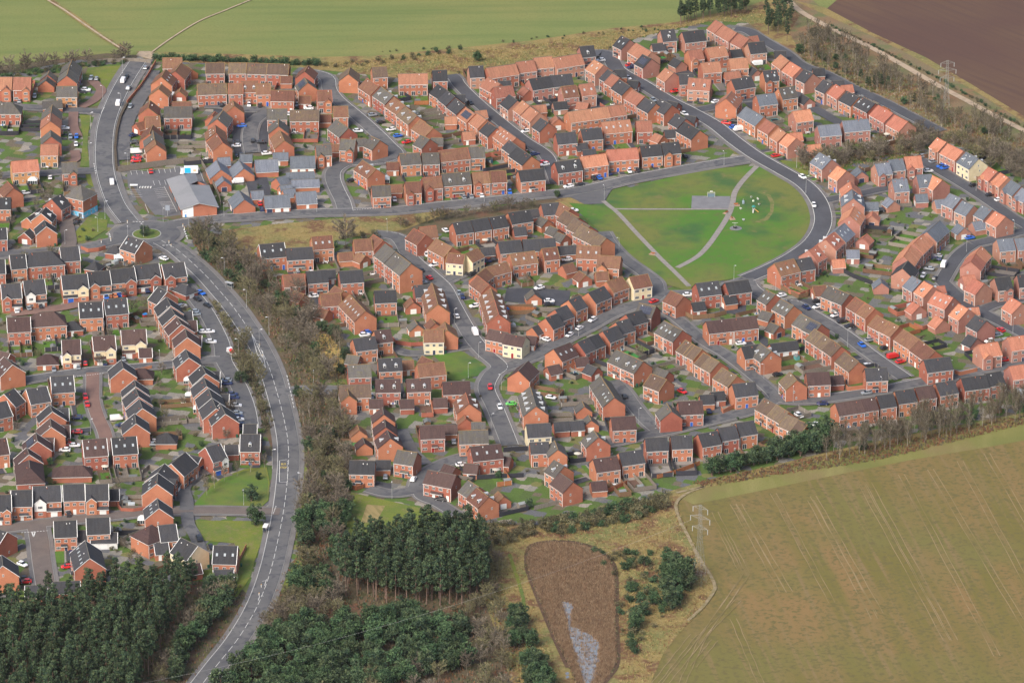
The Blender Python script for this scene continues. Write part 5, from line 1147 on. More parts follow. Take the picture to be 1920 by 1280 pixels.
        mark_poly_world([h['c']+u*x+n*y for x, y in ((-L/2, y0_), (L/2, y0_), (L/2, y1_), (-L/2, y1_))], 'front')
for k, nm in (('lawn', 'garden_lawn'), ('patio', 'garden_paving'), ('gravel', 'garden_gravel'), ('deck', 'garden_decking'), ('flawn', 'artificial_lawn'), ('drive', 'driveway'), ('soil', 'garden_soil')):
    if surf[k].f: tag(surf[k].build(nm), kind='structure')
POSN = ['nearest end', 'next along', 'middle', 'further along', 'far end', 'last', 'last', 'last']
for q, a, k, hid, i, nu in SHED[:290]:
    wh = '' if nu == 1 else f"{ordn(i)} "
    if k < 0:
        r = empty('trampoline', (q.x, q.y, .2)); put('jumping_mat', TR_BED, r); put('padded_rim', TR_RIM, r)
        tag(r, f"round trampoline, {wh}garden, {hid}", 'trampoline', 'trampolines')
    else:
        r = empty('garden_shed', (q.x, q.y, .2), a+R_.choice((0, pi/2, pi))); w_, f_, d_ = SHM[k]; put('wall', w_, r); put('roof', f_, r); put('door', d_, r)
        s = R_.uniform(.8, 1.25); r.scale = (s, s, R_.uniform(.9, 1.05)); lb = f"{SHN[k]} shed, {wh}garden, house {hid}"
        tag(r, lb if len(lb.split()) <= 16 else lb.replace(', house ', ', '), 'shed', 'garden sheds')
# ---------------------------------------------------------------- small garden things
def gm(name):
    b = MB(); c = MB(); rr = random.Random(hash(name) % 7)
    if name == 'patio_table':
        b.tube((0, 0, 0), (0, 0, .72), .06, .06, M_METAL); b.tube((0, 0, .7), (0, 0, .76), .65, .65, M_WHITE, 12)
        for i in range(4): a = i*pi/2+.4; c.box(cos(a)*1.0-.22, cos(a)*1.0+.22, sin(a)*1.0-.22, sin(a)*1.0+.22, 0, .45, mat('rattan', (.12, .09, .07), .8)); c.box(cos(a)*1.2-.2, cos(a)*1.2+.2, sin(a)*1.2-.06, sin(a)*1.2+.06, .4, .9, M_WHITE)
        return b.mesh('table'), c.mesh('chairs'), 'table', 'seating'
    if name == 'greenhouse':
        for x in (-1.2, 1.2): b.box(x-.03, x+.03, -.9, .9, 0, 1.7, M_METAL)
        b.box(-1.2, 1.2, -.93, -.88, 1.62, 1.7, M_METAL); c.hexa([(-1.2, -.9, 0), (1.2, -.9, 0), (1.2, .9, 0), (-1.2, .9, 0), (-1.2, -.9, 1.65), (1.2, -.9, 1.65), (1.2, .9, 1.65), (-1.2, .9, 1.65)], M_DORM)
        c.hexa([(-1.2, -.9, 1.65), (1.2, -.9, 1.65), (1.2, .9, 1.65), (-1.2, .9, 1.65), (-1.2, -.05, 2.2), (1.2, -.05, 2.2), (1.2, .05, 2.2), (-1.2, .05, 2.2)], M_LIGHTGL)
        return b.mesh('frame'), c.mesh('glazing'), 'frame', 'glazing'
    if name == 'play_house':
        b.box(-.7, .7, -.6, .6, 0, 1.1, mat('red_plastic', (.5, .05, .04), .4)); c.hexa([(-.85, -.75, 1.1), (.85, -.75, 1.1), (.85, .75, 1.1), (-.85, .75, 1.1), (-.85, -.05, 1.7), (.85, -.05, 1.7), (.85, .05, 1.7), (-.85, .05, 1.7)], mat('blue_plastic', (.03, .2, .5), .4)); return b.mesh('wall'), c.mesh('roof'), 'wall', 'roof'
    if name == 'rotary_line':
        b.tube((0, 0, 0), (0, 0, 1.9), .04, .04, M_METAL)
        for i in range(4): a = i*pi/2; b.tube((0, 0, 1.5), (1.3*cos(a), 1.3*sin(a), 1.9), .03, .03, M_METAL, 4)
        for i, m in enumerate((M_WHITE, CLB, M_WHITE)): c.box(-.9+i*.65, -.4+i*.65, -.72, -.69, 1.0, 1.75, m)
        return b.mesh('pole'), c.mesh('washing'), 'pole', 'washing'
    if name == 'parasol':
        b.tube((0, 0, 0), (0, 0, 2.2), .04, .04, M_METAL)
        for i in range(8): a, e = i*pi/4, (i+1)*pi/4; c.face([(1.4*cos(a), 1.4*sin(a), 1.95), (1.4*cos(e), 1.4*sin(e), 1.95), (0, 0, 2.35)], mat('canvas', (.42, .40, .34), .9, rnd=.5))
        return b.mesh('pole'), c.mesh('canopy'), 'pole', 'canopy'
    b.box(-1.0, 1.0, -.35, .35, 0, .45, FENCES[0]); c.box(-.9, .9, -.28, .28, .45, .6, M_LAWN); return b.mesh('box'), c.mesh('soil_top'), 'box', 'planting'
CLB = mat('blue_cloth', (.08, .2, .45), .9)
GT = {k: gm(k) for k in ('patio_table', 'greenhouse', 'play_house', 'rotary_line', 'parasol', 'raised_planter')}
rq = random.Random(21); gcount = {}
for q, h, G in UNITS:
    k = rq.choices(list(GT), (30, 10, 9, 14, 12, 25))[0]
    if rq.random() < .42 and gcount.get(k, 0) < 120:
        gcount[k] = gcount.get(k, 0)+1; a_, b_, na_, nb_ = GT[k]; r = empty(k, (q.x, q.y, .36), h['ang']+rq.choice((0, pi/2))); put(na_, a_, r); put(nb_, b_, r); tag(r, f"{k.replace('_', ' ')} in a garden, {h['id']}", k.replace('_', ' '), k.replace('_', ' ')+'s in back gardens')
# ---------------------------------------------------------------- cars
def paint(nm, c, metal=0): return mat(nm, c, .3, spec=.5, metal=metal, coat=.4)
CC = {'w': ('white', paint('white_paint', (.72, .72, .73))), 'k': ('black', paint('black_paint', (.018, .018, .022))), 'g': ('silver', paint('silver_paint', (.30, .33, .36), .3)), 'b': ('blue', paint('blue_paint', (.02, .12, .50))),
      'n': ('dark blue', paint('navy_paint', (.015, .025, .09))), 'r': ('red', paint('red_paint', (.55, .02, .02))), 'o': ('orange', paint('orange_paint', (.62, .20, .08))), 'G': ('green', paint('green_paint', (.10, .50, .08)))}
M_TYRE = mat('tyre', (.02, .02, .02), .85); M_CGL = mat('car_glass', (.02, .025, .03), .08, spec=.7)
def loft(b, secs, m):
    for i in range(len(secs)-1):
        a, e = secs[i], secs[i+1]
        for j in range(len(a)-1): b.face([a[j], e[j], e[j+1], a[j+1]], m)
    b.face(secs[0][::-1], m); b.face(secs[-1], m)
def carmesh(m, van=False):
    b = MB(); g = MB()
    if van:
        prof = [(-2.5, .35, .9, .8), (-2.45, .35, 1.98, .92), (1.2, .35, 2.02, .94), (1.75, .35, 1.75, .9), (2.15, .35, 1.1, .9), (2.55, .4, .95, .82)]
    else:
        prof = [(-2.1, .42, .78, .70), (-2.02, .3, .92, .84), (-1.5, .25, .97, .88), (.7, .25, .93, .88), (1.5, .25, .86, .87), (2.0, .3, .72, .80), (2.12, .4, .6, .68)]
    secs = [[(x, -w_, zb), (x, -w_*1.0, (zb+zt)*.6), (x, -w_*.9, zt), (x, w_*.9, zt), (x, w_, (zb+zt)*.6), (x, w_, zb)] for x, zb, zt, w_ in prof]
    loft(b, secs, m)
    if van:
        g.hexa([(1.22, -.88, 1.25), (1.98, -.84, 1.2), (1.98, .84, 1.2), (1.22, .88, 1.25), (1.22, -.9, 1.82), (1.62, -.82, 1.72), (1.62, .82, 1.72), (1.22, .9, 1.82)], M_CGL)
    else:
        lo = [(-1.75, -.78), (.95, -.78), (.95, .78), (-1.75, .78)]; hi = [(-1.35, -.62), (.25, -.62), (.25, .62), (-1.35, .62)]
        g.hexa([(x, y, .9) for x, y in lo]+[(x, y, 1.40) for x, y in hi], M_CGL)
        b.hexa([(-1.36, -.63, 1.39), (.26, -.63, 1.39), (.26, .63, 1.39), (-1.36, .63, 1.39), (-1.3, -.58, 1.45), (.18, -.58, 1.45), (.18, .58, 1.45), (-1.3, .58, 1.45)], m)
        for x in (-.55,):
            for sy in (-1, 1): b.hexa([(x-.05, sy*.79-.02, .9), (x+.05, sy*.79-.02, .9), (x+.05, sy*.79+.02, .9), (x-.05, sy*.79+.02, .9), (x-.05, sy*.63-.02, 1.42), (x+.05, sy*.63-.02, 1.42), (x+.05, sy*.63+.02, 1.42), (x-.05, sy*.63+.02, 1.42)], m)
    return b.mesh('car_body'), g.mesh('car_glass')
b = MB(); b.tube((0, -.11, 0), (0, .11, 0), .32, .32, M_TYRE, 12); b.tube((0, -.12, 0), (0, .12, 0), .19, .19, M_METAL, 8); WHEEL = b.mesh('wheel')
CM = {}
carlist = []; T = (0, 0, 5.0)
for line in CDATA.strip().split('\n'):
    if line[0] == 'T': v = line.split()[1:]; T = (float(v[0]), float(v[1]), float(v[2]) if len(v) > 2 else 5.0); continue
    for e in line.split():
        q = e.split(','); x, y = T[0]+float(q[0])/T[2], T[1]+float(q[1])/T[2]; c, o = q[2][0], q[2][1]
        p = P(x, y, .7); p.z = 0; nr = near_road(p); carlist.append([p, c, o, nr, (x, y)])
def clear_of_houses(p):
    # nudge a car out of any building it overlaps
    for _ in range(12):
        hit = [h for h in HOUSES if (h['c']-p).length < h['L'] and inside(h, p, 1.0)]
        if not hit: return p
        h = hit[0]; d = (p-h['c']); u, n = corners(h); dn = d.dot(n); du = d.dot(u)
        ox, oy = h['L']/2+1.2-abs(du), h['D']/2+1.2-abs(dn)
        p = p+(n*(1 if dn > 0 else -1)*min(oy, .8) if oy < ox else u*(1 if du > 0 else -1)*min(ox, .8))
    return p
seen = {}
for it in carlist: it[0] = clear_of_houses(it[0])
# keep apart
for _ in range(4):
    for i in range(len(carlist)):
        for j in range(i):
            d = carlist[i][0]-carlist[j][0]
            if d.length < 2.3 and d.length > 1e-3: carlist[i][0] = carlist[j][0]+d.normalized()*2.35
for it in carlist:
    van = it[1] in 'WR'; key = ('white' if it[1] == 'W' else 'red' if it[1] == 'R' else CC[it[1]][0], 'van' if van else 'car', it[3][1]); seen.setdefault(key, []).append(it)
for (cn, vk, ph), its in seen.items():
    xs = [i[4][0] for i in its]; ys = [i[4][1] for i in its]; vert = max(ys)-min(ys) > max(xs)-min(xs); its.sort(key=lambda i: i[4][1 if vert else 0])
    for i, it in enumerate(its):
        p, c, o, nr, _ = it; van = vk == 'van'; kk = {'W': 'w', 'R': 'r'}.get(c, c)
        key = (kk, van)
        if key not in CM: CM[key] = carmesh(CC[kk][1], van)
        bm_, gm = CM[key]
        a = nr[3] if o == 'r' else (0 if o == 'h' else pi/2)
        onr = nr[0] < 0
        if o != 'r':
            # parked square to the nearest building
            hb = min(HOUSES, key=lambda h: (h['c']-p).length); base = hb['ang']
            cands = [base+k*pi/2 for k in range(4)]; a = min(cands, key=lambda t: abs(cos(t)*sin(a)-sin(t)*cos(a)))
        a += R_.choice((0, pi))+R_.uniform(-.05, .05)
        r = empty('parked_van' if van else 'parked_car', (p.x, p.y, .56 if nr[0] < .5 else .36), a); s = R_.uniform(.94, 1.04); r.scale = (s, s, s*R_.uniform(.95, 1.1))
        put('body', bm_, r); put('window', gm, r)
        for wx in (-1.35, 1.35):
            for wy in (-.8, .8): o_ = put('wheel', WHEEL, r); o_.location = (wx*(1.15 if van else 1), wy, .32)
        lb = (f"{cn} {vk} parked by {ph}" if len(its) == 1 else f"{cn} {vk}, {ordn(i)} {cn} one from {'top' if vert else 'left'} along {ph}")
        tag(r, lb if len(lb.split()) <= 16 else f"{cn} {vk}, {ordn(i)} from {'top' if vert else 'left'}, {ph}", vk, 'cars and vans parked on the estate')
random.Random(4).shuffle(DRIVES); kk_ = 'wwgggknbr'
nd_ = 0
for p, h, i in DRIVES:
    if nd_ >= 75: break
    if any((p-it[0]).length < 4.0 for it in carlist): continue
    nd_ += 1; c = random.Random(nd_).choice(kk_)
    if (c, False) not in CM: CM[(c, False)] = carmesh(CC[c][1], False)
    bm_, gm_ = CM[(c, False)]; r = empty('parked_car', (p.x, p.y, .36), h['ang']+pi/2); put('body', bm_, r); put('window', gm_, r); carlist.append([p])
    for wx in (-1.35, 1.35):
        for wy in (-.8, .8): o_ = put('wheel', WHEEL, r); o_.location = (wx, wy, .32)
    lb = f"{CC[c][0]} car, {ordn(i)} drive of house {h['id']}"; tag(r, lb if len(lb.split()) <= 16 else lb.replace(' of house', ','), 'car', 'cars and vans parked on the estate')
# flatbed truck with a red load
q = P(435, 668); r = empty('flatbed_truck', (q.x, q.y, .56), radians(117)); b = MB()
b.hexa([(1.6, -1, .5), (3.1, -1, .5), (3.1, 1, .5), (1.6, 1, .5), (1.6, -1, 2.3), (2.7, -.95, 2.3), (2.7, .95, 2.3), (1.6, 1, 2.3)], CC['w'][1]); b.build('cab', r)
b = MB(); b.hexa([(2.62, -.9, 1.3), (3.12, -.9, 1.3), (3.12, .9, 1.3), (2.62, .9, 1.3), (2.62, -.9, 2.1), (2.8, -.9, 2.1), (2.8, .9, 2.1), (2.62, .9, 2.1)], M_CGL); b.build('window', r)
b = MB(); b.box(-3.6, 1.5, -1.1, 1.1, .85, 1.0, M_CONC); b.box(-3.6, 1.5, -1.12, -1.06, 1.0, 1.15, M_METAL); b.box(-3.6, 1.5, 1.06, 1.12, 1.0, 1.15, M_METAL); b.build('flat_bed', r)
for wx in (-2.4, 2.2):
    for wy in (-.9, .9): o_ = put('wheel', WHEEL, r); o_.location = (wx, wy, .4); o_.scale = (1.25, 1.2, 1.25)
tag(r, 'white flatbed truck on the right lane below the main road', 'truck')
u_ = Vector((cos(radians(117)), sin(radians(117)), 0)); c_ = Vector((q.x, q.y, 1.56))+u_*.2
b = MB(); b.tube((-.75, 0, .72), (.75, 0, .72), .72, .72, CC['r'][1], 14); b.tube((-.8, 0, .72), (-.75, 0, .72), .45, .72, CC['r'][1], 14); b.tube((.75, 0, .72), (.8, 0, .72), .72, .45, CC['r'][1], 14); b.box(-.5, .5, -.6, .6, 0, .2, M_BLACK)
tag(b.build('red_tank', None, c_, radians(117)), 'red rounded tank lying on the white flatbed truck', 'tank')
# delivery truck in the car park
q = P(357, 327); r = empty('delivery_truck', (q.x, q.y, .12), radians(3)); b = MB(); b.box(-2.6, 3.2, -1.15, 1.15, .8, 3.4, CC['w'][1]); b.build('box_body', r)
b = MB(); b.hexa([(-4.3, -1.05, .5), (-2.75, -1.05, .5), (-2.75, 1.05, .5), (-4.3, 1.05, .5), (-4.0, -1, 2.4), (-2.75, -1.05, 2.5), (-2.75, 1.05, 2.5), (-4.0, 1, 2.4)], CC['w'][1]); b.box(-4.32, -3.9, -.9, .9, 1.3, 2.1, M_CGL); b.build('cab', r)
b = MB(); b.box(-2.3, .2, -1.18, -1.152, .9, 3.2, mat('bright_blue_sign', (.02, .42, .75), .6)); b.box(1.2, 2.4, -1.18, -1.152, 1.6, 2.4, mat('peach_sign', (.7, .42, .25), .6)); b.build('side_panel', r)
for wx in (-3.5, 1.6):
    for wy in (-.9, .9): o_ = put('wheel', WHEEL, r); o_.location = (wx, wy, .45); o_.scale = (1.4, 1.3, 1.4)
tag(r, 'white delivery truck with a bright blue side panel behind the supermarket', 'truck')
# caravan
q = P(120, 684); r = empty('caravan', (q.x, q.y, .4), radians(100)); b = MB(); loft(b, [[(x, -1.1, z0), (x, -1.1, z1), (x, 1.1, z1), (x, 1.1, z0)] for x, z0, z1 in ((-2.8, .7, 1.9), (-2.3, .4, 2.55), (2.2, .4, 2.6), (2.8, .8, 1.8))], CC['w'][1]); b.build('body', r)
b = MB(); b.box(-1.5, -.3, -1.13, -1.1, 1.3, 1.9, M_CGL); b.box(.4, 1.4, -1.13, -1.1, 1.3, 1.9, M_CGL); b.box(2.45, 2.6, -.7, .7, 1.5, 2.0, M_CGL); b.build('window', r)
for wy in (-.95, .95): o_ = put('wheel', WHEEL, r); o_.location = (0, wy, .32)
tag(r, 'white caravan standing on the drive of a cream gabled house', 'caravan')
# ---------------------------------------------------------------- street lamps
b = MB(); b.tube((0, 0, 0), (0, 0, 1.2), .11, .11, M_METAL, 6); b.tube((0, 0, 1.2), (0, 0, 7.6), .075, .05, M_METAL, 6); LPOLE = b.mesh('lamp_pole')
b = MB(); b.tube((0, 0, 7.55), (.7, 0, 7.75), .045, .04, M_METAL, 5); LARM = b.mesh('lamp_arm')
b = MB(); b.hexa([(.55, -.17, 7.66), (1.3, -.14, 7.74), (1.3, .14, 7.74), (.55, .17, 7.66), (.6, -.12, 7.84), (1.25, -.1, 7.88), (1.25, .1, 7.88), (.6, .12, 7.84)], M_LAMP); LHEAD = b.mesh('lamp_head')
T = (0, 0, 5.0); seen = {}
for line in LDATA.strip().split('\n'):
    if line[0] == 'T': v = line.split()[1:]; T = (float(v[0]), float(v[1]), float(v[2]) if len(v) > 2 else 5.0); continue
    for e in line.split():
        a, c = e.split(','); x, y = T[0]+float(a)/T[2], T[1]+float(c)/T[2]; p = P(x, y); nr = near_road(p); seen.setdefault(nr[1], []).append((y, x, p, nr))
for ph, its in seen.items():
    its.sort(key=lambda t: t[0])
    for i, (y, x, p, nr) in enumerate(its):
        d = nr[2]-p; rz = atan2(d.y, d.x); r = empty('street_lamp', (p.x, p.y, .3), rz); sc = 1.0 if 'main' in ph or 'long' in ph else .82; r.scale = (sc, sc, sc)
        for n_, me_ in (('pole', LPOLE), ('arm', LARM), ('lamp_head', LHEAD)): put(n_, me_, r)
        tag(r, f"grey street lamp {'' if len(its) == 1 else ordn(i)+' from top '}beside {ph}", 'street lamp', 'street lamps')
# ---------------------------------------------------------------- supermarket
M_SMR = mat('grey_sheet_roof', (.21, .213, .225), .6, [(.15, (.185, .19, .20), .42, .62, None), (2, (.235, .235, .24), .5, .8, None)])
r = empty('supermarket', P(372, 406)); org = r.location.copy()
Lc = lambda x, y, z: P(x, y, z)-org
eaL, eaR, rz_ = 3.5, 3.9, 6.3
nl, nr_, fl_, fr_ = P(342.5, 408), P(407, 404.5), P(317, 352.5), P(366, 346)
na = P(373, 380, rz_); fa = P(345, 327.5, rz_)
st_out, st_in = P(389.5, 364.5), P(370, 359)
b = MB(); mb_ = WALL['R']; V = lambda p, z=None: Vector((p.x, p.y, p.z if z is None else z))-org
sp = nl+(nr_-nl)*.315; kx = (na-nl).dot(nr_-nl)/(nr_-nl).length_squared; zsp = eaL+(rz_-.15-eaL)*(.315/kx)
b.face([V(sp, 0), V(nr_, 0), V(nr_, eaR), V(nl+(nr_-nl)*kx, rz_-.15), V(sp, zsp)], mb_)
b.face([V(nr_, 0), V(st_out, 0), V(st_out, eaR), V(nr_, eaR)], mb_); b.face([V(st_out, 0), V(st_in, 0), V(st_in, 4.6), V(st_out, eaR)], mb_); b.face([V(st_in, 0), V(fr_, 0), V(fr_, 4.5), V(st_in, 4.5)], mb_)
b.face([V(fr_, 0), V(fl_, 0), V(fl_, eaL), V(fa, rz_-.15), V(fr_, 4.5)], mb_); b.face([V(fl_, 0), V(nl, 0), V(nl, eaL), V(fl_, eaL)], mb_); b.build('wall', r)
b = MB(); b.face([V(nl, 0)+Vector((0, -.02, 0)), V(sp, 0)+Vector((0, -.02, 0)), V(sp, zsp)+Vector((0, -.02, 0)), V(nl, eaL)+Vector((0, -.02, 0))], mat('white_cladding', (.75, .77, .78), .5)); b.build('cladding_panel', r)
b = MB(); dx = Vector((-.9, 0, 0))
def slab(q, t=.25):
    q2 = [p-Vector((0, 0, t)) for p in q]; b.face(q, M_SMR); b.face(q2[::-1], M_SMR)
    for i in range(4): b.face([q[i], q2[i], q2[(i+1) % 4], q[(i+1) % 4]], M_METAL)
dn_ = (na-fa); dn_.z = 0; dn_.normalize()
slab([V(nl, eaL+.2)+dx+dn_*.6, V(na)+dn_*.6, V(fa)-dn_*.5, V(fl_, eaL+.2)+dx-dn_*.5]);
mid = fa+(na-fa)*.36
slab([V(na)+dn_*.6, V(nr_, eaR+.2)-dx*.8+dn_*.6, V(st_out, eaR+.2)-dx*.8, V(mid)]); slab([V(mid)+Vector((0, 0, .01)), V(st_in, 4.75)-dx*.4, V(fr_, 4.7)-dx*.4-dn_*.5, V(fa)-dn_*.5])
b.build('roof', r)
b = MB(); lf = (fl_-nl); n_l = Vector((-lf.y, lf.x, 0)).normalized()
if n_l.x > 0: n_l = -n_l
for t0, t1 in ((.12, .22), (.3, .5), (.62, .8)): b.face([V(nl+lf*t1, .2)+n_l*.03, V(nl+lf*t0, .2)+n_l*.03, V(nl+lf*t0, 2.6)+n_l*.03, V(nl+lf*t1, 2.6)+n_l*.03], M_GLASS)
b.build('shop_window', r)
b = MB(); s0 = nl+(nr_-nl)*.065; s1 = nl+(nr_-nl)*.115; off = Vector((0, -.06, 0))
b.face([V(s0, .1)+off, V(s1, .1)+off, V(s1, 1.3)+off, V(s0, 1.3)+off], mat('sign_blue', (.05, .25, .62), .6)); b.build('sign_panel', r)
b = MB()
for k in range(2):
    s0 = nl+(nr_-nl)*(.05+k*.04); s1 = nl+(nr_-nl)*(.075+k*.04); b.face([V(s0, 2.1)+off, V(s1, 2.1)+off, V(s1, 2.5)+off, V(s0, 2.5)+off], mat('sign_grey', (.25, .28, .33), .6))
b.build('sign_mark', r)
tag(r, 'single storey supermarket with wide grey pitched roof and white end panel', 'supermarket')
# totem, trolley shelters and bollards of the car park
b = MB(); b.tube((0, 0, 0), (0, 0, 3.6), .08, .08, M_METAL); b.box(-.9, .9, -.12, .12, 2.4, 4.6, mat('sign_grey', (.25, .28, .33), .6));
q = P(314.5, 405); tag(b.build('totem_sign', None, q), 'dark sign on a post at the car park corner', 'sign')
for i in range(5):
    q = P(262+i*5.1, 353); b = MB(); b.tube((0, 0, 0), (0, 0, .7), .32, .25, M_LINE, 8); tag(b.build('bollard', None, q), 'white round bollard in the car park row', 'bollard', 'white bollards in the car park')
q = P(251, 353.5); b = MB(); b.box(-1.6, 1.6, -.7, .7, 1.5, 1.7, M_WHITE);
for x in (-1.5, 1.5):
    for y in (-.6, .6): b.tube((x, y, 0), (x, y, 1.5), .05, .05, M_METAL, 4)
tag(b.build('trolley_shelter', None, q), 'low white trolley shelter at the car park edge', 'shelter')
# ---------------------------------------------------------------- conservatories (each stands on its own slab)
b = MB(); b.box(-1.9, 1.9, -1.6, 1.6, 0, .5, WALL['R']); b.box(-1.9, 1.9, -1.6, 1.6, .5, 2.1, M_WHITE); CW = b.mesh('conservatory_frame')
b = MB()
for i in range(4):
    x = -1.8+i*.92; b.box(x, x+.8, -1.63, -1.6, .6, 2.0, M_GLASS);
for i in range(3):
    y = -1.5+i*1.02; b.box(1.9, 1.93, y, y+.9, .6, 2.0, M_GLASS); b.box(-1.93, -1.9, y, y+.9, .6, 2.0, M_GLASS)
CG = b.mesh('conservatory_glass')
b = MB(); mcr = mat('polycarbonate_roof', (.62, .64, .62), .35); z0, z1 = 2.1, 2.9
for q in ([(-2, -1.7, z0), (2, -1.7, z0), (.9, -.4, z1), (-.9, -.4, z1)], [(2, -1.7, z0), (2, 1.7, z0), (.9, 1.7, z1), (.9, -.4, z1)], [(-2, 1.7, z0), (-2, -1.7, z0), (-.9, -.4, z1), (-.9, 1.7, z1)], [(-.9, -.4, z1), (.9, -.4, z1), (.9, 1.7, z1), (-.9, 1.7, z1)]): b.face(q, mcr)
CR = b.mesh('conservatory_roof')
for x, y, lb in ((62, 344, 'behind the buff brick house'), (46, 517, 'on the row below the roundabout'), (98, 511, 'behind the wide hipped house'), (51, 631, 'behind the brown roofed house at left'), (188, 613, 'behind the first skylight house'), (111, 756, 'bay below the skylight house'), (156, 1018, 'behind the house by the brick junction'), (353, 718, 'top one behind the right column'), (355, 746, 'second one behind the right column'), (268, 980, 'cream one at the lowest row end'), (224, 489, 'long one beside the roundabout plot'), (372, 772, 'lowest one behind the right column'), (715, 187, 'white dome beside the far terrace'), (722, 342, 'behind the dormered corner terrace'), (323, 183, 'beside the far garage gable')):
    p = P(x, y+2); r = empty('conservatory', (p.x, p.y, .2)); put('frame', CW, r); put('glass', CG, r); put('roof', CR, r); s = R_.uniform(.8, 1.0); r.scale = (s, s, s)
    tag(r, 'white conservatory '+lb, 'conservatory', 'conservatories')
# ---------------------------------------------------------------- long fences and walls
def longfence(name, s, h, m, label, cat, t=.06, group=None, postm=None, sp=3.0):
    ps = [P(x, y) for x, y in pts(s)]; r = empty(name, ps[0]); b = MB(); pb = MB(); o = ps[0]
    for i in range(len(ps)-1):
        a, e = ps[i]-o, ps[i+1]-o; d = (e-a).normalized(); nn = Vector((-d.y, d.x, 0))*t
        b.hexa([a-nn, e-nn, e+nn, a+nn]+[q+Vector((0, 0, h)) for q in (a-nn, e-nn, e+nn, a+nn)], m, (0,))
        k = int((e-a).length/sp)
        for j in range(k+1):
            c = a+d*(j*sp); pb.box(c.x-.09, c.x+.09, c.y-.09, c.y+.09, 0, h+.12, postm or m)
    r.location.z = .2; b.build('panel', r); pb.build('posts' if False else 'post_line', r); tag(r, label, cat, group)
GF, BF, DF = FENCES[1], FENCES[0], FENCES[2]
for nm, s, h, m, lb, ct in (
 ('timber_fence', '222,324 262,318 320,310 376,305 378,299', 2.6, GF, 'tall grey timber fence behind the car park bays', 'fence'),
 ('timber_fence', '376,305 384,318 402,352 412,374 414,388', 1.9, GF, 'grey fence between supermarket and new bungalows', 'fence'),
 ('timber_fence', '165,121 200,118 250,117 283,120', 1.8, GF, 'grey fence closing the top of the upper main road', 'fence'),
 ('brick_wall', '292,120 277,146 262,168 250,182 238,196', 1.6, WALL['R'], 'red brick wall sloping down beside the upper main road', 'wall'),
 ('hedge_bank', '238,198 226,222 219,250 216,280 218,312 220,322', 1.1, mat('bare_hedge', (.10, .075, .055), .95, [(1.5, (.05, .045, .03), .4, .65, None)]), 'brown clipped hedge between main road and side lane', 'hedge'),
 ('brick_wall', '152,469 165,474 185,472 198,468', 1.6, WALL['R'], 'brown wall below the left arm of the roundabout', 'wall'),
 ('brick_wall', '218,948 228,960 250,961 276,957', 1.5, WALL['R'], 'curved red wall above the brick junction road', 'wall'),
 ('brick_wall', '735,638 742,646 770,650 808,648', 1.6, WALL['R'], 'red garden wall left of the cream house', 'wall'),
 ('brick_wall', '232,700 240,702 285,692', 1.4, WALL['R'], 'low red wall beside the middle left road', 'wall'),
 ('timber_fence', '1566,335 1600,328 1660,315 1720,300 1745,296', 1.8, BF, 'long brown fence below the dark thicket', 'fence'),
 ('timber_fence', '1776,302 1800,318 1840,345 1880,372 1925,402', 1.8, BF, 'brown fence behind the far eastern terrace', 'fence'),
 ('timber_fence', '1540,182 1562,200 1590,222', 1.8, GF, 'grey fence beside the walled back lane', 'fence'),
 ('timber_fence', '1574,508 1600,522 1636,535', 1.8, DF, 'dark fence across the big eastern gardens', 'fence'),
 ('brick_wall', '1468,540 1480,552 1500,558 1520,550', 1.9, WALL['R'], 'curved red wall at the green facing corner house', 'wall'),
 ('timber_fence', '1260,580 1300,600 1340,596 1362,590', 1.8, BF, 'brown fence above the long brown roofed terrace', 'fence'),
 ('brick_wall', '1790,702 1800,706 1832,698', 1.7, WALL['R'], 'red wall beside the street corner lawn', 'wall'),
 ('brick_wall', '1585,728 1590,734 1622,730', 1.7, WALL['R'], 'red wall below the small square lawn', 'wall'),
 ('brick_wall', '1352,770 1356,776 1384,762', 1.7, WALL['R'], 'red wall at the diagonal road corner', 'wall'),
 ('timber_fence', '1232,898 1270,888 1312,872', 1.6, FENCES[3], 'russet fence along the bottom of the lowest gardens', 'fence'),
 ('timber_fence', '1140,924 1160,916 1178,908', 1.7, FENCES[3], 'short russet fence below the two lowest houses', 'fence'),
 ('timber_fence', '1002,957 1050,945 1095,934 1098,930', 1.7, GF, 'grey fence along the scrub edge', 'fence'),
 ('timber_fence', '862,880 880,900 982,895', 1.7, DF, 'black fence between the big lawns', 'fence'),
 ('timber_fence', '944,848 1000,844', 1.8, DF, 'dark fence across the sloping street end', 'fence'),
 ('timber_fence', '660,917 668,920 690,912', 1.5, FENCES[3], 'orange timber fence at the close turning head', 'fence'),
 ('timber_fence', '434,1095 450,1052 462,1028', 1.7, WALL['R'], 'brown wall beside the last house by the verge', 'wall'),
 ('timber_fence', '265,520 270,545', 1.7, DF, 'short dark fence beside the blue garage house', 'fence'),
 ('timber_fence', '280,582 330,572', 1.5, DF, 'dark fence with pale posts behind the right column', 'fence'),
 ('timber_fence', '290,798 337,792', 1.6, GF, 'light fence between two back lawns', 'fence'),
 ('timber_fence', '1012,584 1060,586 1150,570', 1.8, GF, 'grey fence round the inner parking court', 'fence'),
 ('timber_fence', '947,582 1005,585', 1.8, FENCES[3], 'orange brown fence below the inner parking court', 'fence')):
    longfence(nm, s, h, m, lb, ct, t=.06 if 'timber' in nm else (.5 if 'hedge' in nm else .12), postm=M_CONC if 'pale posts' in lb or 'light' in lb else None)
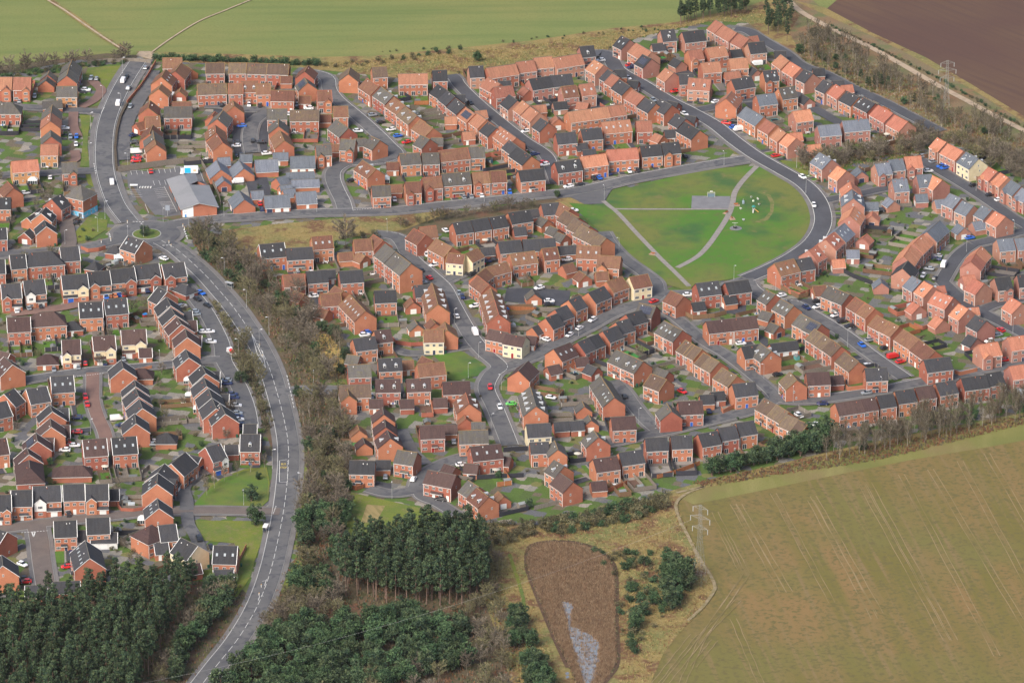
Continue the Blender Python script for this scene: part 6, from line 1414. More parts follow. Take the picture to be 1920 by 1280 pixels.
# ---------------------------------------------------------------- park furniture
M_PW = mat('white_play_steel', (.42, .43, .38), .5); M_TEAL = mat('teal_plastic', (.03, .20, .17), .4); M_YEL = mat('yellow_plastic', (.52, .30, .07), .4)
def thing(name, x, y, parts, label, cat, rz=0, group=None, z=.25):
    r = empty(name, P(x, y, z), rz)
    for n_, b_ in parts: b_.build(n_, r)
    tag(r, label, cat, group); return r
f = MB();
for x in (-1.5, 1.5): f.tube((x, 0, 0), (x, 0, 2.3), .09, .09, M_PW); f.tube((x, .9, 0), (x, 0, 2.3), .05, .05, M_PW)
f.tube((-1.5, 0, 2.2), (1.5, 0, 2.2), .09, .09, M_PW); f.tube((-1.5, 0, 1.75), (1.5, 0, 1.75), .05, .05, M_PW)
bd = MB(); bd.box(-.55, .55, -.05, .05, 2.2, 2.9, M_PW); nt_ = MB(); nt_.box(-1.4, 1.4, .3, .34, 0, 1.7, mat('goal_mesh', (.12, .18, .22), .8))
thing('ball_goal', 1333.5, 370, (('frame', f), ('backboard', bd), ('net_panel', nt_)), 'white ball goal with hoop board behind the park court', 'goal')
t = MB();
for x in (-.6, .6):
    for y in (-.6, .6): t.tube((x, y, 0), (x, y, 2.6), .06, .06, M_METAL)
t.box(-.7, .7, -.7, .7, 1.3, 1.42, M_METAL); rf_ = MB();
for i in range(10):
    a, e = 2*pi*i/10, 2*pi*(i+1)/10; rf_.face([(1.1*cos(a), 1.1*sin(a), 2.5), (1.1*cos(e), 1.1*sin(e), 2.5), (.6*cos(e), .6*sin(e), 3.1), (.6*cos(a), .6*sin(a), 3.1)], M_TEAL); rf_.face([(.6*cos(a), .6*sin(a), 3.1), (.6*cos(e), .6*sin(e), 3.1), (0, 0, 3.4)], M_TEAL)
def slide(v, m):
    s_ = MB(); v = Vector(v).normalized(); n_ = Vector((-v.y, v.x, 0)); a = v*.7; e = v*3.1
    s_.hexa([tuple(q) for q in (a-n_*.3+Vector((0, 0, 1.3)), e-n_*.3+Vector((0, 0, .2)), e+n_*.3+Vector((0, 0, .2)), a+n_*.3+Vector((0, 0, 1.3)), a-n_*.3+Vector((0, 0, 1.45)), e-n_*.3+Vector((0, 0, .35)), e+n_*.3+Vector((0, 0, .35)), a+n_*.3+Vector((0, 0, 1.45)))], m)
    return s_
CT_ = thing('climbing_tower', 1413, 396, (('tower_frame', t), ('roof', rf_), ('slide', slide((.75, -.6, 0), M_YEL)), ('slide', slide((-.15, -1, 0), M_PW))), 'play tower with teal roof, yellow slide and white slide', 'play tower'); CT_.scale = (.8, .8, .8)
sw = MB(); sw.tube((0, 0, 0), (0, 0, 2.6), .09, .08, M_METAL); sw.tube((-1.2, 0, 2.5), (1.2, 0, 2.5), .09, .09, M_PW)
bs = MB(); ring(bs, .8, .6, .08, M_BLACK, 14); bs.face([(.78*cos(i*.628), .78*sin(i*.628), .6) for i in range(10)], M_BLACK)
for a in (-1, 1): bs.tube((a*.8, 0, .6), (a*.4, 0, 2.5), .02, .02, M_METAL, 4)
thing('basket_swing', 1378, 428.5, (('swing_frame', sw), ('basket_seat', bs)), 'T shaped basket swing standing on the round grey pad', 'swing', z=.32)
disc('safety_surface', P(1379.5, 429), 2.5, .27, M_COURT, 24)
def spring(col):
    a = MB(); a.tube((0, 0, 0), (0, 0, .45), .12, .12, M_METAL); c = MB(); c.hexa([(-.6, -.16, .45), (.6, -.16, .45), (.6, .16, .45), (-.6, .16, .45), (-.5, -.14, 1.05), (.3, -.14, .8), (.3, .14, .8), (-.5, .14, 1.05)], col); return (('spring', a), ('rocker_body', c))
for x, y, lb, rz_a in ((1409, 371.5, 'pale spring rocker, uppermost of the play pieces', .9), (1421, 375, 'long pale play beam right of the round seat', -.9), (1423.5, 385, 'white spring rocker nearest the earth mound', .8), (1389, 393, 'white and blue rocker left of the play tower', 0)):
    thing('spring_rocker', x, y, spring(M_PW), lb, 'play rocker', rz_a, 'small play pieces')
a = MB(); a.tube((0, 0, 0), (0, 0, .5), .5, .45, mat('pale_green_plastic', (.55, .62, .45), .5), 14); c = MB(); c.tube((0, 0, .5), (0, 0, .62), .45, .2, M_PW, 14); thing('round_seat', 1412.5, 377.5, (('drum', a), ('top', c)), 'round pale seat above the play tower', 'play seat')
a = MB(); a.box(-.45, .45, -.8, .8, 0, .9, mat('blue_grey_plastic', (.22, .28, .33), .5)); c = MB(); c.tube((0, .6, .9), (0, .6, 1.7), .1, .1, M_METAL); thing('play_block', 1393.5, 381, (('panel', a), ('post', c)), 'blue grey play block left of the play tower', 'play block')
a = MB(); a.box(-.5, .5, -.4, .4, .35, .8, M_METAL); c = MB(); c.tube((0, 0, 0), (0, 0, .35), .08, .08, M_METAL); thing('play_stool', 1394, 414, (('seat', a), ('leg', c)), 'small grey stool below the play pieces', 'stool')
for i, (x, y, lb) in enumerate(((1380, 385, 'bench beside the court path, upper one'), (1363, 399.5, 'bench left of the bend in the park path'), (1372.5, 410, 'bench below the bend in the park path'), (1225, 476.5, 'bench beside the lower left park path'))):
    s_ = MB(); s_.box(-.9, .9, -.25, .25, .42, .5, FENCES[3]); k_ = MB(); k_.box(-.9, .9, .2, .27, .5, .95, FENCES[3]); g_ = MB(); g_.box(-.7, -.6, -.2, .2, 0, .42, M_METAL); g2 = MB(); g2.box(.6, .7, -.2, .2, 0, .42, M_METAL); g3 = MB(); g3.box(-1.6, 1.6, -1.2, 1.2, .0, .04, mat('tan_pad', (.33, .22, .15), .9))
    thing('park_bench', x, y, (('seat', s_), ('backrest', k_), ('leg', g_), ('leg', g2), ('pad', g3)), 'timber '+lb, 'bench', i*.9, 'benches on the green')
# bus shelters
for x, y, lb, rz_a in ((430, 540, 'dark glass bus shelter under the bare trees by the main road', -.6), (498, 996, 'white bus shelter on the verge near the bottom junction', 1.4)):
    fr = MB();
    for a in (-1.5, 1.5):
        for c in (-.6, .6): fr.tube((a, c, 0), (a, c, 2.3), .05, .05, M_METAL)
    pn = MB(); pn.box(-1.5, 1.5, .58, .62, .3, 2.1, M_GLASS); rf_ = MB(); rf_.box(-1.7, 1.7, -.8, .8, 2.3, 2.42, M_WHITE if 'white' in lb else M_METAL); se = MB(); se.box(-1.2, 1.2, .2, .5, .45, .52, M_METAL)
    thing('bus_shelter', x, y, (('frame', fr), ('rear_panel', pn), ('roof', rf_), ('bench_seat', se)), lb, 'bus shelter', rz_a)
# refuge bollards and road signs
for i, (x, y) in enumerate(((239, 418), (343, 425), (346, 430), (190, 455), (208, 452), (317, 456), (321, 463), (487, 650), (492, 670), (490, 1100), (486, 1116))):
    b = MB(); b.tube((0, 0, 0), (0, 0, 1.0), .16, .16, M_LINE, 8); b2 = MB(); b2.tube((0, 0, 1.0), (0, 0, 1.18), .2, .16, mat('yellow_plastic', M_YEL and (.75, .42, .06)), 8)
    thing('traffic_bollard', x, y, (('post', b), ('cap', b2)), 'white bollard with yellow cap at '+('the roundabout' if i < 7 else 'a main road refuge'), 'bollard', z=.62, group='refuge bollards by the roundabout' if i < 7 else 'refuge bollards on the lower road')
# street name posts, cabinets, wheelie bins
BINM = [mat('green_bin', (.02, .10, .07), .6), mat('brown_bin', (.10, .05, .03), .6), mat('black_bin', (.02, .02, .025), .6)]
b = MB(); b.hexa([(-.25, -.3, 0), (.25, -.3, 0), (.25, .3, 0), (-.25, .3, 0), (-.29, -.36, 1.0), (.29, -.36, 1.0), (.29, .36, 1.0), (-.29, .36, 1.0)], BINM[0]); BB = b.mesh('bin_body')
b = MB(); b.box(-.31, .31, -.4, .4, 1.0, 1.08, BINM[0]); BL = b.mesh('bin_lid')
rb = random.Random(3)
big = [h for h in HOUSES if not h['garage'] and h['nm'] != 'bungalow']
for h in rb.sample(big, 110):
    u, n = corners(h); q = h['c']+u*(h['L']/2+.7)+n*(h['front']*(h['D']/2-1))
    if occ(q.x, q.y) == 'road': continue
    r = empty('wheelie_bin', (q.x, q.y, .3), h['ang']); put('body', BB, r); put('lid', BL, r); tag(r, f"green wheelie bin, {h['id']}", 'bin', 'wheelie bins beside houses')
# ---------------------------------------------------------------- pylons and cable
M_PYL = mat('pylon_steel', (.24, .24, .22), .6)
M_INS = mat('glass_insulator', (.36, .37, .36), .5)
def pylon(x, y, H, rz, label):
    base = P(x, y); r = empty('electricity_pylon', base, rz); tw = MB(); rad = .027
    def hw(z): return (1.9*(1-z/(H*.55))+.65*z/(H*.55)) if z < H*.55 else .65-.3*(z-H*.55)/(H*.45)
    lv = [0, H*.14, H*.26, H*.36, H*.45, H*.53, H*.6, H*.67, H*.74, H*.81, H*.88, H*.94, H]
    cs = lambda z: [Vector((sx*hw(z), sy*hw(z), z)) for sx, sy in ((-1, -1), (1, -1), (1, 1), (-1, 1))]
    for i in range(len(lv)-1):
        a, e = cs(lv[i]), cs(lv[i+1])
        for j in range(4):
            tw.tube(a[j], e[j], rad*1.3, rad*1.3, M_PYL, 4, False); tw.tube(a[j], e[(j+1) % 4], rad*.8, rad*.8, M_PYL, 3, False); tw.tube(a[(j+1) % 4], e[j], rad*.8, rad*.8, M_PYL, 3, False); tw.tube(e[j], e[(j+1) % 4], rad*.8, rad*.8, M_PYL, 3, False)
    tw.build('tower', r); tips = []
    for z, w_ in ((H*.70, 3.0), (H*.83, 3.8), (H*.95, 2.9)):
        for s_ in (-1, 1):
            am = MB(); tip = Vector((s_*w_, 0, z+.3))
            for q in cs(z): am.tube(q, tip, rad, rad*.7, M_PYL, 4, False)
            for q in cs(z+1.3): am.tube(q, tip, rad, rad*.7, M_PYL, 4, False)
            for t_ in (.35, .65):
                p1 = cs(z)[0 if s_ < 0 else 1].lerp(tip, t_); p2 = cs(z+1.3)[0 if s_ < 0 else 1].lerp(tip, t_); am.tube(p1, p2, rad*.6, rad*.6, M_PYL, 3, False)
            am.build('cross_arm', r); i_ = MB(); i_.tube(tip, tip-Vector((0, 0, 1.9)), .13, .13, M_INS, 6); i_.build('insulator', r); tips.append(base+Matrix.Rotation(rz, 3, 'Z') @ (tip-Vector((0, 0, 1.9))))
    tag(r, label, 'pylon', 'electricity pylons'); return tips
t1 = pylon(1773, 223, 26.5, radians(8), 'lattice pylon standing in the birch belt beside the ploughed field')
t2 = pylon(1311, 1094, 30, radians(-32), 'lattice pylon at the edge of the olive field by the pond scrub')
a = t2[2]; e = P(-40, 1330, 14); b = MB(); n = 40; prev = None
for i in range(n+1):
    t_ = i/n; q = a.lerp(e, t_)-Vector((0, 0, 4*9*t_*(1-t_)))
    if prev is not None: b.tube(prev, q, .02, .02, mat('cable_alloy', (.4, .4, .39), .5), 4, False)
    prev = q
tag(b.build('power_cable'), 'thin power cable running from the near pylon across the woods', 'cable')
# ---------------------------------------------------------------- trees and shrubs
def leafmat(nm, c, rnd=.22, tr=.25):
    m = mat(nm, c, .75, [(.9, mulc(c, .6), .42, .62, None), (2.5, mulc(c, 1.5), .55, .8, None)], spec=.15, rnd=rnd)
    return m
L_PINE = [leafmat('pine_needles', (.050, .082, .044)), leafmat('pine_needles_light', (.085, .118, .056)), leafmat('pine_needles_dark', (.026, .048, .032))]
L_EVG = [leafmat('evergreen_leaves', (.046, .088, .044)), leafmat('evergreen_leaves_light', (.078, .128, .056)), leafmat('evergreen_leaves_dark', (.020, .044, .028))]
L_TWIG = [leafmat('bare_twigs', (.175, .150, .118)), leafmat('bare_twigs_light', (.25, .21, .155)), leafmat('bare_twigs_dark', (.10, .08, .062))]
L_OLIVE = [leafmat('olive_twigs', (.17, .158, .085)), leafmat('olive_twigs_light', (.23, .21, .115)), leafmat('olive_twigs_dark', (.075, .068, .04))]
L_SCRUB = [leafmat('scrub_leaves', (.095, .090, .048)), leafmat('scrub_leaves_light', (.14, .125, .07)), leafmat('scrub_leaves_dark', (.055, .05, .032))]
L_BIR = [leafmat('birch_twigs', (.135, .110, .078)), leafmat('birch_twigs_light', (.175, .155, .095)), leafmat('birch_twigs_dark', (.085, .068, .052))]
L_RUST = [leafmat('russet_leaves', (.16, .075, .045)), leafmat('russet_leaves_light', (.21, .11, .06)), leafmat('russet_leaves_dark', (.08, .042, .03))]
M_BARK = mat('pine_bark', (.15, .10, .08), .9, rnd=.15); M_BARKG = mat('grey_bark', (.17, .145, .12), .9, rnd=.15); M_BIRCH = mat('birch_bark', (.26, .23, .19), .8, rnd=.3)
def rv(r):
    while True:
        v = Vector((r.uniform(-1, 1), r.uniform(-1, 1), r.uniform(-1, 1)))
        if .05 < v.length < 1: return v
def leaf(b, p, s, m, r, asp=.5):
    d = rv(r).normalized()*s; e = d.cross(rv(r)).normalized()*s*asp
    b.face([p-d, p+e, p+d, p-e], m)
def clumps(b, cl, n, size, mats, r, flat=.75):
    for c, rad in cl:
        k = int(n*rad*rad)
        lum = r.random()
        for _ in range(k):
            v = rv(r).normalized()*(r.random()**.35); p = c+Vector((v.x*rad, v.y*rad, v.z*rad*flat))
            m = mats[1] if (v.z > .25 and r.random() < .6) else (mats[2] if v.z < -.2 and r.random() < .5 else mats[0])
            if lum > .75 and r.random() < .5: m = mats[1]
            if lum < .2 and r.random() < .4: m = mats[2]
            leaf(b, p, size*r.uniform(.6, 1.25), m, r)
def pine(seed, H=15, cw=3.2, low=.5):
    r = random.Random(seed); t = MB(); t.tube((0, 0, 0), (.1, .1, H*.55), .24, .16, M_BARK, 6); t.tube((.1, .1, H*.55), (0, .2, H*.93), .16, .05, M_BARK, 5)
    cl = []
    for i in range(19):
        z = H*(low+(1-low)*(i+.5)/19); k = (z/H-low)/(1-low); rad = cw*(1-.75*k)*(.55+.45*min(1, k*5)); a = i*2.4+r.uniform(-.5, .5)
        c = Vector((cos(a)*rad*.62, sin(a)*rad*.62, z+r.uniform(-.4, .4))); cl.append((c, r.uniform(.8, 1.25)*(.6+.55*rad/cw))); t.tube((0, 0, z-.5), c, .06, .03, M_BARK, 3, False)
    b = MB(); clumps(b, cl, 80, .35, L_PINE, r); return t.mesh('trunk'), b.mesh('crown')
def roundtree(seed, H, rad, mats, n=30, size=.38, bark=M_BARKG, z0=.3, nc=14):
    r = random.Random(seed); t = MB(); t.tube((0, 0, 0), (.05, 0, H*.5), rad*.07+.04, rad*.04+.02, bark, 5); cl = []
    for i in range(nc):
        v = rv(r); c = Vector((v.x*rad*.72, v.y*rad*.72, H*(z0+(1-z0)*.5)+v.z*H*(1-z0)*.4)); cl.append((c, rad*r.uniform(.3, .48))); t.tube((0, 0, H*z0), c, .05, .02, bark, 3, False)
    b = MB(); clumps(b, cl, n, size, mats, r, .85); return t.mesh('trunk'), b.mesh('crown')
def bare(seed, H, rad, mats, bark, nb=16, upr=.6, tw=26, pale=False):
    """leafless tree: stem, boughs, and a crown of fine twigs"""
    r = random.Random(seed); t = MB(); top = Vector((r.uniform(-.3, .3), r.uniform(-.3, .3), H*.9)); t.tube((0, 0, 0), top*.5, H*.009+.04, H*.007+.02, bark, 5); t.tube(top*.5, top, H*.007+.02, .02, bark, 4, False)
    b = MB()
    for i in range(nb):
        z = H*(.22+.7*(i+.5)/nb); a = i*2.4+r.uniform(-.4, .4); k = sin(pi*min(1, (z/H-.1)/.95))**.6; L = rad*k*r.uniform(.8, 1.15)
        d = Vector((cos(a), sin(a), upr*r.uniform(.8, 1.6))); s = top*(z/H/.9*.9); e = s+d*L; t.tube(s, e, .05+H*.002, .02, bark, 3, False)
        for j in range(tw):
            q = s.lerp(e, r.uniform(.25, 1.05)); v = (d.normalized()*.7+rv(r)*.9+Vector((0, 0, .35))).normalized(); ln = r.uniform(.5, 1.25)*(.5+rad*.16); w_ = rv(r).cross(v).normalized()*r.uniform(.05, .10)*(.6 if pale else 1)
            m = r.choices(mats, (5, 3, 2))[0]; q2 = q+v*ln
            b.face([q-w_, q+w_, q2], m)
            for _ in range(3):
                v2 = (v+rv(r)*.9).normalized()*ln*.6; q3 = q.lerp(q2, r.uniform(.3, .8)); w2 = rv(r).cross(v2).normalized()*.05; b.face([q3-w2, q3+w2, q3+v2], m)
    return t.mesh('trunk'), b.mesh('crown')
def bush(seed, rad, mats, H=None, n=60, size=.26):
    r = random.Random(seed); H = H or rad*1.3; cl = []
    for i in range(7): v = rv(r); cl.append((Vector((v.x*rad*.6, v.y*rad*.6, H*.45+v.z*H*.3)), rad*r.uniform(.38, .55)))
    b = MB(); clumps(b, cl, n, size, mats, r, .8); return None, b.mesh('foliage')
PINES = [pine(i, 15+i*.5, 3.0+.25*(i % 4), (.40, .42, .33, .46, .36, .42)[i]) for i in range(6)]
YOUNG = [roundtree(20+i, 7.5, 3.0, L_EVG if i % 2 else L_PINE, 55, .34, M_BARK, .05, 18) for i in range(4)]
BARES = [bare(30+i, 9, 3.4, L_TWIG, M_BARKG, 20, .6, 30) for i in range(4)]+[bare(36+i, 8.5, 3.4, L_OLIVE, M_BARKG, 20, .6, 30) for i in range(3)]
BIRCH = [bare(40+i, 9.5, 1.9, L_BIR, M_BIRCH, 17, 1.5, 22, True) for i in range(4)]
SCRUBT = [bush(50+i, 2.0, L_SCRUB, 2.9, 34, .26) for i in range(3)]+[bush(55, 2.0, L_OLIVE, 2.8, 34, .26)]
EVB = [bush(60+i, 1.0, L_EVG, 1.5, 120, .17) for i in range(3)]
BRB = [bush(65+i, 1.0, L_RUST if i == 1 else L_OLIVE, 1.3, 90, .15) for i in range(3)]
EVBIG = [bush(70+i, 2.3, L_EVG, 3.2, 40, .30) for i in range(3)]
def plant(kind, tm, p, s, label, cat, group=None, sz=None):
    r = empty(kind, (p.x, p.y, .1), R_.uniform(0, 6.28)); r.scale = (s, s, sz or s*R_.uniform(.88, 1.12))
    t, c = tm
    if t: put('trunk', t, r)
    put('crown' if t else 'foliage', c, r); tag(r, label, cat, group); return r
PLACED = []
def scatter(s, n, gap, rr, avoid=('road', 'house', 'garden', 'front'), edge=None):
    ws = [P(x, y) for x, y in pts(s)]; xs = [p.x for p in ws]; ys = [p.y for p in ws]; out = []; tries = 0
    while len(out) < n and tries < n*60:
        tries += 1; p = Vector((rr.uniform(min(xs), max(xs)), rr.uniform(min(ys), max(ys)), 0))
        if not pip(p, ws): continue
        if occ(p.x, p.y) in avoid: continue
        if any((p.x-q.x)**2+(p.y-q.y)**2 < gap*gap for q in PLACED[-700:]): continue
        out.append(p); PLACED.append(p)
    return out
def line_pts(s, gap, jit, rr):
    ps = smooth([P(x, y) for x, y in pts(s)], 6); out = []; acc = 0
    for i in range(len(ps)-1):
        d = ps[i+1]-ps[i]; L = d.length
        if L < 1e-6: continue
        while acc < L: q = ps[i]+d*(acc/L); out.append(Vector((q.x+rr.uniform(-jit, jit), q.y+rr.uniform(-jit, jit), 0))); acc += gap*rr.uniform(.8, 1.25)
        acc -= L
    return out
rt = random.Random(11)
# pine woods
for s, n, gap, sc, lb in (('-40,1172 60,1162 130,1150 190,1130 250,1112 345,1102 368,1112 345,1160 305,1215 268,1300 250,1350 -40,1350', 255, 2.9, (.72, 1.0), 'dark green pine in the bottom left wood'),
        ('648,1075 690,1052 760,1036 850,1032 898,1042 912,1075 905,1120 880,1136 800,1138 720,1132 650,1120 632,1095', 112, 2.8, (.92, 1.15), 'tall pine with bare trunk in the central pine block')):
    for p in scatter(s, n, gap, rt): plant('tall_pine' if 'tall' in lb else 'pine_tree', rt.choice(PINES), p, rt.uniform(*sc), lb, 'pine tree', lb+'s')
for s, n, lb in (('440,1240 520,1190 620,1172 700,1162 850,1158 872,1200 880,1262 720,1300 560,1320 430,1345 400,1320', 170, 'bushy young conifer at the bottom of the wood'),
        ('372,1150 398,1110 425,1105 432,1130 400,1175 360,1235 320,1300 300,1320 312,1270 345,1200', 26, 'young conifer left of the lower main road'),
        ('960,1150 985,1160 1000,1210 1020,1262 1060,1330 1000,1340 975,1260 955,1190', 26, 'young conifer beside the reed bed'),
        ('558,985 620,960 650,940 655,1000 620,1040 570,1035', 14, 'dark conifer between main road and mown patch'),
        ('555,1090 600,1080 640,1100 660,1125 590,1130 550,1112', 10, 'dark conifer at the central wood edge'),
        ('1320,900 1400,878 1470,862 1545,846 1560,822 1500,838 1470,848 1420,862 1340,885', 34, 'dark conifer in the hedge line below the lowest row'),
        ('1180,1195 1215,1170 1255,1150 1285,1120 1300,1095 1280,1060 1240,1050 1255,1100 1230,1130 1190,1165', 17, 'evergreen bush in the scrub beside the near pylon')):
    for p in scatter(s, n, 2.4, rt): plant('young_conifer', rt.choice(YOUNG), p, rt.uniform(.85, 1.35), lb, 'conifer', lb+'s')
for x, y, s, lb in ((272, 444, .85, 'dark conifer on the grass roundabout island'), (471, 940, 1.05, 'dark conifer on the lower left green'), (478, 985, 1.15, 'broad conifer beside the bottom junction'), (895, 117, .75, 'single conifer standing in the rough grass strip'), (1208, 1062, .75, 'round evergreen alone above the pond scrub'), (452, 720, 0.9, 'tall dark shrub between lane and main road'), (935, 897, .5, 'green shrub in the lowest lawn'), (484, 900, .5, 'round evergreen bush on the lower left green'), (992, 952, .6, 'round green bush by the scrub edge fence'), (1045, 372, .55, 'round bush beside the road at the green tip'), (94, 873, .55, 'upright dark conifer by the brick paved drive'), (1068, 907, .55, 'small palm like tree at the lowest houses')):
    plant('garden_conifer', rt.choice(YOUNG), P(x, y), s, lb, 'conifer')
for x, y, s, lb in ((1283, 42, .9, 'leftmost dark pine beyond the top row'),): plant('pine_tree', PINES[0], P(x, y), .5, lb, 'pine tree')
for s, n, sc, lb in (('1275,50 1320,38 1400,30 1402,16 1330,24 1276,40', 32, (.5, .68), 'dark pine in the clump beyond the top row'), ('1432,30 1482,20 1490,60 1480,85 1440,70', 20, (.5, .7), 'dark pine beside the top of the perimeter lane'), ('1548,170 1640,150 1720,205 1660,190 1600,165', 8, (.35, .5), 'small dark pine among the birches')):
    for p in scatter(s, n, 2.6, rt): plant('far_pine', rt.choice(PINES), p, rt.uniform(*sc), lb, 'pine tree', lb+'s')
# bare tree belts
BL = [('352,432 420,442 478,500 560,560 645,650 650,700 600,725 560,705 525,650 490,600 450,550 415,515 372,480', 98, 'bare tree in the belt right of the lower main road', (.6, 1.0)),
      ('556,740 600,745 640,745 655,800 655,900 650,985 630,1040 570,1075 556,1040 556,950 578,880 565,800', 88, 'bare tree in the lower belt beside the main road', (.55, .95))]
for s, n, lb, sc in BL:
    for p in scatter(s, n, 3.0, rt, ('road', 'house', 'garden', 'front', 'open')):
        k = rt.random()
        if k < .58: plant('bare_tree', rt.choice(BARES), p, rt.uniform(*sc), lb, 'tree', lb+'s')
        elif k < .84: plant('belt_conifer', rt.choice(YOUNG), p, rt.uniform(.5, .95), lb.replace('bare tree', 'dark evergreen'), 'conifer', lb.replace('bare tree', 'evergreens'))
        else: plant('birch_tree', rt.choice(BIRCH), p, rt.uniform(.6, .85), lb.replace('bare tree', 'pale stemmed birch'), 'birch', lb.replace('bare tree', 'birches'))
for s, n, lb in (('520,1125 560,1100 640,1120 660,1150 560,1175 500,1195 470,1215', 34, 'bare tree between central and young conifers'), ('560,1320 700,1270 860,1245 930,1260 960,1330 700,1400', 40, 'bare tree along the bottom edge of the wood'), ('880,1130 930,1130 955,1200 960,1260 900,1250 870,1190', 26, 'bare tree right of the young conifers'),
        ('905,1030 935,1060 945,1120 910,1130 900,1080', 10, 'bare tree right of the central pines'), ('300,1300 350,1210 400,1160 440,1122 425,1105 380,1140 335,1200 285,1290', 26, 'bare tree along the verge left of the lower main road'),
        ('398,548 418,566 470,650 500,720 512,800 495,815 470,745 442,680 410,612', 40, 'bare shrub between lane and lower main road')):
    for p in scatter(s, n, 2.4, rt): plant('bare_tree' if n != 40 else 'bare_shrub', rt.choice(BARES if n != 40 or 'bottom' in lb else BARES[4:]+SCRUBT), p, rt.uniform(.5, .85), lb, 'tree', lb+'s')
# birch belts
for s, n, lb, sc in (('1500,66 1536,62 1600,98 1680,140 1756,185 1830,222 1925,268 1925,290 1840,262 1756,240 1690,206 1600,166 1530,128 1496,100', 140, 'thin bare birch in the belt below the ploughed field', (.55, .85)),
                     ('1545,868 1640,850 1750,828 1850,805 1925,790 1925,750 1880,758 1800,775 1700,795 1600,812 1560,835', 95, 'thin bare birch behind the bottom row', (.7, 1.0))):
    for p in scatter(s, n, 1.7, rt):
        if rt.random() < .9: plant('birch_tree', rt.choice(BIRCH), p, rt.uniform(*sc), lb, 'birch', lb+'es')
        else: plant('belt_conifer', rt.choice(YOUNG), p, rt.uniform(.5, .8), lb.replace('thin bare birch', 'dark evergreen'), 'conifer', lb.replace('thin bare birch', 'evergreens'))
for x, y, i in ((388, 930, 0), (402, 915, 1), (421, 903, 2), (445, 893, 3), (470, 886, 4), (496, 879, 5)): plant('young_birch', rt.choice(BIRCH), P(x, y), .62, 'white stemmed birch in the arc on the lower left green', 'birch', 'birches in an arc on the green')
plant('bare_tree', bare(99, 12, 4.6, L_TWIG, M_BARKG, 24, .6, 60), P(648, 462), 1.0, 'big spreading bare tree on the verge above the brick rows', 'tree')
plant('bare_tree', bare(98, 11, 4.2, L_OLIVE, M_BARKG, 26, .6, 60), P(577, 1075), .95, 'round bare oak beside the lower main road', 'tree')
for p in scatter('615,452 680,440 760,435 755,460 690,470 640,480', 12, 2.6, rt): plant('verge_bush', rt.choice(EVBIG+SCRUBT), p, rt.uniform(.7, 1.1), 'dense bush around the big bare verge tree', 'bush', 'bushes around the verge tree')
# hedges and scrub, bush by bush
def hedge(s, gap, jit, tms, sc, kind, lb, cat='bush', sz=None):
    for p in line_pts(s, gap, jit, rt):
        if occ(p.x, p.y) in ('house', 'road'): continue
        plant(kind, rt.choice(tms), p, rt.uniform(*sc), lb, cat, lb+' row')
hedge('-40,146 40,138 110,130 200,118 252,113', 1.9, 1.0, BARES[:4]+SCRUBT, (.6, .9), 'hedge_tree', 'bare tree in the hedge along the top left field', 'tree')
hedge('-40,152 40,143 110,134 200,122 250,118', 2.4, 1.0, SCRUBT+EVBIG, (.5, .9), 'hedge_bush', 'dark bush in the hedge along the top left field')
hedge('290,112 400,116 500,120 600,124', 1.9, .8, EVBIG, (.85, 1.25), 'hedge_bush', 'dark bush in the hedge behind the far row')
hedge('600,122 660,122 760,112 860,96', 3.0, 3, EVBIG+SCRUBT, (.5, .9), 'hedge_bush', 'scattered bush left of the rough strip')
hedge('745,428 800,420 870,408 940,398 1010,388', 2.6, 1.5, BARES, (.35, .6), 'hedge_tree', 'bare tree in the hedge south of the green road', 'tree')
hedge('1560,52 1636,88 1736,137 1836,192 1925,243', 2.3, .6, EVBIG+SCRUBT, (.4, .6), 'field_hedge', 'low clipped bush beside the sandy track')
for s, n, tms, sc, kind, lb in (('1496,306 1530,292 1620,278 1724,246 1765,266 1745,288 1650,302 1560,318 1500,320', 90, BARES+SCRUBT, (.5, .8), 'thicket_bush', 'bare bush in the dark thicket above the side gardens'),
        ('1765,268 1850,270 1925,300 1925,345 1880,335 1820,300', 46, BARES, (.5, .85), 'thicket_bush', 'bare bush at the right end of the thicket'),
        ('985,985 1100,962 1250,930 1256,950 1200,975 1120,990 1050,1005', 95, EVBIG+SCRUBT+SCRUBT, (.8, 1.4), 'scrub_bush', 'dense bush below the lowest houses'),
        ('880,990 1000,980 1005,1002 950,1022 900,1030', 40, SCRUBT, (.8, 1.2), 'scrub_bush', 'brown bush above the reed bed'),
        ('1100,1030 1230,1040 1290,1080 1300,1110 1240,1160 1180,1240 1160,1180 1165,1100', 85, SCRUBT+EVBIG, (.5, 1.15), 'scrub_bush', 'scrub bush right of the reed bed'),
        ('640,1140 860,1142 900,1160 640,1185 520,1200', 30, SCRUBT, (.6, 1.0), 'scrub_bush', 'low brown bush on the wood floor'),
        ('640,100 760,98 960,82 1150,66 1260,58 1240,48 1000,72 800,92', 34, SCRUBT+EVBIG, (.25, .5), 'strip_bush', 'low bush in the rough grass strip'),
        ('1480,110 1600,170 1700,225 1690,212 1600,150 1500,100', 24, SCRUBT, (.3, .6), 'strip_bush', 'low bush beside the perimeter lane')):
    for p in scatter(s, n, 1.8, rt): plant(kind, rt.choice(tms), p, rt.uniform(*sc), lb, 'bush', lb+' patch')
hedge('988,1060 991,1031 1026,1016 1074,1016 1118,1030 1145,1051 1155,1078 1155,1167 1157,1241 1141,1270', 1.5, .5, SCRUBT, (.22, .38), 'reed_edge_bush', 'dark scrub bush on the rim of the reed bed')
hedge('988,1060 1000,1096 1020,1146 1044,1203 1068,1250 1080,1285', 1.3, .5, SCRUBT, (.2, .36), 'reed_edge_bush', 'dark scrub bush on the rim of the reed bed')
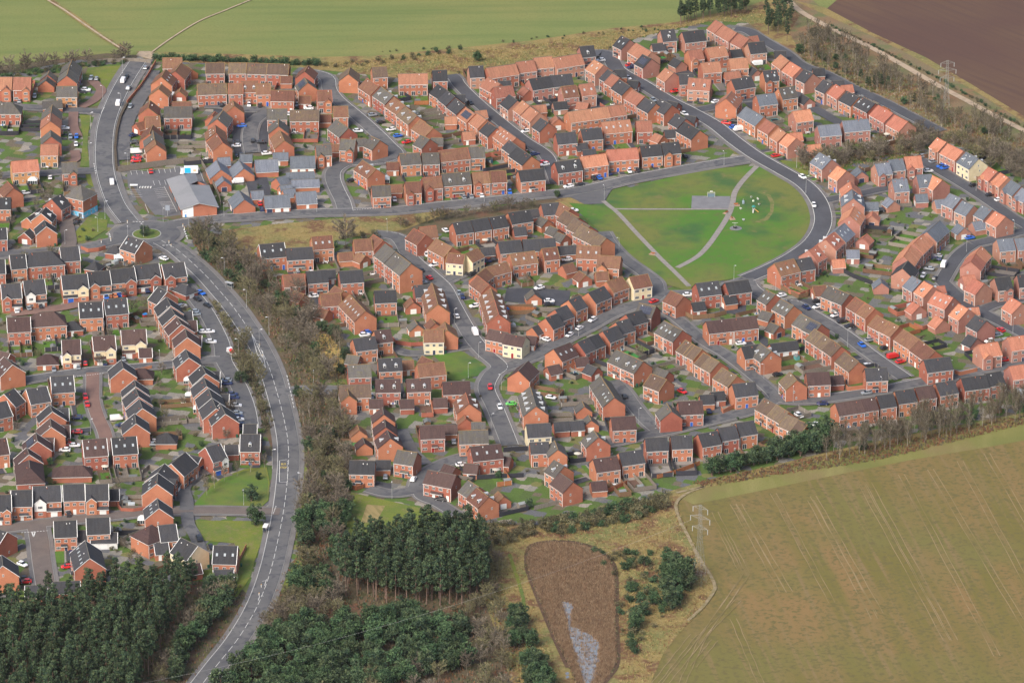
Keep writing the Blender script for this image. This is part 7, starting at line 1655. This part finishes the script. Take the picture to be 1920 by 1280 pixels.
# garden planting
rb = random.Random(5); rb.shuffle(BUSHSPOT);
for p, h, k in [(a, c, k) for k, (a, c) in enumerate(BUSHSPOT[:560])]: plant('garden_bush' if k < 285 else 'garden_shrub' if k < 560 else 'potted_shrub' if False else 'border_plant', rb.choice(EVB+EVB+BRB), p, rb.uniform(.55, 1.25), f"bush in the garden of the house {h['id']}" if len(h['id'].split()) < 9 else f"bush, house {h['id']}", 'bush', 'bushes of house '+h['id'])
for p, h in TREESPOT[:90]: plant('garden_tree', rb.choice(BARES+YOUNG[:2]), p, rb.uniform(.35, .55), f"small tree, house {h['id']}", 'tree', 'trees of house '+h['id'])
for s, lb in (('1470,445 1530,438 1548,425', 'low hedge'),): pass
for s, n, lb in (('-20,330 120,330 180,420 180,470 0,480 -20,400', 40, 'bush in the gardens left of the roundabout'), ('-20,480 260,475 340,520 360,680 0,715 -20,600', 95, 'bush in the gardens of the upper left estate'), ('-20,730 340,700 440,720 480,880 340,930 -20,980', 110, 'bush in the gardens of the lower left estate'), ('100,985 340,975 350,1060 120,1090', 35, 'bush in the gardens above the pine wood')):
    for p in scatter(s, n, 2.2, rt, ('road', 'house', 'front', 'open')): k = rt.random(); plant('estate_bush', rt.choice(EVBIG+SCRUBT) if k < .8 else rt.choice(BARES), p, rt.uniform(.32, .75) if k < .8 else rt.uniform(.35, .6), lb, 'bush', lb.replace('bush', 'bushes'))
for s, n, lb in (('260,180 560,140 760,200 740,380 600,395 300,300', 60, 'shrub among the yards north of the supermarket'), ('680,450 1130,430 1240,540 1040,640 900,760 680,700', 80, 'shrub among the central yards'), ('980,660 1420,580 1440,780 1000,930 900,900', 90, 'shrub among the lower central yards'), ('1420,420 1920,300 1920,660 1500,700', 90, 'shrub among the eastern yards'), ('780,150 1300,60 1440,240 1000,320', 70, 'shrub among the northern yards')):
    for p in scatter(s, n, 2.2, rt, ('road', 'house', 'front', 'open')): plant('yard_shrub' if n > 80 else 'yard_bush', rt.choice(EVBIG+SCRUBT), p, rt.uniform(.25, .6), lb, 'bush', lb.replace('shrub', 'shrubs'))
# ---------------------------------------------------------------- undergrowth, reeds and tufts (nobody could count them)
def tufts(name, s, n, h, wd, mats, label, rr, k=3, avoid=('road', 'house', 'garden', 'front')):
    ws = [P(x, y) for x, y in pts(s)]; xs = [p.x for p in ws]; ys = [p.y for p in ws]; b = MB(); i = 0; tr = 0
    while i < n and tr < n*20:
        tr += 1; p = Vector((rr.uniform(min(xs), max(xs)), rr.uniform(min(ys), max(ys)), .12))
        if not pip(p, ws) or occ(p.x, p.y) in avoid: continue
        if name == 'reeds' and pip(p, WAT) and rr.random() < .87: continue
        i += 1; m = rr.choice(mats)
        for _ in range(k):
            q = p+Vector((rr.uniform(-.5, .5), rr.uniform(-.5, .5), 0)); a = rr.uniform(0, pi); w_ = Vector((cos(a), sin(a), 0))*wd*rr.uniform(.6, 1.3); t = Vector((rr.uniform(-.3, .3), rr.uniform(-.3, .3), h*rr.uniform(.6, 1.2)))
            b.face([q-w_, q+w_, q+t], m)
    tag(b.build(name), label, None, None, 'stuff')
WAT = [P(x, y) for x, y in pts('1050,1129 1068,1129 1077,1138 1071,1152 1072,1176 1088,1180 1106,1190 1124,1203 1122,1233 1116,1262 1108,1290 1096,1290 1090,1268 1080,1233 1068,1197 1063,1167 1058,1145')]
rg = random.Random(2)
RD = [mat('dead_reed', (.245, .15, .088), .9, rnd=0), mat('dead_reed_pale', (.34, .25, .16), .9), mat('dead_reed_dark', (.12, .075, .05), .9)]
tufts('reeds', '991,1031 1000,1022 1026,1017 1074,1019 1115,1031 1142,1051 1152,1078 1153,1167 1156,1241 1140,1268 1121,1290 1086,1290 1068,1250 1044,1203 1020,1146 1000,1096 988,1060', 26000, .95, .075, RD, 'brown dead reeds filling the pond', rg, 4)
DRY = [mat('dry_tuft', (.24, .18, .075), .95), mat('dry_tuft_green', (.13, .14, .045), .95), mat('bracken', (.17, .085, .045), .95), mat('dry_tuft_pale', (.33, .26, .12), .95)]
tufts('scrub_grass', '880,1000 1000,985 1130,985 1250,930 1268,945 1280,976 1300,1018 1322,1058 1338,1092 1320,1140 1274,1186 1244,1224 1220,1280 1190,1330 1160,1330 1160,1060 1110,1020 1000,1012 985,1040 1000,1120 1060,1290 1020,1330 960,1250 935,1160 905,1060', 6000, .55, .16, DRY, 'tussocky dry grass and bracken around the pond', rg)
tufts('wood_undergrowth', '-40,1150 130,1120 300,1090 440,1090 470,1120 400,1240 330,1350 -60,1390', 3500, .9, .2, [DRY[2], DRY[1], L_EVG[0], L_TWIG[0]], 'brambles and bracken under the bottom left wood', rg)
tufts('wood_undergrowth', '500,1100 560,1040 640,1000 680,990 860,975 900,1020 935,1100 960,1180 1000,1260 1060,1380 360,1380 420,1250 480,1160', 6500, 1.0, .2, [DRY[2], DRY[2], L_EVG[0], L_TWIG[0], L_OLIVE[0]], 'brambles and bracken under the central wood', rg)
tufts('belt_undergrowth', '352,432 420,442 478,500 560,560 645,650 650,700 655,800 655,900 650,985 630,1040 570,1075 556,1040 556,950 578,880 562,790 555,740 525,650 490,600 450,550 415,515 372,480', 6000, 1.0, .2, [L_TWIG[0], L_TWIG[1], L_OLIVE[0], DRY[1], L_EVG[0], DRY[2]], 'brambles and young growth under the roadside belt', rg)
tufts('belt_undergrowth', '398,548 418,560 475,645 505,720 514,800 495,812 455,760 430,680 405,620', 900, 1.0, .2, [L_TWIG[0], L_TWIG[2], L_OLIVE[0], L_EVG[0]], 'low growth between lane and lower main road', rg)
tufts('belt_undergrowth', '1500,66 1536,62 1600,98 1680,140 1756,185 1830,222 1925,268 1925,330 1840,290 1760,262 1724,246 1600,280 1500,305 1500,320 1560,320 1740,290 1700,225 1600,172 1530,134 1496,104', 3500, .8, .2, [DRY[0], DRY[1], DRY[2], L_TWIG[1]], 'dry undergrowth in the birch belt', rg)
tufts('belt_undergrowth', '1300,905 1400,885 1545,855 1640,835 1925,778 1925,795 1640,865 1450,892 1320,915', 2400, .8, .2, [DRY[2], L_RUST[0], L_TWIG[2], DRY[1]], 'dark russet undergrowth along the field edge hedge', rg)
tufts('rough_grass', '300,105 600,118 700,112 800,103 1000,84 1150,60 1272,46 1400,20 1450,10 1480,60 1400,42 1330,42 1240,62 1180,77 1120,102 1000,115 860,148 780,148 600,126 330,114', 4500, .5, .18, [DRY[0], DRY[3], DRY[1], DRY[0]], 'dry tussocky grass beyond the top row', rg)
tufts('rough_grass', '415,432 520,420 620,411 740,401 830,395 760,432 640,450 560,476 450,484', 900, .4, .15, [DRY[0], DRY[1]], 'rough verge grass south of the green road', rg)

# ---------------------------------------------------------------- thin winter haze over the whole place
hb_ = MB(); hb_.box(-1500, 1500, -2100, 2600, -1, 800, mat('haze_air', (1, 1, 1)))
hz = hb_.build('haze'); tag(hz, 'thin pale haze over the whole scene', None, None, 'stuff')
hm = bpy.data.materials['haze_air']; hn = hm.node_tree.nodes; hn.clear(); ho = hn.new('ShaderNodeOutputMaterial'); hv = hn.new('ShaderNodeVolumePrincipled')
hv.inputs['Color'].default_value = (.92, .94, 1, 1); hv.inputs['Density'].default_value = 1.1e-5; hv.inputs['Anisotropy'].default_value = .2; hm.node_tree.links.new(hv.outputs[0], ho.inputs['Volume'])
